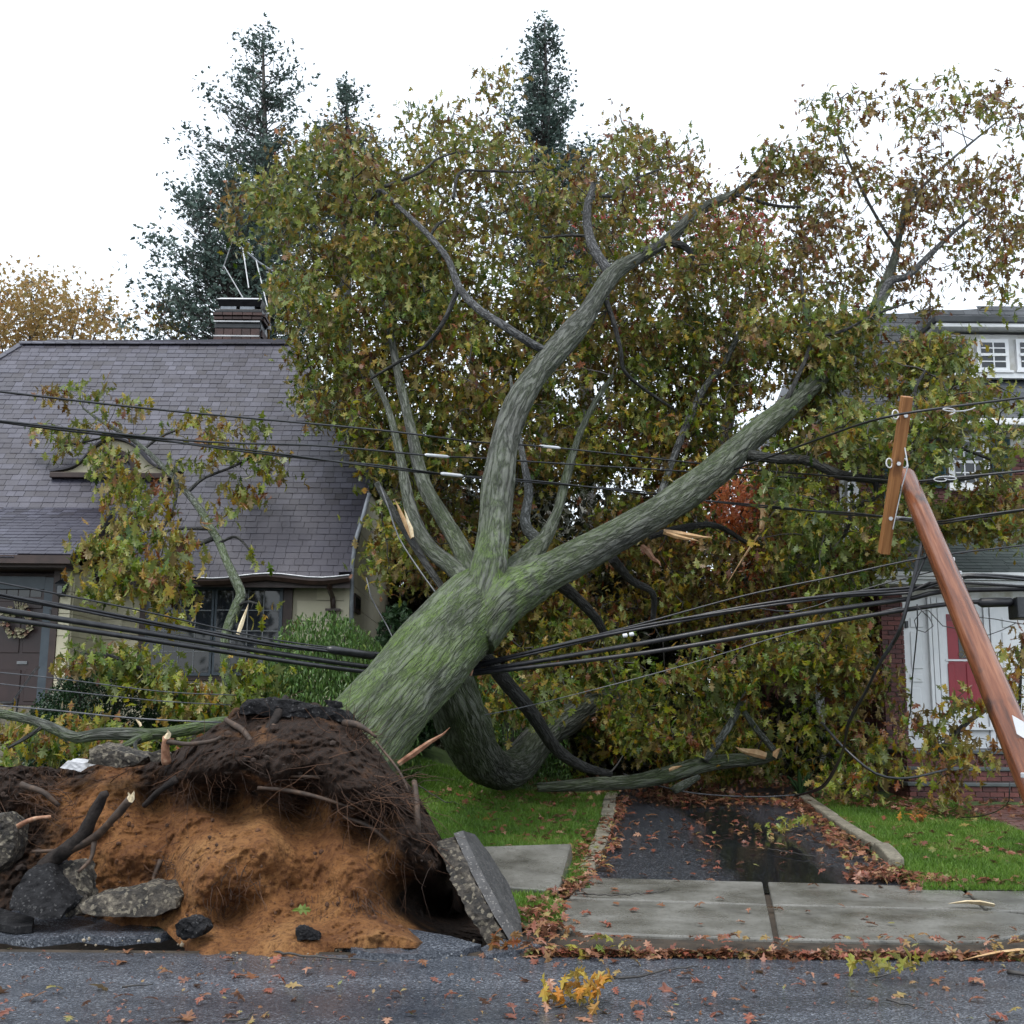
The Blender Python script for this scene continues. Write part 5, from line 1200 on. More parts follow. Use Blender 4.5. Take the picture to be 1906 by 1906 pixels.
def soil_mat():
    m, nt, b, out = nodes('torn_earth')
    s = nd(nt, 'Attribute', attribute_name='soil').outputs['Fac']; c = coords(nt, 'World')
    n1 = nd(nt, 'TexNoise', {'Vector': c, 'Scale': 7.0, 'Detail': 8.0, 'Roughness': 0.68}).outputs['Fac']
    n2 = nd(nt, 'TexNoise', {'Vector': c, 'Scale': 26.0, 'Detail': 6.0, 'Roughness': 0.75}).outputs['Fac']
    n3 = nd(nt, 'TexNoise', {'Vector': c, 'Scale': 2.2, 'Detail': 4.0, 'Roughness': 0.6}).outputs['Fac']
    a = nd(nt, 'Math', {0: nd(nt, 'Math', {0: n1, 1: 0.5, 2: -0.25}, operation='MULTIPLY_ADD').outputs[0], 1: s}, operation='ADD', use_clamp=True).outputs[0]
    hum = ramp(nt, n2, [(0.3, (0.010, 0.007, 0.006)), (0.55, (0.032, 0.017, 0.010)), (0.75, (0.075, 0.034, 0.018))])
    sand = ramp(nt, n3, [(0.3, (0.15, 0.060, 0.021)), (0.5, (0.27, 0.120, 0.040)), (0.72, (0.38, 0.195, 0.072))])
    sand = mixc(nt, ramp(nt, n2, [(0.36, 0.9), (0.54, 0.0)]), sand, (0.085, 0.030, 0.012))
    col = mixc(nt, ramp(nt, a, [(0.22, 0.0), (0.5, 0.55), (0.68, 1.0)]), hum, sand)
    nt.links.new(col, b.inputs['Base Color']); b.inputs['Roughness'].default_value = 0.85; b.inputs['Specular IOR Level'].default_value = 0.3
    h = nd(nt, 'Math', {0: n1, 1: n2}, operation='ADD').outputs[0]
    bump(nt, b, h, 1.0, 0.05)
    return m
M['earth'] = soil_mat()
rp = mobj('root_plate', allp.reshape(-1, 3), FQ, M['earth'], ft, True, {'soil': allsoil.ravel()})
rp['label'] = 'round root plate of dark soil over orange sand'
# roots
M['root'] = noisy('root_bark', [(0.1, (0.018, 0.012, 0.009)), (0.6, (0.055, 0.034, 0.022)), (0.9, (0.11, 0.065, 0.04))], 12, 5, 0.7, (30, 0.5, 0.01))
M['root_black'] = noisy('black_wet_root', [(0.1, (0.010, 0.009, 0.009)), (0.9, (0.042, 0.034, 0.03))], 10, 5, 0.75, (30, 0.8, 0.02), spec=0.15)
M['rootlet'] = noisy('rootlets', [(0.0, (0.016, 0.009, 0.006)), (0.5, (0.055, 0.026, 0.014)), (1.0, (0.15, 0.07, 0.034))], 8, 4, 0.8, island=0.8)
def root(path, mat, parent=None):
    pts = [P(a, b, c) for a, b, c, _ in path]; rd_ = [d * c / F_PX for _, _, c, d in path]
    sd_ = random.uniform(0, 40)
    V, Fq, _, _ = sweep(pts, rd_, 10, 0.04, lambda co, r: r * 0.35 * pn(np.stack([co[..., 0] * 20, co[..., 1] * 20, co[..., 2] * 7], -1) + sd_))
    n = len(V) // 10; F2 = Fq.tolist() + [tuple(range(9, -1, -1)), tuple((n - 1) * 10 + k for k in range(10))]
    return mobj('root', V, F2, mat, rp, True)
root([(80, 1618, 9.75, 16), (112, 1588, 9.7, 15), (150, 1560, 9.65, 14), (172, 1522, 9.6, 11), (192, 1480, 9.55, 9), (200, 1476, 9.55, 6)], M['root_black'])
r2 = root([(130, 1580, 9.65, 8), (172, 1562, 9.6, 8), (205, 1530, 9.5, 7), (242, 1488, 9.4, 8)], M['root'])
for dx, dy in ((-4, -12), (6, -14), (2, -4)): splinter(r2, P(241 + dx * .3, 1492, 9.38), P(243 + dx, 1486 + dy, 9.36), cv, 0.022, M['pale_wood'], 'broken_end')
root([(176, 1565, 9.6, 5), (168, 1600, 9.55, 3.5), (145, 1624, 9.5, 2.5)], M['root'])
root([(60, 1585, 9.8, 3), (110, 1582, 9.75, 3), (140, 1572, 9.7, 3)], M['root'])
r3 = root([(311, 1420, 10.2, 9), (308, 1395, 10.15, 8), (310, 1372, 10.1, 7)], M['red_wood'])
splinter(r3, P(310, 1375, 10.08), P(313, 1358, 10.05), cv, 0.03, M['pale_wood'], 'broken_end')
root([(312, 1380, 10.1, 5), (350, 1385, 10.05, 4), (392, 1380, 10.0, 4), (410, 1372, 10.1, 3)], M['root'])
root([(770, 1455, 9.9, 5), (775, 1490, 9.75, 6), (777, 1530, 9.65, 6), (780, 1560, 9.7, 4)], M['root'])
root([(330, 1450, 10.1, 7), (300, 1470, 10.1, 6), (268, 1500, 10.2, 5)], M['root_black'])
root([(420, 1340, 10.4, 5), (452, 1360, 10.25, 6), (478, 1400, 10.1, 5), (500, 1440, 9.95, 3)], M['root'])
root([(532, 1300, 10.6, 7), (520, 1322, 10.4, 9), (505, 1350, 10.25, 7), (480, 1372, 10.15, 4)], M['root_black'])
root([(505, 1350, 10.25, 5), (540, 1365, 10.1, 4), (575, 1395, 9.98, 3)], M['root'])
root([(640, 1345, 10.3, 6), (672, 1352, 10.1, 5), (700, 1372, 10.05, 3)], M['root'])
root([(640, 1520, 9.8, 4), (690, 1540, 9.7, 4), (730, 1575, 9.7, 3), (745, 1610, 9.75, 2)], M['root'])
root([(300, 1600, 9.95, 4), (285, 1640, 9.9, 3), (300, 1660, 9.85, 2)], M['root'])
root([(480, 1466, 9.85, 3.5), (540, 1472, 9.78, 4), (600, 1486, 9.72, 3.5), (660, 1506, 9.68, 2)], M['root'])
root([(540, 1445, 9.85, 2.5), (600, 1448, 9.78, 3), (660, 1468, 9.72, 2)], M['root'])
root([(700, 1380, 10.15, 2), (745, 1440, 9.95, 2.5), (770, 1500, 9.8, 2)], M['root'])
root([(40, 1460, 9.9, 6), (80, 1475, 9.85, 5), (110, 1500, 9.9, 4)], M['root'])
root([(20, 1545, 9.8, 5), (60, 1525, 9.8, 4), (95, 1520, 9.85, 3)], M['red_wood'])
# root hair
A, B = [], []
def rootlets(px, py, rx, ry, n, ln, ang, spread_, out_=0.12):
    for k in range(n):
        x, y = random.gauss(px, rx), random.gauss(py, ry)
        if y < np.interp(x, SIL[:, 0], SIL[:, 1]) - 4: continue
        Y = float(np.clip(fY(np.array([[x / 100, y / 100]]))[0], 9, 12)) - 0.06
        a = P(x, y, Y); t = R_(random.gauss(ang, spread_)); l = ln * min(2.6, random.lognormvariate(-0.25, 0.55))
        A.append(a); B.append(a + (math.cos(t) * l, -random.uniform(0.3, 1) * out_, math.sin(t) * l))
rootlets(560, 1460, 130, 40, 190, 0.26, -40, 80); rootlets(740, 1530, 45, 55, 170, 0.24, -75, 70); rootlets(560, 1380, 110, 40, 70, 0.2, -50, 90)
rootlets(672, 1355, 16, 14, 160, 0.2, 20, 70, 0.2); rootlets(60, 1490, 60, 45, 220, 0.24, -50, 70); rootlets(430, 1655, 26, 34, 70, 0.13, -80, 35)
rootlets(400, 1700, 20, 16, 40, 0.13, -80, 30); rootlets(660, 1690, 50, 18, 110, 0.10, -75, 35); rootlets(300, 1615, 30, 24, 45, 0.12, -70, 50); rootlets(620, 1485, 60, 10, 180, 0.4, -15, 20); rootlets(500, 1480, 60, 10, 120, 0.4, -5, 20)
rootlets(330, 1430, 60, 25, 140, 0.22, -70, 60); rootlets(150, 1480, 60, 20, 60, 0.2, -90, 60)
twigs('rootlets', A, B, np.array([random.uniform(0.002, 0.0055) for _ in A]), 0.0012, M['rootlet'], rp, 5, 0.03)
# clods
def blob_stuff(name, items, mat, parent, kind='stuff', sub=1):
    bm = bmesh.new(); bmesh.ops.create_icosphere(bm, subdivisions=sub, radius=1); V0 = np.array([v_.co[:] for v_ in bm.verts]); F0 = np.array([[v_.index for v_ in f.verts] for f in bm.faces]); bm.free()
    V, Fq = [], []
    for k, (c, s) in enumerate(items):
        w = V0 * (1 + 0.55 * fbm(V0 * 1.3 + 11.7 * k, 2)[:, None]) * np.array([random.uniform(0.6, 1.2) for _ in range(3)]) * s
        V.append(w + c); Fq.append(F0 + k * len(V0))
    return tag(mobj(name, np.vstack(V), np.vstack(Fq), mat, parent), kind=kind)
it, it2 = [], []
for k in range(480):
    x, y = random.uniform(0, 810), random.uniform(1320, 1750)
    if y < np.interp(x, SIL[:, 0], SIL[:, 1]) + 8: continue
    Y = float(np.clip(fY(np.array([[x / 100, y / 100]]))[0], 9, 12)) - 0.08
    (it if fS(np.array([[x / 100, y / 100]]))[0] > .4 else it2).append((P(x, y, Y), random.choice((0.004, 0.005, 0.007, 0.009, 0.012, 0.022)) * (2.2 if fS(np.array([[x / 100, y / 100]]))[0] < .35 and random.random() < .3 else 1)))
blob_stuff('clods', it, noisy('clod', [(0, (0.02, 0.013, 0.009)), (0.5, (0.07, 0.032, 0.016)), (1, (0.22, 0.10, 0.04))], 2, 4, 0.9, (30, .6, .01), island=0.5), rp)
blob_stuff('clods', it2, noisy('dark_clod', [(0, (0.012, 0.008, 0.006)), (1, (0.045, 0.026, 0.017))], 2, 4, 0.9, (30, .6, .01), island=0.5), rp)

# ---------------------------------------------------------------- broken pavement
def poly_chunk(name, V3, push, mat, parent, amp, seed, subd=3, mats=None):
    bm = bmesh.new(); vs_ = [bm.verts.new(tuple(p)) for p in V3]; f = bm.faces.new(vs_)
    r = bmesh.ops.extrude_face_region(bm, geom=[f]); bmesh.ops.translate(bm, verts=[e for e in r['geom'] if isinstance(e, bmesh.types.BMVert)], vec=tuple(push))
    bmesh.ops.recalc_face_normals(bm, faces=bm.faces[:])
    bmesh.ops.triangulate(bm, faces=bm.faces[:])
    for k in range(subd):
        L = sum(e.calc_length() for e in bm.edges) / len(bm.edges)
        bmesh.ops.subdivide_edges(bm, edges=[e for e in bm.edges if e.calc_length() > L * 0.7], cuts=1)
        bmesh.ops.triangulate(bm, faces=[f for f in bm.faces if len(f.verts) > 3])
        if k == 0 and amp > 0.012: bmesh.ops.smooth_vert(bm, verts=bm.verts[:], factor=0.25, use_axis_x=True, use_axis_y=True, use_axis_z=True)
    bm.normal_update()
    co = np.array([v_.co[:] for v_ in bm.verts]); no = np.array([v_.normal[:] for v_ in bm.verts])
    co = co + no * (amp * fbm(co * 7 + seed, 3) + amp * 0.8 * ridged(co * 16 + seed, 2) - amp * .3)[:, None]
    for v_, c in zip(bm.verts, co): v_.co = c
    me = bpy.data.meshes.new(name); bm.to_mesh(me); bm.free(); me.materials.append(mat)
    return obj(name, me, parent)
def px_chunk(name, pxs, Y, push, mat, amp=0.02, label=None, cat=None, group=None, tilt=0.0, parent=None):
    y0 = max(b for _, b in pxs)
    V3 = [P(a, b, Y + tilt * (y0 - b) / 100) for a, b in pxs]
    o = poly_chunk(name, V3, push, mat, parent, amp, random.uniform(0, 99))
    return tag(o, label, cat, group)
# the slab standing on edge right of the hole: gravel base with its skin of asphalt
sl = empty('pavement_slab', P(930, 1755, 9.2), 'thick asphalt slab tipped up on edge at the right side of the root hole', 'broken slab')
A1 = [P(861, 1546, 9.85), P(884, 1553, 10.35), P(912, 1590, 10.35), P(948, 1648, 10.1), P(968, 1705, 9.7), P(974, 1757, 9.12), P(938, 1700, 9.2), (P(895, 1620, 9.5))]
poly_chunk('asphalt_layer', A1, (-0.07, -0.02, -0.02), M['slab_asphalt'], sl, 0.006, 3.0, 3)
A2 = [P(857, 1549, 9.8), P(882, 1557, 10.3), P(908, 1592, 10.3), P(944, 1650, 10.05), P(962, 1705, 9.65), P(966, 1755, 9.14), P(932, 1700, 9.16), P(889, 1622, 9.45)]
poly_chunk('gravel_base', [p + (-0.055, 0, -0.012) for p in A2], (-0.17, 0.0, -0.05), M['rubble'], sl, 0.026, 8.0, 4)
px_chunk('asphalt_chunk', [(12, 1692), (22, 1660), (52, 1617), (84, 1611), (102, 1640), (126, 1690), (112, 1712), (60, 1712)], 9.3, (0.03, 0.35, 0.05), M['asphalt_chunk'], 0.02, 'black pointed chunk of asphalt leaning at the left edge of the hole', 'asphalt chunk', tilt=0.25)
px_chunk('concrete_chunk', [(92, 1626), (116, 1606), (140, 1610), (144, 1650), (146, 1702), (122, 1710), (104, 1660)], 9.5, (0.08, 0.25, 0.02), M['rubble'], 0.03, 'upright pale concrete chunk behind the black pointed asphalt', 'concrete chunk', tilt=0.2)
px_chunk('kerb_chunk', [(142, 1684), (168, 1670), (256, 1656), (270, 1646), (322, 1652), (336, 1668), (331, 1692), (292, 1708), (200, 1708), (150, 1704)], 9.35, (0.02, 0.3, 0.02), M['rubble'], 0.024, 'long mottled block of broken kerb lying before the orange sand', 'kerb block', tilt=0.2)
px_chunk('concrete_chunk', [(-30, 1520), (6, 1514), (24, 1538), (28, 1570), (18, 1606), (-30, 1640)], 9.7, (0, 0.3, 0), M['rubble'], 0.03, 'grey concrete lump cut by the left border, above the road', 'concrete chunk')
px_chunk('concrete_chunk', [(160, 1422), (164, 1394), (180, 1385), (222, 1398), (270, 1411), (258, 1424), (225, 1432)], 10.2, (0.02, 0.35, 0.02), M['rubble'], 0.022, 'pale slanted concrete chunk on top of the torn bank at left', 'concrete chunk')
px_chunk('concrete_chunk', [(277, 1402), (300, 1396), (307, 1403), (306, 1415), (281, 1418)], 10.25, (0, 0.2, 0), M['rubble'], 0.012, 'small grey stone beside the splintered root stub', 'stone')
px_chunk('kerb_chunk', [(112, 1429), (124, 1417), (156, 1421), (161, 1429), (150, 1436)], 10.4, (0, 0.25, 0.02), M['metal'], 0.01, 'flat whitish stone slab lying at the edge of the left grass', 'stone')
px_chunk('asphalt_chunk', [(444, 1330), (446, 1306), (472, 1298), (536, 1301), (588, 1315), (640, 1320), (662, 1344), (600, 1340), (520, 1332)], 10.35, (0.02, 0.5, -0.03), M['asphalt_chunk'], 0.035, 'jagged grey crust of pavement on the very top of the root plate', 'pavement crust')
px_chunk('asphalt_chunk', [(326, 1722), (345, 1710), (372, 1714), (380, 1730), (366, 1746), (340, 1752), (329, 1742)], 8.9, (0.02, 0.2, 0), M['asphalt_chunk'], 0.035, 'dark rough lump of asphalt at the end of the long kerb block', 'asphalt chunk')
px_chunk('asphalt_chunk', [(549, 1728), (562, 1724), (590, 1738), (594, 1750), (552, 1750)], 8.9, (0.0, 0.12, 0), M['asphalt_chunk'], 0.02, 'little black asphalt block standing in front of the sand', 'asphalt chunk')
px_chunk('asphalt_chunk', [(600, 1300), (636, 1306), (640, 1318), (612, 1320)], 10.7, (0.02, 0.3, -0.03), M['asphalt_chunk'], 0.02, 'black scrap of asphalt between the crust and the mossy trunk', 'asphalt chunk')
def road_piece(pxs, zf, zb_, mat, label, thick=0.06):
    pts = np.array([G(a, b, 0.03) for a, b in pxs]); y0, y1 = pts[:, 1].min(), pts[:, 1].max()
    pts[:, 2] = zf + (zb_ - zf) * (pts[:, 1] - y0) / max(y1 - y0, 1e-6)
    return tag(poly_chunk('road_fragment', [tuple(p) for p in pts], (0, 0, -thick), mat, None, 0.006, random.uniform(0, 50), 3), label, 'road fragment')
road_piece([(-30, 1700), (110, 1696), (230, 1712), (330, 1718), (345, 1732), (300, 1742), (215, 1748), (150, 1742), (60, 1750), (-30, 1740)], 0.035, 0.10, M['road'], 'wide cracked sheet of road asphalt lifted before the left chunks')
road_piece([(-30, 1712), (20, 1722), (62, 1730), (58, 1742), (30, 1744), (-30, 1736)], 0.10, 0.15, M['asphalt_chunk'], 'dark strip of road asphalt at the left border', 0.05)
road_piece([(588, 1738), (640, 1722), (700, 1730), (770, 1742), (840, 1752), (895, 1764), (850, 1774), (770, 1778), (690, 1776), (655, 1768), (640, 1758)], 0.035, 0.10, M['road'], 'curved sheet of cracked road lifted before the sand and slab')
road_piece([(895, 1768), (930, 1756), (985, 1758), (1010, 1766), (950, 1772), (905, 1778)], 0.03, 0.06, M['road'], 'small cracked road piece under the foot of the tipped slab')
road_piece([(180, 1704), (260, 1706), (300, 1714), (270, 1720), (215, 1718)], 0.10, 0.13, M['asphalt_chunk'], 'thin black asphalt flake below the long kerb block', 0.03)
it = [(G(random.gauss(606, 24), random.gauss(1752, 7), 0.01), random.uniform(0.008, 0.03)) for _ in range(70)] + [(G(random.uniform(150, 420), random.uniform(1706, 1760), 0.02), random.uniform(0.006, 0.02)) for _ in range(90)] + [(G(random.uniform(400, 980), random.uniform(1745, 1790), 0.01), random.uniform(0.004, 0.012)) for _ in range(120)]
blob_stuff('gravel', it, noisy('loose_gravel', [(0, (0.03, 0.028, 0.027)), (0.5, (0.16, 0.13, 0.09)), (1, (0.42, 0.36, 0.27))], 3, 4, 0.8, (40, .4, .005), island=0.8), None)

# ---------------------------------------------------------------- leaning pole and cables
up = empty('utility_pole', (4.05, 8.2, 0), 'leaning brown wooden utility pole with a loose crossarm at its top', 'utility pole')
def wood_mat(name, a, b_, c_, dark, wet=0.3):
    m, nt, b, out = nodes(name)
    c = coords(nt, '@bark', (14, 14, 0.7))
    n1 = nd(nt, 'TexNoise', {'Vector': c, 'Scale': 1.6, 'Detail': 7.0, 'Roughness': 0.65}).outputs['Fac']
    n2 = nd(nt, 'TexNoise', {'Vector': coords(nt, '@bark', (3, 3, 1.4)), 'Scale': 1.3, 'Detail': 4.0}).outputs['Fac']
    col = ramp(nt, n1, [(0.32, a), (0.5, b_), (0.68, c_)])
    col = mixc(nt, ramp(nt, n2, [(0.30, 0.85), (0.40, 0.0)]), col, dark)
    nt.links.new(col, b.inputs['Base Color'])
    nt.links.new(ramp(nt, n2, [(0.35, wet), (0.65, wet + 0.15)]), b.inputs['Roughness'])
    bump(nt, b, n1, 0.5, 0.01)
    return m
M['pole'] = wood_mat('pole_wood', (0.055, 0.019, 0.010), (0.150, 0.050, 0.022), (0.25, 0.105, 0.052), (0.03, 0.018, 0.015), 0.13)
M['arm'] = wood_mat('crossarm_wood', (0.19, 0.075, 0.022), (0.31, 0.135, 0.045), (0.40, 0.19, 0.07), (0.10, 0.035, 0.012), 0.45)
top_p, bot_p = P(1686, 886, 13.0), P(1903, 1405, 9.6)
d = (bot_p - top_p); base_p = top_p + d * ((top_p[2] + 0.15) / -d[2])
L_ = np.linalg.norm(base_p - top_p); r0 = 17.5 * 13.0 / F_PX; r1 = 30 * 9.6 / F_PX; rb_ = r0 + (r1 - r0) * L_ / np.linalg.norm(d)
pth = [top_p - d / np.linalg.norm(d) * 0.04, top_p, top_p + d * 0.3, top_p + d * 0.7, bot_p, base_p]
V, Fq, co, Ls = sweep(pth, [r0 * 0.55, r0, r0 + (r1 - r0) * .3, r0 + (r1 - r0) * .7, r1, rb_], 40, 0.05, lambda c, r: 0.006 * fbm(np.stack([c[..., 0] * 12, c[..., 1] * 12, c[..., 2] * 1.0], -1), 3))
n = len(V) // 40
mobj('pole', V, Fq.tolist() + [tuple(range(39, -1, -1)), tuple((n - 1) * 40 + k for k in range(40))], M['pole'], up, True, {'bark': co})
def beam(name, a, b, w, h, mat, parent):
    a, b = np.asarray(a), np.asarray(b); dd = (b - a) / np.linalg.norm(b - a); s = np.cross(dd, (0, 1, 0.0)); s /= np.linalg.norm(s); t = np.cross(s, dd)
    V = []; 
    for m in np.linspace(0, 1, 9):
        for x, y in ((-1, -1), (1, -1), (1, 1), (-1, 1)): V.append(a + (b - a) * m + s * w / 2 * x + t * h / 2 * y)
    Lb = np.linalg.norm(b - a); co = np.array([((x * w / 2), (y * h / 2), m * Lb) for m in np.linspace(0, 1, 9) for x, y in ((-1, -1), (1, -1), (1, 1), (-1, 1))])
    F2 = [(k * 4 + e, k * 4 + (e + 1) % 4, k * 4 + 4 + (e + 1) % 4, k * 4 + 4 + e) for k in range(8) for e in range(4)] + [(3, 2, 1, 0), (32, 33, 34, 35)]
    return bevel(mobj(name, V, F2, mat, parent, False, {'bark': co}), 0.006, 2)
ca, cb = P(1688, 738, 12.3), P(1645, 1030, 12.95)
arm = beam('crossarm', ca, cb, 0.105, 0.125, M['arm'], up)
am = lambda t, off=(0, 0, 0): ca + (cb - ca) * t + off
for t in (0.13, 0.43, 0.78):
    c = am(t, (0, -0.075, 0)); MB().tube([c, c + (0, 0.03, 0)], 0.024, 6).build('bolt', M['metal'], arm)
M['porcelain'] = noisy('white_porcelain', [(0, (0.55, 0.57, 0.6)), (1, (0.75, 0.76, 0.78))], 4, 2, 0.15)
for t, dx in ((0.125, -0.09), (0.43, -0.08), (0.43, 0.08)):
    c = am(t, (dx, 0, 0.02)); MB().tube([c + (0.034 * math.cos(a), 0.0, 0.052 * math.sin(a)) for a in np.linspace(0, 2 * math.pi, 13)], 0.009, 6).build('insulator', M['porcelain'], arm, True)
dn = d / np.linalg.norm(d)
for x, y, Y in ((1708, 933, 12.7), (1746, 1021, 12.05), (1760, 1045, 11.9), (1772, 1070, 11.7), (1774, 1083, 11.6), (1898, 1442, 9.2)):
    c = P(x, y, Y); c = c + (0, -0.13 - 0.05 * (13 - Y) / 3, 0.0)
    o = pbox('bolt', M['metal'], up, c + (-0.035, -0.02, -0.02), c + (0.035, 0.1, 0.02), 0.006); MB().tube([c + (0, 0, 0), c + (0, -0.045, 0)], 0.014, 6).build('nut', M['pipe'], o)
gp = MB().prism([P(1884, 1331, 9.55), P(1920, 1352, 9.53), P(1928, 1388, 9.53), P(1893, 1366, 9.55)], (0, 0.008, 0)).build('pole_sign', M['white'], up)
gp['label'] = 'small white plate nailed to the pole'
MB().tube([P(1684, 833, 12.45), P(1690, 868, 12.4), P(1679, 905, 12.5), P(1676, 920, 12.6), P(1662, 985, 12.75)], 0.007, 5).build('tie_wire', M['metal'], arm)

M['cable'] = noisy('black_cable', [(0.1, (0.008, 0.008, 0.010)), (0.9, (0.028, 0.029, 0.033))], 12, 3, 0.32)
M['wire'] = noisy('bare_wire', [(0.1, (0.05, 0.052, 0.058)), (0.9, (0.14, 0.145, 0.155))], 12, 3, 0.35)
def cable(path, r, label, mat='cable', name='cable', strands=1, group=None):
    pts = np.array([P(*p) for p in path]); pts, _ = catmull(pts, np.zeros(len(pts)), 0.25)
    if strands == 1: o = MB().tube(pts, r, 8 if r > 0.02 else 6).build(name, M[mat], None, True)
    else:
        mb = MB(); L = np.concatenate([[0], np.cumsum(np.linalg.norm(np.diff(pts, axis=0), axis=1))])
        for k in range(strands):
            a = L * 1.6 + 2 * math.pi * k / strands; off = np.stack([0 * a, np.cos(a), np.sin(a)], -1) * r * 1.15
            mb.tube(pts + off, r, 6)
        o = mb.build(name, M[mat], None, True)
    tag(o, label, 'cable', group)
    return o
def sleeve(parent, a, b, r=0.026, mat='porcelain', name='splice_sleeve'):
    m = (a + b) / 2; return MB().tube([a, a * .9 + b * .1, m, b * .9 + a * .1, b], [r * .5, r, r, r, r * .5], 8).build(name, M[mat], parent, True)
u1 = cable([(-60, 722, 10.6), (300, 763, 12), (700, 800, 13.8), (880, 822, 15.0), (1020, 832, 15.4), (1250, 857, 16.6), (1420, 876, 16.9), (1640, 893, 14.5), (1668, 897, 13.0)], 0.012, 'highest of the three wires crossing the cottage roof and the tall limb')
sleeve(u1, P(1003, 830, 15.36), P(1043, 834, 15.45), 0.022)
u2 = cable([(-60, 777, 10.6), (350, 820, 12.2), (600, 830, 13.4), (800, 848, 14.6), (900, 853, 15.2), (1000, 860, 15.6), (1300, 879, 16.9), (1500, 890, 17.2)], 0.012, 'middle wire of the three over the cottage roof, white sleeved left of the limb')
sleeve(u2, P(791, 846.5, 14.5), P(836, 850.5, 14.8), 0.022)
u3 = cable([(-60, 778, 10.7), (300, 820, 12), (600, 856, 13.4), (700, 867, 14), (800, 880, 14.6), (890, 889, 15.1), (1000, 897, 15.4), (1180, 915, 16.2), (1306, 931, 16.5), (1500, 950, 15), (1650, 962, 13.0), (1740, 973, 12.6), (1790, 966, 12.2), (2000, 935, 12)], 0.011, 'lowest, twisted wire of the three crossing the cottage roof and tall limb', strands=2)
sleeve(u3, P(820, 881.5, 14.7), P(862, 886, 14.9), 0.024); sleeve(u3, P(1660, 964, 12.9), P(1700, 968, 12.75), 0.026, 'metal', 'clamp')
cable([(1350, 880, 16.2), (1400, 862, 15.6), (1500, 826, 14.4), (1600, 790, 13), (1676, 771, 12.25), (1780, 756, 12.1), (2000, 728, 12)], 0.014, 'black wire rising to the upper insulator of the crossarm')
tw = MB()
pts = [P(1795 + 20 * math.cos(t) - 6 * t, 758 + 5 * math.sin(t) + 1.5 * t, 12.05) for t in np.linspace(0, 7, 24)]; tw.tube(pts, 0.007, 5)
tag(tw.build('tie_wire', M['metal'], None, True), 'bright looped tie wire wound on the upper wire right of the crossarm', 'wire tie')
cable([(1690, 898, 12.9), (1740, 893, 12.7), (1800, 887, 12.5), (2000, 867, 12.2)], 0.014, 'black wire running right from the top of the leaning pole')
tw = MB(); pts = [P(1745 + 16 * math.cos(t) + 3 * t, 893 + 4 * math.sin(t) - .5 * t, 12.5) for t in np.linspace(0, 9, 28)]; tw.tube(pts, 0.006, 5)
tag(tw.build('tie_wire', M['metal'], None, True), 'bright looped tie wire just right of the pole top', 'wire tie')
# pressed-down bundle
TX = 12.9
l1 = cable([(-60, 1073, 10.4), (250, 1134, 11.2), (500, 1189, 12.1), (710, 1216, 12.85), (800, 1225, 13.3)], 0.009, 'thin uppermost cable of the left bundle pressed under the trunk')
l2 = cable([(-60, 1097, 10.4), (250, 1153, 11.2), (480, 1195, 12.0), (620, 1212, 12.5), (710, 1220, 12.85), (800, 1230, 13.3)], 0.014, 'twisted triple cable of the left bundle ending in a black sleeve', strands=3)
sleeve(l2, P(608, 1208, 12.45), P(700, 1222, 12.8), 0.045, 'cable')
cable([(-60, 1126, 10.4), (250, 1174, 11.2), (500, 1214, 12.1), (690, 1242, 12.75), (800, 1252, 13.2)], 0.028, 'thick black cable, upper of the two heavy ones left of the trunk')
cable([(-60, 1142, 10.35), (250, 1187, 11.15), (500, 1226, 12.05), (690, 1252, 12.7), (800, 1262, 13.2)], 0.024, 'thick black cable, lower of the two heavy ones left of the trunk')
t1 = cable([(800, 1256, 13.3), (885, 1249, 13.2), (1180, 1200, 12.6), (1450, 1150, 12.3), (1700, 1113, 12.2), (1760, 1100, 12.1), (2000, 1094, 12)], 0.026, 'thick black cable, upper of the two heavy ones right of the trunk')
t2 = cable([(800, 1262, 13.25), (885, 1254, 13.15), (1200, 1215, 12.55), (1500, 1165, 12.25), (1750, 1126, 12.15), (1890, 1118, 12.05), (2000, 1118, 12)], 0.024, 'thick black cable, lower of the two heavy ones right of the trunk')
o = sleeve(t2, P(1820, 1122, 12.1), P(1888, 1120, 12.05), 0.05, 'cable')
bx_ = pbox('splice_box', M['black'], t2, P(1888, 1152, 12.05) + (0, -0.1, 0), P(1935, 1113, 12.05) + (0, 0.15, 0), 0.015)
t3 = cable([(800, 1246, 13.3), (885, 1240, 13.2), (1150, 1177, 12.6), (1400, 1130, 12.3), (1560, 1108, 12.2), (1720, 1093, 12.15), (1800, 1072, 11.9), (2000, 1085, 11.9)], 0.015, 'braided cable of three strands above the heavy ones right of the trunk', strands=3)
for x in (1163, 1175): sleeve(t3, P(x - 4, 1184 - (x - 1163) * .2, 12.5), P(x + 5, 1182 - (x - 1163) * .2, 12.5), 0.022)
cable([(800, 1240, 13.3), (885, 1234, 13.2), (1150, 1172, 12.6), (1380, 1110, 12.3), (1560, 1072, 12.1), (1740, 1035, 12), (2000, 1005, 11.9)], 0.010, 'thin cable rising highest toward the porch gutter right of the trunk')
cable([(1380, 1128, 12.4), (1480, 1138, 12.4), (1560, 1112, 12.3), (1650, 1085, 12.2), (1760, 1058, 12.1)], 0.007, 'thin slack wire sagging under the braided cable before the porch')
cable([(1480, 1118, 12.25), (1600, 1108, 12.2), (1690, 1104, 12.15), (1730, 1085, 12.1), (1850, 1088, 12), (2000, 1100, 12)], 0.016, 'black cable bending upward behind the pole over the porch')
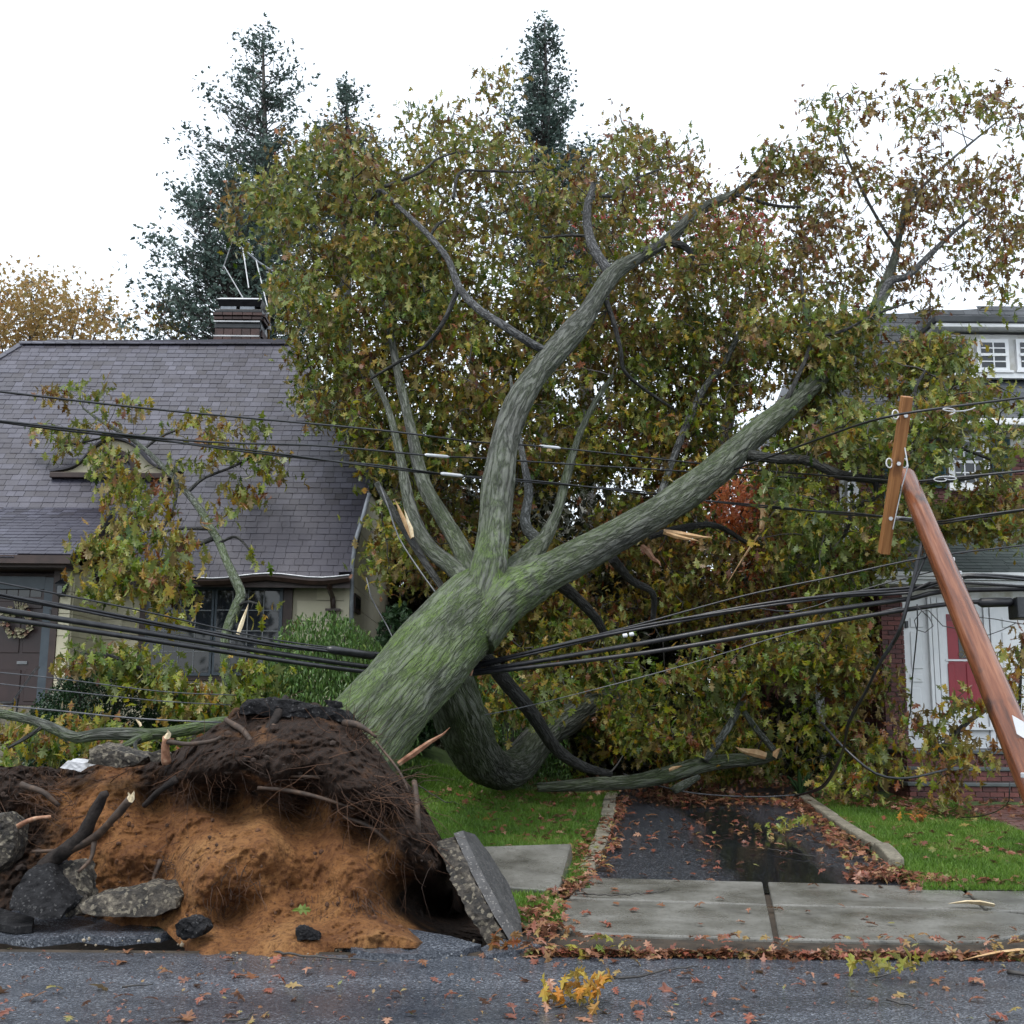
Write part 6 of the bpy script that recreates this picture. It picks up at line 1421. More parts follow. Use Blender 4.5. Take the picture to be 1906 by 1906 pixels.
cable([(880, 1335, 13.6), (1000, 1310, 14), (1250, 1245, 14), (1500, 1170, 13.6), (1680, 1130, 13)], 0.006, 'hair-thin wire slanting over the lower leaves right of the trunk', 'wire')
cable([(-60, 1246, 10.6), (100, 1262, 11), (300, 1287, 11.6), (440, 1294, 12.2)], 0.006, 'upper thin wire across the dark hedge at left', 'wire')
cable([(-60, 1266, 10.5), (100, 1284, 10.9), (300, 1305, 11.5), (430, 1312, 12)], 0.006, 'middle thin wire across the dark hedge at left', 'wire')
cable([(-60, 1308, 10.4), (100, 1322, 10.7), (250, 1337, 10.9), (412, 1345, 11.0)], 0.008, 'lowest wire across the hedge at left, ending at the root plate', 'wire')
cable([(708, 905, 14.4), (725, 950, 14.3), (742, 1000, 14.2), (780, 1060, 14), (822, 1118, 13.8)], 0.010, 'service wire hanging slanted left of the trunk fork', 'wire')
cable([(682, 1075, 15), (690, 1110, 15), (712, 1150, 15), (730, 1185, 14.9), (735, 1215, 14.8)], 0.008, 'loose grey wire hanging beside the cottage corner', 'wire')
cable([(1717, 1005, 12.1), (1705, 1060, 12.1), (1690, 1120, 12.1), (1672, 1180, 12.2), (1640, 1230, 12.4), (1610, 1290, 12.8), (1580, 1345, 13.4), (1572, 1385, 14), (1560, 1420, 14.8), (1530, 1465, 15.8), (1480, 1482, 16.6)], 0.014, 'black cable dangling from the pole down to the driveway', strands=2)
cable([(1735, 1010, 12), (1700, 1090, 12.05), (1680, 1160, 12.1), (1662, 1200, 12.2)], 0.012, 'short black drop cable beside the dangling one near the pole')
cable([(1530, 1345, 15), (1555, 1375, 14.6), (1590, 1410, 14.3), (1630, 1440, 14.2), (1670, 1449, 14.2), (1710, 1445, 14.3), (1762, 1432, 14.6)], 0.016, 'thick cable sagging in a wide loop before the brick steps')
cable([(1707, 1125, 12.1), (1708, 1160, 12.2), (1703, 1215, 12.4), (1698, 1265, 12.7), (1695, 1320, 13), (1690, 1345, 13.4)], 0.007, 'thin wire hanging straight down over the white porch panel')
cable([(1706, 1128, 12.1), (1730, 1150, 12.1), (1737, 1165, 12.1), (1722, 1177, 12.1), (1706, 1172, 12.1), (1702, 1155, 12.1), (1715, 1138, 12.1), (1728, 1136, 12.1), (1755, 1165, 12), (1790, 1172, 11.9), (1840, 1182, 12), (1890, 1160, 12)], 0.005, 'thin wire curled in a ring over the white porch panel')
cable([(1815, 1148, 12), (1850, 1152, 12), (1906, 1162, 12), (1980, 1170, 12)], 0.005, 'thin straight wire right of the pole over the red door')
cable([(1160, 1440, 17), (1200, 1455, 16.6), (1290, 1476, 16.9), (1400, 1483, 17), (1480, 1480, 17)], 0.010, 'black wire lying across the far end of the driveway', 'wire')
cable([(1880, 1455, 12.5), (1878, 1490, 12.6), (1855, 1510, 13.5), (1820, 1520, 14), (1790, 1522, 14.2)], 0.006, 'black wire trailing from the pole onto the brick path')
# ---------------------------------------------------------------- broken limb leaning on the cottage roof
def roof_gap(px, py, gap): p = RP(px, py, E0, RN); return p[1] - gap
rbn = empty('leaning_branch', P(425, 1290, 15.5), 'long broken oak branch standing upright against the cottage roof', 'branch')
sk2 = []
limb('limb', [(426, 1300, 15.3, 9), (420, 1250, 15.4, 9), (418, 1200, 15.6, 9), (425, 1165, 15.8, 9), (440, 1130, 16, 10), (448, 1105, 16.2, 9), (436, 1075, 16.5, 9), (420, 1040, 16.9, 8), (408, 1010, 17.3, 8), (390, 980, 17.7, 7.5), (370, 945, 18.2, 7), (340, 908, 18.7, 6), (305, 870, 19.1, 5), (268, 835, 19.6, 4.5), (225, 805, 20, 4), (185, 782, 20.2, 3), (155, 760, 20.4, 2)], M['bark_grey'], rbn, 0.5, skel=sk2)
for pth in ([(395, 1003, 17.4, 5), (350, 1022, 17.2, 4), (300, 1045, 17.1, 3), (278, 1065, 17, 2)], [(350, 915, 18.6, 4), (380, 890, 18.8, 3), (430, 870, 19, 2.5), (480, 845, 19.3, 2)], [(268, 835, 19.6, 3), (305, 810, 19.8, 2.5), (360, 790, 20, 2)], [(330, 900, 18.7, 3), (325, 940, 18.2, 2.5), (300, 990, 17.8, 2)], [(408, 1010, 17.2, 3), (440, 1000, 17.2, 3), (470, 1030, 17, 2)], [(225, 805, 20, 3), (170, 820, 19.9, 2), (120, 830, 19.9, 2)], [(390, 985, 17.6, 3), (330, 985, 17.6, 3), (270, 1000, 17.5, 2)], [(440, 1130, 16, 3), (460, 1120, 15.9, 2.5), (485, 1125, 15.8, 2)]):
    limb('limb', pth, M['bark_dark'], rbn, skel=sk2)
splinter(rbn, P(441, 1180, 15.5), P(463, 1125, 15.5), cv, 0.035, M['pale_wood'])
EL = [(140, 735, 55, 28, 11, 20.2), (85, 790, 28, 18, 4, 20.2), (185, 790, 70, 22, 11, 19.9), (240, 770, 60, 24, 11, 19.9), (125, 815, 35, 26, 5, 20), (190, 845, 30, 20, 5, 19.6), (365, 790, 50, 22, 8, 19.7), (430, 805, 60, 18, 9, 19.4), (470, 845, 55, 22, 10, 19.1), (520, 870, 26, 22, 5, 18.9), (465, 905, 30, 25, 8, 18.7), (360, 865, 55, 20, 8, 19), (225, 895, 32, 45, 16, 18.7), (185, 866, 32, 18, 4, 19.2), (250, 858, 32, 18, 3, 19.3), (250, 960, 60, 35, 17, 17.9), (300, 920, 60, 20, 8, 18.4), (210, 1020, 60, 45, 22, 16.9), (300, 1020, 60, 40, 17, 16.9), (240, 1080, 85, 40, 28, 16.4), (335, 1075, 50, 40, 15, 16.4), (430, 1030, 45, 14, 7, 16.9), (310, 1140, 25, 22, 5, 16.2), (390, 965, 30, 30, 6, 17.5), (475, 1135, 22, 14, 3, 15.8)]
cc = np.vstack([ell(a, b, c, d_, n, y - 0.3, y + 0.25) for a, b, c, d_, n, y in EL]); cc = cc[np.min(np.linalg.norm(cc[:, None] - sk2[0][None], axis=2), 1) > 0.26]
gap = np.array([E0[1] + (c[2] - E0[2]) / math.tan(slope) - c[1] for c in cc])
tt = np.clip(0.46 + rng.normal(0, 0.16, len(cc)), 0, 1)
S2, E2 = grow(np.vstack(sk2), cc)
twigs('twigs', S2, E2, 0.008, 0.003, M['twig'], rbn)
offroof = lambda p: (p[:, 1] < E0[1] + (p[:, 2] - E0[2]) / math.tan(slope) - 0.06) & ~((p[:, 2] < E0[2]) & (p[:, 1] > YE - 0.1) & (p[:, 0] < ex)) & ~((p[:, 0] < ex + 0.3) & (p[:, 2] < F1[2] + (p[:, 1] - F1[1]) * math.tan(fs) + 0.08) & (p[:, 1] > F1[1]))
foliage('foliage', cc, tt, 11, 0.135, 0.098, OAK, M['leaf'], rbn, keep=offroof, droop=(60, 25))

def heap(name, label, cat, els, n_leaf, rad, tint, loc, extra=(), mat=None, droop=(55, 28), size=0.085, tj=0.16, templ=OAK, sk=None):
    e = empty(name, loc, label, cat)
    sk_ = []
    for pth, m_, mo_ in extra: limb('limb', pth, m_, e, mo_, skel=sk_)
    cc = np.vstack([ell(*q) for q in els]); g = zg(cc[:, 0], cc[:, 1]) + 0.06
    cc[:, 2] = np.maximum(cc[:, 2], g)
    base = np.vstack(sk_) if sk_ else np.array([[loc[0], loc[1], float(zg(loc[0], loc[1]))]])
    a, b = grow(base, cc); twigs('twigs', a, b, 0.008, 0.003, M['twig'], e)
    foliage('foliage', cc, np.clip(tint + rng.normal(0, tj, len(cc)), 0, 1), n_leaf, rad, size, templ, mat or M['leaf'], e, droop=droop, keep=lambda p: p[:, 2] > zg(p[:, 0], p[:, 1]) + 0.02)
    return e
heap('leafy_branch', 'broken leafy oak branch lying across the dark round hedge', 'branch', [(175, 1228, 65, 22, 15, 14.9, 15.4), (265, 1262, 65, 28, 20, 14.8, 15.4), (210, 1210, 60, 15, 7, 15.2, 15.6), (345, 1300, 60, 32, 24, 14.6, 15.4), (300, 1250, 40, 30, 8, 15, 15.6)], 12, 0.13, 0.34, P(250, 1330, 15.2), [([(360, 1330, 15, 4), (300, 1270, 15, 4), (220, 1225, 15.1, 3), (150, 1215, 15.3, 2)], M['bark_dark'], 0)])
heap('leafy_branch', 'yellow green leafy branch at the foot of the leaning branch', 'branch', [(470, 1270, 45, 35, 22, 14.8, 15.3), (410, 1310, 50, 25, 18, 14.6, 15.2), (470, 1230, 30, 25, 8, 15, 15.4)], 10, 0.15, 0.34, P(450, 1330, 15))
heap('leafy_branch', 'low yellow leaf pile beside the grass edge at far left', 'branch', [(10, 1365, 40, 30, 16, 14.0, 14.6), (90, 1385, 70, 22, 22, 13.6, 14.4), (170, 1375, 70, 20, 18, 13.6, 14.4), (140, 1340, 60, 14, 8, 14, 14.6), (250, 1385, 60, 14, 12, 13.4, 14), (330, 1375, 50, 16, 12, 13.4, 14)], 9, 0.13, 0.40, P(110, 1420, 14), tj=0.22)
# fallen grey branch behind the root plate
fb = empty('fallen_branch', P(250, 1380, 12.6), 'long pale lichen covered branch lying behind the root plate at left', 'branch')
limb('limb', [(-60, 1318, 13.0, 9), (40, 1336, 12.8, 9), (90, 1352, 12.7, 10), (140, 1372, 12.5, 10), (190, 1366, 12.4, 11), (240, 1366, 12.3, 12), (290, 1366, 12.2, 11), (350, 1358, 12.1, 12), (410, 1346, 12.0, 12), (460, 1345, 12, 11)], M['bark'], fb, 0.9)
limb('limb', [(285, 1368, 12.2, 8), (255, 1378, 12.1, 8), (225, 1392, 12.0, 6)], M['bark'], fb, 0.9)
limb('limb', [(268, 1370, 12.15, 4), (252, 1385, 12.0, 4), (256, 1402, 11.8, 3)], M['bark_dark'], fb, 0.1)
limb('limb', [(80, 1352, 12.7, 4), (50, 1372, 12.6, 4), (15, 1392, 12.5, 3)], M['bark_dark'], fb, 0.0)
splinter(fb, P(262, 1352, 12.1), P(252, 1338, 12.1), cv, 0.02, M['pale_wood'])
# log across the end of the driveway
lg = empty('fallen_log', P(1250, 1455, 16.8), 'mossy broken log lying across the far end of the driveway', 'log')
limb('limb', [(1000, 1466, 16.3, 8), (1050, 1463, 16.3, 10), (1110, 1459, 16.4, 12), (1180, 1455, 16.5, 13), (1240, 1442, 16.6, 15), (1300, 1425, 16.7, 15), (1360, 1416, 16.9, 13), (1410, 1413, 17.1, 11), (1450, 1402, 17.4, 8)], M['bark'], lg, 0.35)
splinter(lg, P(1425, 1410, 16.9), P(1368, 1392, 16.9), cv, 0.07, M['split_wood']); splinter(lg, P(1440, 1408, 16.9), P(1452, 1392, 16.9), cv, 0.05, M['split_wood']); splinter(lg, P(1245, 1432, 16.4), P(1270, 1426, 16.4), cv, 0.03, M['split_wood'])
for lab, pth in (('grey dead branch leaning up from the log through the leaves', [(1310, 1415, 16.6, 8), (1345, 1370, 16.6, 7), (1375, 1320, 16.7, 6), (1388, 1290, 16.8, 5)]), ('brown dead branch crossing the grey one above the log', [(1440, 1395, 16.8, 6), (1410, 1360, 16.7, 6), (1385, 1325, 16.6, 5)]), ('short grey mossy limb lying under the log on the driveway', [(1255, 1470, 16.2, 8), (1275, 1460, 16.3, 8), (1300, 1446, 16.5, 5)])):
    o = limb('dead_branch', pth, M['bark_grey'], None, 0.2); tag(o, lab, 'branch')

# ---------------------------------------------------------------- shrubs and plants by the houses
M['shade_leaf'] = leaf_mat('shade_darkened_leaf', [(0.0, (0.010, 0.018, 0.008)), (0.6, (0.030, 0.034, 0.012)), (1.0, (0.06, 0.03, 0.014))], (0.05, 0.05, 0.03), 0.4, 0.1)  # leaf colours darkened to stand in for shade under the crown
GREEN = [(0.0, (0.006, 0.020, 0.006)), (0.5, (0.018, 0.050, 0.012)), (1.0, (0.045, 0.095, 0.022))]
M['box_leaf'] = leaf_mat('hedge_leaf', [(0.0, (0.004, 0.014, 0.005)), (0.5, (0.010, 0.032, 0.010)), (1.0, (0.026, 0.062, 0.018))], (0.03, 0.07, 0.025), 0.5, 0.15, 0.3)
M['weep_leaf'] = leaf_mat('weeping_leaf', [(0.0, (0.03, 0.08, 0.014)), (0.6, (0.08, 0.165, 0.03)), (1.0, (0.16, 0.21, 0.045))], (0.10, 0.15, 0.06), 0.5, 0.25, 0.3)
M['needle'] = leaf_mat('evergreen_needle', GREEN, (0.03, 0.06, 0.03), 0.4, 0.1, 0.6)
def dome_pts(c, rx, ry, rz, n, shell=0.75):
    v_ = rng.normal(size=(n, 3)); v_[:, 2] = np.abs(v_[:, 2]); v_ /= np.linalg.norm(v_, axis=1)[:, None]
    b = 1 + 0.13 * fbm(v_ * 2.2 + c, 3); r = rng.uniform(shell ** 3, 1, n) ** (1 / 3) * b
    return np.asarray(c) + v_ * r[:, None] * np.array((rx, ry, rz))
def shrub(name, label, c, rx, ry, rz, n, size, templ, mat, tint, droop, stems=7, shell=0.7, tj=0.2):
    c = np.array(c, float); c[2] = float(zg(c[0], c[1]))
    e = empty(name, c, label, 'shrub')
    mb = MB()
    for k in range(stems):
        a = random.uniform(0, 6.28); q = random.uniform(0.2, 0.75)
        mb.tube([c + (0.05 * math.cos(a), .05 * math.sin(a), -0.05), c + (rx * q * .5 * math.cos(a), ry * q * .5 * math.sin(a), rz * 0.5), c + (rx * q * math.cos(a), ry * q * math.sin(a), rz * 0.85)], [0.03, 0.02, 0.008], 6)
    tag(mb.build('stem', M['twig'], e), kind='stuff')
    p = dome_pts(c, rx, ry, rz, n, shell)
    V, Fq, t = leaf_cloud(p, np.clip(tint + 0.3 * fbm(p * 2.5, 2) + 0 * p[:, 0], 0, 1), size, templ, droop=droop, tj=tj)
    tag(mobj('foliage', V, Fq, mat, e, False, {'tint': t}), kind='stuff')
    return e
shrub('hedge', 'rounded dark green clipped hedge beside the entry steps', P(190, 1400, 16.1), 1.1, 0.75, 1.42, 24000, 0.026, BOX, M['box_leaf'], 0.5, (20, 45), shell=0.8)
shrub('hedge', 'small dark clipped hedge in front of the larger round hedge', P(110, 1415, 15.2), 0.5, 0.45, 0.5, 5000, 0.026, BOX, M['box_leaf'], 0.5, (20, 45), shell=0.75)
shrub('hedge', 'dark hedge under the casement window of the cottage', P(360, 1380, 16.8), 0.95, 0.6, 0.75, 9000, 0.03, BOX, M['box_leaf'], 0.45, (20, 45), shell=0.75)
shrub('weeping_shrub', 'rounded weeping green shrub between the cottage window and the leaning trunk', P(606, 1400, 15.6), 1.25, 1.0, 2.1, 24000, 0.052, LANCE, M['weep_leaf'], 0.5, (68, 18), shell=0.6)
shrub('conifer_shrub', 'feathery dark conifer shrub by the cottage side wall', P(738, 1330, 17.5), 0.55, 0.55, 2.1, 6000, 0.075, SPRAY, M['needle'], 0.45, (-50, 22), shell=0.4)
shrub('weeping_shrub', 'green shrub behind the lower limb and the black branch', P(955, 1410, 17.6), 0.9, 0.8, 1.75, 5000, 0.05, LANCE, M['weep_leaf'], 0.35, (60, 25), shell=0.5)
# strap leaved plant by the kerb
def plant(label, px, py, n, ln, w, mat):
    c = GS(px, py); e = empty('strap_plant', c, label, 'plant')
    for k in range(n):
        a = random.uniform(0, 6.28); l = ln * random.uniform(.6, 1.1); b = random.uniform(0.4, 1.0); mb = MB(); V = []
        s = np.array((-math.sin(a), math.cos(a), 0)); o = np.array((math.cos(a), math.sin(a), 0))
        for t in np.linspace(0, 1, 6):
            m_ = c + o * l * b * t + np.array((0, 0, l * (t * 1.1 - 0.75 * b * t * t))); ww = w * math.sin(math.pi * min(1, t * .85 + .12)) ; V += [m_ - s * ww, m_ + s * ww, m_ + (0, 0, -0.004)]
        F_ = [(k_ * 3 + i_, k_ * 3 + 3 + i_, k_ * 3 + 3 + (i_ + 1) % 3, k_ * 3 + (i_ + 1) % 3) for k_ in range(5) for i_ in range(3)]
        me = mesh('leaf', V, F_, mat, True, {'tint': np.full(len(V), random.uniform(.2, .8))}); obj('leaf', me, e)
M['strap'] = leaf_mat('strap_leaf', [(0, (0.03, 0.08, 0.03)), (1, (0.10, 0.19, 0.07))], (0.1, 0.18, 0.08), 0.4, 0.2, 0.3)
plant('fresh green strap leaved plant at the end of the right driveway kerb', 1490, 1482, 16, 0.55, 0.03, M['strap'])
heap('leafy_branch', 'leafy oak branch hanging over the brick stoop before the door', 'branch', [(1730, 1335, 45, 22, 9, 15.6, 16.3), (1795, 1315, 32, 40, 12, 15.4, 16.2), (1760, 1390, 50, 35, 16, 15.2, 16.2), (1750, 1445, 36, 22, 10, 15.0, 15.8), (1830, 1405, 22, 25, 4, 15.2, 15.8), (1775, 1475, 20, 8, 4, 15.5, 16)], 9, 0.14, 0.52, P(1770, 1470, 15.8), [([(1745, 1400, 15.8, 5), (1800, 1345, 15.8, 5), (1838, 1318, 15.9, 4), (1880, 1270, 16, 3)], M['bark_dark'], 0)])
heap('leafy_branch', 'leafy branch standing at the right border beside the white door panel', 'branch', [(1885, 1240, 20, 60, 8, 14.2, 15), (1870, 1290, 18, 20, 4, 14.2, 15), (1905, 1190, 14, 40, 4, 14.2, 15)], 9, 0.13, 0.60, P(1896, 1400, 14.6), [([(1896, 1400, 14.6, 3), (1898, 1300, 14.6, 3), (1903, 1180, 14.6, 2)], M['bark_dark'], 0)])
for k, (lab, x_, Y_) in enumerate((('low dark backdrop bush added behind the lower limb', 930, 20.5), ('low dark backdrop bush added behind the log', 1130, 20.8), ('low dark backdrop bush added behind the middle of the driveway', 1300, 21.0), ('low dark backdrop bush added by the right end of the log', 1470, 20.6))):
    shrub('backdrop_bush', lab, P(x_, 1400, Y_), 1.25, 0.7, 1.5, 4200, 0.085, OAK, M['shade_leaf'], 0.55, (40, 35), shell=0.5)  # dark bushes added to close bright sky gaps near the ground
heap('leafy_branch', 'dark leafy branch lying in the shade left of the brick stoop', 'branch', [(1640, 1400, 40, 50, 16, 16.2, 17), (1600, 1455, 60, 16, 12, 15.8, 16.6), (1560, 1440, 50, 20, 10, 16, 16.8)], 9, 0.15, 0.45, P(1620, 1460, 16.4))

# ---------------------------------------------------------------- trees behind the houses
CED = [(0.0, (0.050, 0.090, 0.080)), (0.5, (0.105, 0.155, 0.130)), (0.85, (0.15, 0.19, 0.15)), (1.0, (0.18, 0.15, 0.10))]  # spray colours paled and blued to stand in for misty air
M['cedar'] = leaf_mat('hazed_cedar_spray', CED, (0.05, 0.07, 0.055), 0.4, 0.15, 0.7)
def cedar(label, axis, Y, prof, n, size=0.11, seedo=0, dens=24, cat='tree'):
    """axis: photo x of the trunk; prof: (photo y, half width left, half width right)"""
    pr = np.array(prof, float); y0, y1 = pr[0, 0], pr[-1, 0]
    base = P(axis, y1, Y); g = float(zg(base[0], base[1])); top = P(axis + 2, y0, Y)
    e = empty('cedar_tree', (base[0], Y, g), label, cat)
    tr = [(base[0] + 0.1, Y, g - 0.1), (base[0] + 0.05, Y, (g + base[2]) / 2), base, (base + top) / 2 + (0.1, 0, 0), top]
    MB().tube(tr, [0.32, 0.28, 0.2, 0.11, 0.02], 9).build('trunk', M['twig'], e, True)
    B_, T_ = [], []
    nb = n
    ys_ = y0 + (y1 - y0) * rng.uniform(0.0, 1, nb) ** 0.72 + 6
    for y in ys_:
        a = rng.uniform(0, 2 * math.pi); l, r = np.interp(y, pr[:, 0], pr[:, 1]), np.interp(y, pr[:, 0], pr[:, 2])
        w = (r if math.cos(a) > 0 else l) * Y / F_PX
        w *= np.clip(1.3 + 1.5 * pn(np.array([y * 0.022 + seedo, a * 1.1, seedo])), 0.4, 1.9)
        s = P(axis + (y1 - y) * 0.0, y, Y) + (0, 0, -0.25 * w)
        tip = s + np.array((math.cos(a) * w, math.sin(a) * w * 0.9, 0.55 * w))
        B_.append(s); T_.append(tip)
    B_, T_ = np.array(B_), np.array(T_)
    twigs('branches', B_, B_ + (T_ - B_) * 0.9, 0.022, 0.004, M['twig'], e, 5, -0.08)
    t = rng.uniform(0.25, 1.05, (nb, dens)) ** 0.7
    C = B_[:, None] + (T_ - B_)[:, None] * t[..., None]
    C = C.reshape(-1, 3) + rng.normal(0, 0.13, (nb * dens, 3)) * np.array((1, 1, 1.1))
    keep = fbm(C * 1.1 + seedo, 2) > -0.13
    C = C[keep]
    V, Fq, tt = leaf_cloud(C, np.clip(0.4 + 0.3 * fbm(C * 1.2, 2), 0, 1), size, SPRAY, droop=(-25, 40), tj=0.12)
    tag(mobj('foliage', V, Fq, M['cedar'], e, False, {'tint': tt}), kind='stuff')
cedar('tallest dark cedar rising behind the cottage chimney', 487, 31, [(58, 4, 4), (85, 26, 34), (150, 60, 52), (230, 74, 74), (290, 78, 58), (340, 95, 80), (420, 105, 95), (520, 100, 100), (640, 110, 110)], 620, seedo=1.3)
cedar('broad dark cedar behind the ridge, left of the chimney', 425, 29, [(330, 14, 10), (370, 66, 40), (440, 92, 60), (500, 86, 80), (560, 110, 90), (620, 140, 110), (680, 120, 110)], 480, seedo=5.1)
cedar('shorter narrow cedar top between the two tall cedars', 642, 33, [(156, 6, 6), (190, 28, 30), (230, 36, 40), (270, 40, 50), (340, 55, 60), (480, 70, 70)], 300, seedo=9.7)
cedar('tall dark cedar above the middle of the fallen crown', 1012, 33, [(38, 2, 4), (80, 22, 22), (140, 48, 34), (190, 52, 42), (240, 60, 50), (300, 70, 70), (360, 80, 80), (500, 90, 90)], 520, seedo=14.2)
cedar('low dark cedar behind the tall limb of the fallen tree', 1090, 35, [(275, 6, 6), (310, 40, 50), (400, 70, 80), (560, 90, 90)], 240, seedo=22.2)
def leafy_tree(label, axis, Y, blobs, n, rad, size, mat, tint, tj=0.1, templ=MAPLE_S, droop=(35, 40), per=14, name='maple_tree', trunk_r=0.18, ground=True):
    cy0 = max(b for _, b, _, _ in blobs); base = P(axis, cy0, Y); g = float(zg(base[0], base[1]))
    e = empty(name, (base[0], Y, g), label, 'tree' if trunk_r > 0.06 else 'shrub')
    tot = sum(c * d_ for _, _, c, d_ in blobs)
    cc = np.vstack([ell(a, b, c, d_, max(2, int(n * c * d_ / tot)), Y - 1.6, Y + 1.6) for a, b, c, d_ in blobs])
    tops = [P(a, b, Y) for a, b, _, _ in blobs]; sk_ = []
    fork = np.array((base[0], Y, g + max(0.3, (base[2] - g) * 0.6)))
    MB().tube([(base[0], Y, g - .1), (base[0] + .05, Y, (g + fork[2]) / 2), fork], [trunk_r * 1.2, trunk_r, trunk_r * .8], 9).build('trunk', M['twig'], e, True)
    for t_ in tops:
        pth = [fork, fork * .5 + t_ * .5 + rng.normal(0, .2, 3), t_]; o = MB().tube(pth, [trunk_r * .6, trunk_r * .35, 0.01], 6).build('limb', M['twig'], e, True); sk_.append(catmull(pth, np.zeros(3), .3)[0])
    a, b = grow(np.vstack(sk_), cc); twigs('twigs', a, b, 0.018, 0.004, M['twig'], e, 5, 0.03)
    foliage('foliage', cc, np.clip(tint + rng.normal(0, .08, len(cc)), 0, 1), per, rad, size, templ, mat, e, droop=droop, tj=tj)
M['orange'] = leaf_mat('orange_leaf', [(0.0, (0.16, 0.16, 0.05)), (0.4, (0.32, 0.23, 0.075)), (0.7, (0.40, 0.22, 0.07)), (1.0, (0.36, 0.15, 0.05))], (0.36, 0.27, 0.12), 0.4, 0.45)
M['red_leaf'] = leaf_mat('red_leaf', [(0.0, (0.16, 0.02, 0.022)), (0.5, (0.30, 0.035, 0.035)), (1.0, (0.34, 0.09, 0.03))], (0.4, 0.14, 0.12), 0.4, 0.5)
M['rust_leaf'] = leaf_mat('rust_leaf', [(0.0, (0.24, 0.05, 0.02)), (0.5, (0.42, 0.10, 0.03)), (1.0, (0.50, 0.20, 0.05))], (0.5, 0.25, 0.12), 0.4, 0.5)
leafy_tree('orange autumn maple behind the cottage roof at far left', 90, 33, [(60, 560, 70, 40), (-40, 580, 80, 60), (150, 570, 55, 35), (110, 610, 90, 40), (0, 620, 90, 40), (190, 595, 35, 35), (60, 530, 40, 20)], 330, 0.45, 0.105, M['orange'], 0.5)
leafy_tree('sparse crimson maple showing through the crown, right of centre', 1330, 27, [(1240, 380, 60, 60), (1320, 420, 60, 50), (1370, 480, 50, 40), (1280, 480, 40, 40), (1390, 640, 40, 40), (1400, 400, 40, 40), (1150, 440, 40, 30)], 130, 0.4, 0.11, M['red_leaf'], 0.5, per=12)
leafy_tree('bright rust orange shrub glowing under the slanting limb', 1370, 25, [(1355, 930, 50, 40), (1390, 900, 40, 40), (1330, 960, 40, 30), (1400, 980, 40, 50), (1420, 1040, 30, 40)], 130, 0.35, 0.10, M['rust_leaf'], 0.55, per=16, name='rust_shrub', trunk_r=0.05)
leafy_tree('thin brown leaved bush left of the chimney cedar', 300, 30, [(300, 590, 22, 20), (320, 610, 30, 20)], 16, 0.3, 0.12, M['leaf'], 0.55, per=10, name='leafy_bush', trunk_r=0.05)
for k, (lab, ax, Y, bl) in enumerate((('dark evergreen backdrop added behind the cottage side wall', 790, 27, [(760, 900, 90, 110), (800, 1060, 100, 110), (760, 1200, 90, 90), (780, 1320, 90, 60)]), ('dark evergreen backdrop added behind the trunk fork', 1000, 28, [(960, 950, 90, 110), (1010, 1080, 100, 110), (980, 1220, 100, 90), (1000, 1330, 100, 60)]), ('dark evergreen backdrop added behind the slanting limb', 1200, 27, [(1180, 1010, 90, 90), (1220, 1120, 90, 90), (1190, 1230, 100, 80), (1200, 1330, 110, 60)]), ('dark evergreen backdrop added beside the brick house wall', 1420, 26.5, [(1400, 1130, 90, 60), (1460, 1200, 80, 90), (1440, 1000, 60, 60), (1440, 1320, 90, 60)]))):
    leafy_tree(lab, ax, Y, bl, 760, 0.45, 0.15, M['shade_leaf'], 0.4, tj=0.2, per=16, name='backdrop_evergreen', trunk_r=0.1)  # evergreens added as a dark backdrop that blocks sky light between the houses

# ---------------------------------------------------------------- fallen leaves, sprigs and splinters
LIT = [(0.0, (0.15, 0.17, 0.05)), (0.12, (0.25, 0.19, 0.06)), (0.3, (0.20, 0.095, 0.040)), (0.55, (0.13, 0.050, 0.032)), (0.8, (0.20, 0.055, 0.030)), (1.0, (0.34, 0.19, 0.12))]
M['litter'] = leaf_mat('fallen_leaf', LIT, (0.34, 0.20, 0.13), 0.55, 0.1, 0.35)
TPL = []
for k in range(10):
    V, Fk = fanxy([(x_, y_ * random.uniform(.75, 1.15)) for x_, y_ in OAK_HALF], -random.uniform(0.05, 0.5), random.uniform(0.0, 0.7))
    V = V + np.stack([0 * V[:, 0], 0 * V[:, 0], 0.18 * pn(V * 2 + k * 5.1)], -1)
    V[:, 2] -= V[:, 2].min()
    stem = [(-.38, -.012, .05), (-.38, .012, .05), (-.85, .0, .04)]
    Fk = Fk.tolist() + [(len(V), len(V) + 1, len(V) + 2)]; V = np.vstack([V, stem])
    TPL.append((V, Fk))
def litter_mesh(k, t): V, Fk = TPL[k]; return mesh('fallen_leaf', V * 0.060, Fk, M['litter'], False, {'tint': np.full(len(V), t)})
LM = [[litter_mesh(k, t) for k in range(10)] for t in (0.08, 0.22, 0.4, 0.62, 0.8, 0.95)]
LN = ['yellow green', 'tawny yellow', 'orange brown', 'dark red brown', 'rusty red', 'pale tan']
def zone(n, f, off=0.0):
    out = []
    while len(out) < n:
        x, y = f(); p = GS(x, y); out.append((p[0], p[1], (float(zg(p[0], p[1])) if p[1] > 8.9 else 0.0) + off))
    return out
def u(a, b): return random.uniform(a, b)
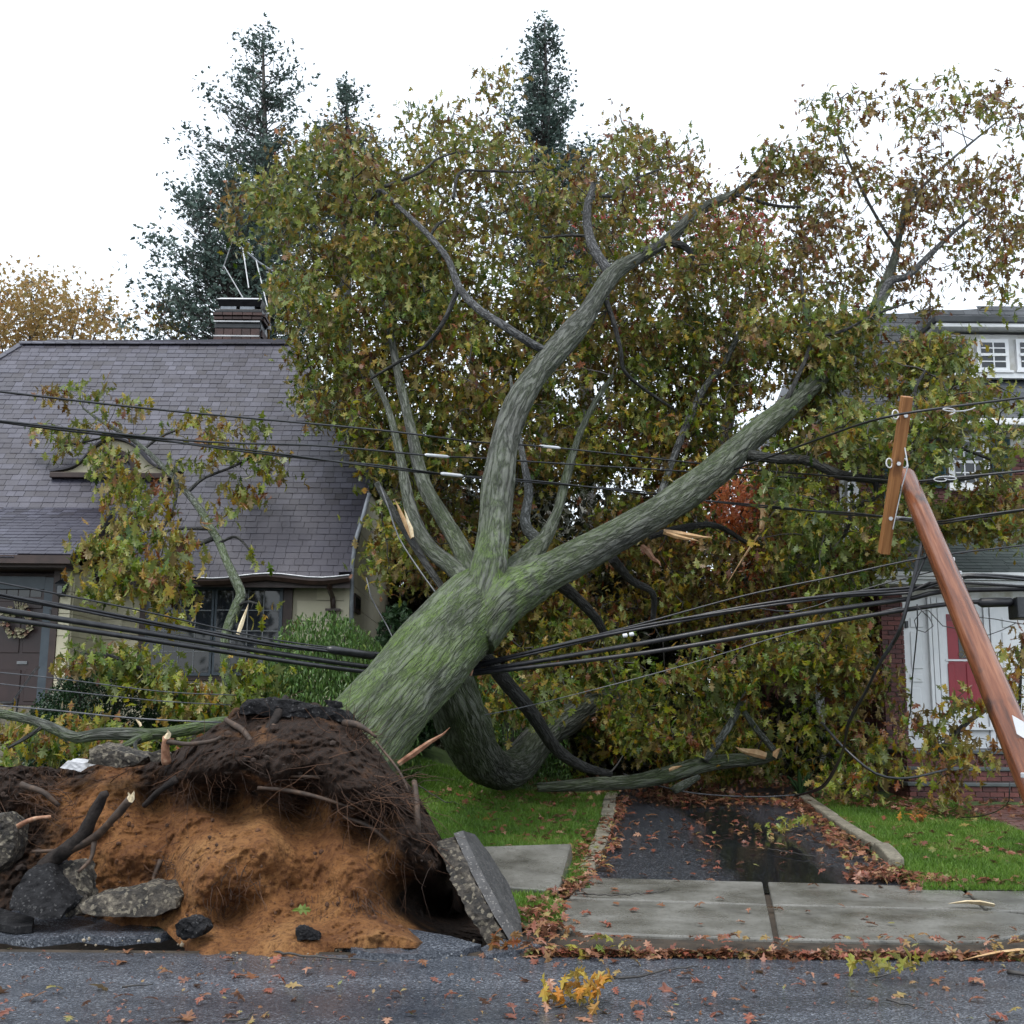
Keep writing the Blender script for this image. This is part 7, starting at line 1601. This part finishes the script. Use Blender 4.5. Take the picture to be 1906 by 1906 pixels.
ZONES = [
 ('lying on the wet road', 'leaves scattered on the road', zone(75, lambda: (u(0, 1906), 1775 + 131 * random.random() ** 0.8), 0.016), 130),
 ('in the leaf drift along the pavement edge', 'leaves drifted along the pavement edge', zone(100, lambda: (u(985, 1906), 1746 + abs(random.gauss(0, 1)) * 14 + 6), 0.03), 110),
 ('lying on the concrete pavement', 'leaves on the pavement', zone(34, lambda: (u(1040, 1890), u(1640, 1735)), 0.012), 40),
 ('on the wet driveway', 'leaves on the driveway', zone(75, lambda: (u(1130, 1560), u(1495, 1632)), 0.008), 60),
 ('on the green lawn', 'leaves on the lawns', [*zone(50, lambda: (u(810, 1110), u(1475, 1610)), 0.05), *zone(40, lambda: (u(1600, 1890), u(1500, 1635)), 0.05)], 100),
]
tot = 0
for where, grp, pts, cap_ in ZONES:
    for p in pts:
        if tot >= 300: break
        if -4.9 < p[0] < -0.2 and 8.7 < p[1] < 11.4: continue
        t = random.choices(range(6), (1, 2, 4, 5, 3, 2))[0]; s = u(0.65, 1.15)
        o = obj('fallen_leaf', LM[t][random.randrange(10)], None, p, (random.gauss(0, .22), random.gauss(0, .22), u(0, 6.28)), (s, s, s * u(.5, 1.3)))
        pxx = 953 + p[0] / p[1] * F_PX; far = p[1] > 7.4
        if 'road' in where: wh = ('near' if not far else 'far') + ' on the road, ' + ('before the orange soil' if pxx < 620 else 'before the tipped slab' if pxx < 1000 else 'before the left paving slab' if pxx < 1440 else 'before the right paving slab')
        elif 'drift' in where: wh = 'in the gutter drift ' + ('by the tipped slab' if pxx < 1200 else 'left of the paving joint' if pxx < 1440 else 'right of the paving joint' if pxx < 1680 else 'near the right border')
        elif 'pavement' in where: wh = 'on the ' + ('left' if pxx < 1430 else 'right') + (' front' if p[1] < 10.1 else ' back') + ' paving slab'
        elif 'driveway' in where: wh = 'on the ' + ('near' if p[1] < 13 else 'middle' if p[1] < 15 else 'far') + (' left' if p[0] < 2.2 else ' right' if p[0] > 3.0 else ' central') + ' driveway'
        else: wh = 'on the ' + ('left' if p[0] < 2.5 else 'right') + (' near' if p[1] < 13.5 else ' far') + ' lawn'
        wh = ('large ' if s > 0.98 else 'small ' if s < 0.78 else '') + '%s oak leaf ' + wh
        tag(o, wh % LN[t], 'leaf', grp + ', ' + LN[t]); tot += 1
# what is left of them, too many to pick apart
def drift(pts, name='leaf_litter', size=0.062, droop=(0, 22)):
    C = np.array(pts); V, Fq, t = leaf_cloud(C, np.clip(rng.choice([0.08, 0.22, 0.4, 0.6, 0.8, 0.95], len(C), p=[.06, .1, .26, .28, .18, .12]), 0, 1), size, OAK, droop=droop, roll=22, tj=0.06)
    return tag(mobj(name, V, Fq, M['litter'], None, False, {'tint': t}), kind='stuff')
def along(pxs, n, w, zoff=0.02, zr=0.05):
    q = np.array([GS(*p) for p in pxs]); q, _ = catmull(q, np.zeros(len(q)), .05); out = []
    for k in range(n):
        c = q[random.randrange(len(q))]; x, y = c[0] + random.gauss(0, w), c[1] + random.gauss(0, w)
        out.append((x, y, float(zg(x, y)) + zoff + u(0, zr)))
    return out
pts = []
for k in range(680):
    x = u(978, 1960); y = 1747 + abs(random.gauss(0, 1)) * (11 + 8 * math.sin(x * .02) + 4 * math.sin(x * .053)); p = G(x, y, 0.015); pts.append((p[0], min(p[1], 8.86), 0.012 + u(0, 0.04)))
for k in range(150):
    p = G(random.gauss(1010, 22), random.gauss(1735, 16), 0.02); pts.append((p[0], p[1], float(zg(p[0], p[1])) * (p[1] > 8.9) + u(.01, .09)))
pts += along([(1104, 1632), (1122, 1585), (1140, 1530), (1156, 1490)], 300, 0.09)
pts += along([(1622, 1625), (1590, 1590), (1545, 1552), (1500, 1510), (1470, 1490)], 380, 0.12)
pts += along([(1600, 1640), (1640, 1632), (1690, 1640), (1760, 1646)], 260, 0.10); pts += along([(1690, 1655), (1760, 1650), (1906, 1650)], 50, .08)
pts += along([(1010, 1690), (1050, 1665), (1085, 1640)], 120, 0.08); pts += along([(1070, 1600), (1085, 1575), (1075, 1630)], 90, 0.08)
pts += along([(1200, 1488), (1300, 1486), (1420, 1490), (1480, 1490)], 420, 0.35, 0.01, 0.03)
pts += along([(1200, 1560), (1300, 1540), (1450, 1560), (1500, 1600)], 110, 0.6, 0.004, 0.01)
pts += along([(860, 1500), (950, 1480), (1050, 1490), (1000, 1540), (1090, 1560), (920, 1550)], 330, 0.35, 0.03, 0.03)
pts += along([(1560, 1490), (1640, 1500), (1720, 1510), (1780, 1530)], 520, 0.3, 0.03, 0.05); pts += along([(1600, 1540), (1700, 1570), (1850, 1600), (1800, 1560)], 140, 0.4, 0.03, 0.03)
pts += along([(1760, 1500), (1850, 1495), (1900, 1520)], 90, 0.3, 0.03, 0.03)
pts += zone(70, lambda: (u(-10, 1910), 1772 + 134 * random.random()), 0.018)
drift(pts)
drift(along([(1000, 1470), (1150, 1470), (1300, 1465), (1450, 1465), (1600, 1465)], 900, 0.45, 0.02, 0.12), droop=(20, 35))
tiny = zone(500, lambda: (u(0, 1906), u(1760, 1906)), 0.014); drift(tiny, size=0.018)
# curled green leaf on the sand, sprigs and sticks
M['sprig_leaf'] = leaf_mat('sprig_leaf', [(0.0, (0.16, 0.22, 0.04)), (0.3, (0.36, 0.28, 0.04)), (0.6, (0.50, 0.21, 0.03)), (1.0, (0.22, 0.07, 0.03))], (0.4, 0.3, 0.12), 0.4, 0.3)
def sprig(label, x, y, n, ln, t0, t1, wid, cat='sprig'):
    c = G(x, y, 0.02) if y > 1750 else GS(x, y); c[2] += 0.02
    e = empty('leaf_sprig', c, label, cat)
    a = u(-.6, .6); pth = [c + np.array((math.cos(a) * q * ln, math.sin(a) * q * ln * .5, 0.04 * math.sin(q * 3))) for q in np.linspace(-.5, .5, 6)]
    MB().tube(pth, [.006, .006, .005, .004, .003, .002], 5).build('stem', M['twig'], e)
    for k in range(n):
        p = pth[random.randrange(6)] + np.array((random.gauss(0, wid), random.gauss(0, wid * .8), u(0.0, wid * 1.1)))
        V, Fk = TPL[random.randrange(10)]; t = u(t0, t1)
        me = mesh('leaf', V * .085, Fk, M['sprig_leaf'], False, {'tint': np.full(len(V), t)})
        s = u(.7, 1.1); obj('leaf', me, e, p, (random.gauss(0, .9), random.gauss(0, .9), u(0, 6.28)), (s, s, s))
sprig('orange and yellow oak sprig standing on the road near the lower border', 1070, 1868, 34, 0.34, 0.2, 0.66, 0.085)
sprig('pale green oak sprig lying flat on the road at right', 1665, 1815, 15, 0.36, 0.02, 0.24, 0.08)
sprig('yellow green oak sprig lying on the wet driveway', 1475, 1548, 22, 0.5, 0.0, 0.25, 0.10)
sprig('leaf cluster on the pavement edge below the driveway kerb', 1110, 1775, 7, 0.2, 0.02, 0.3, 0.06)
sprig('yellow leaf clump on the left lawn by the elbow of the limb', 945, 1462, 8, 0.25, 0.08, 0.25, 0.07)
sprig('drooping brown leaf bunch on the lawn beside the right kerb', 1692, 1537, 12, 0.3, 0.5, 1.0, 0.09)
sprig('brown leaf bunch on the left lawn above the tilted flag', 912, 1532, 9, 0.25, 0.4, 1.0, 0.07)
sprig('dark red dry leaf bunch hanging at the foot of the tipped slab', 935, 1772, 12, 0.1, 0.9, 1.0, 0.05)
V, Fk = TPL[2]
o = obj('fallen_leaf', mesh('fallen_leaf', V * 0.085, Fk, M['weep_leaf'], False, {'tint': np.full(len(V), .9)}), None, P(557, 1696, 9.25), (R_(60), 0, 0.4)); tag(o, 'single green maple leaf resting on the orange sand', 'leaf')
def stick(label, pth, r, mat, cat='stick', name='twig'):
    q = [G(x, y, z) if y > 1745 else GS(x, y) + (0, 0, z) for x, y, z in pth]
    q = catmull(np.array(q), np.zeros(len(q)), .06)[0] + rng.normal(0, .004, (len(catmull(np.array(q), np.zeros(len(q)), .06)[0]), 3))
    tag(MB().tube(q, np.linspace(r, r * .4, len(q)), 6).build(name, mat, None, True), label, cat)
B0, RW, SW = M['twig'], M['red_wood'], M['split_wood']
stick('thin dark twig lying on the road right of centre', [(1150, 1822, .02), (1200, 1815, .03), (1250, 1803, .02), (1300, 1800, .02)], .009, B0)
stick('dark twig in front of the curved cracked road sheet', [(500, 1770, .02), (560, 1778, .03), (650, 1785, .02), (715, 1790, .02)], .010, B0)
stick('short dark twig on the road below the sand', [(230, 1838, .015), (260, 1832, .02), (285, 1833, .015)], .007, B0)
stick('dark twig across the road at the lower left border', [(420, 1898, .015), (460, 1895, .02), (470, 1880, .02)], .008, B0)
stick('twig on the road beside the pale green sprig', [(1650, 1862, .015), (1690, 1868, .02), (1715, 1874, .015)], .008, B0)
stick('dark broken stick at the right border of the road', [(1875, 1808, .02), (1930, 1816, .02)], .018, B0)
stick('long thin twig lying on the left pavement slab', [(1070, 1668, .02), (1150, 1672, .03), (1230, 1664, .02), (1245, 1660, .02)], .008, B0)
stick('twig lying across the wet driveway', [(1430, 1583, .02), (1480, 1592, .02), (1520, 1598, .02)], .008, B0)
stick('thin root twig reaching from the root plate over the left lawn', [(775, 1478, .12), (830, 1505, .08), (845, 1500, .05), (880, 1520, .03)], .008, B0)
for lab, a, b, w, m_ in (('bright pale splinter of wood lying on the right pavement', (1850, 1692), (1765, 1690), .05, M['pale_wood']), ('reddish plank splinter on the road at the right border', (1935, 1778), (1798, 1795), .045, SW)):
    a3, b3 = (GS(*a) if a[1] < 1750 else G(*a, 0.0)) + (0, 0, .03), (GS(*b) if b[1] < 1750 else G(*b, 0.0)) + (0, 0, .03)
    tag(splinter(None, a3, b3, (0, .3, 1), w, m_, 'wood_splinter'), lab, 'splinter')
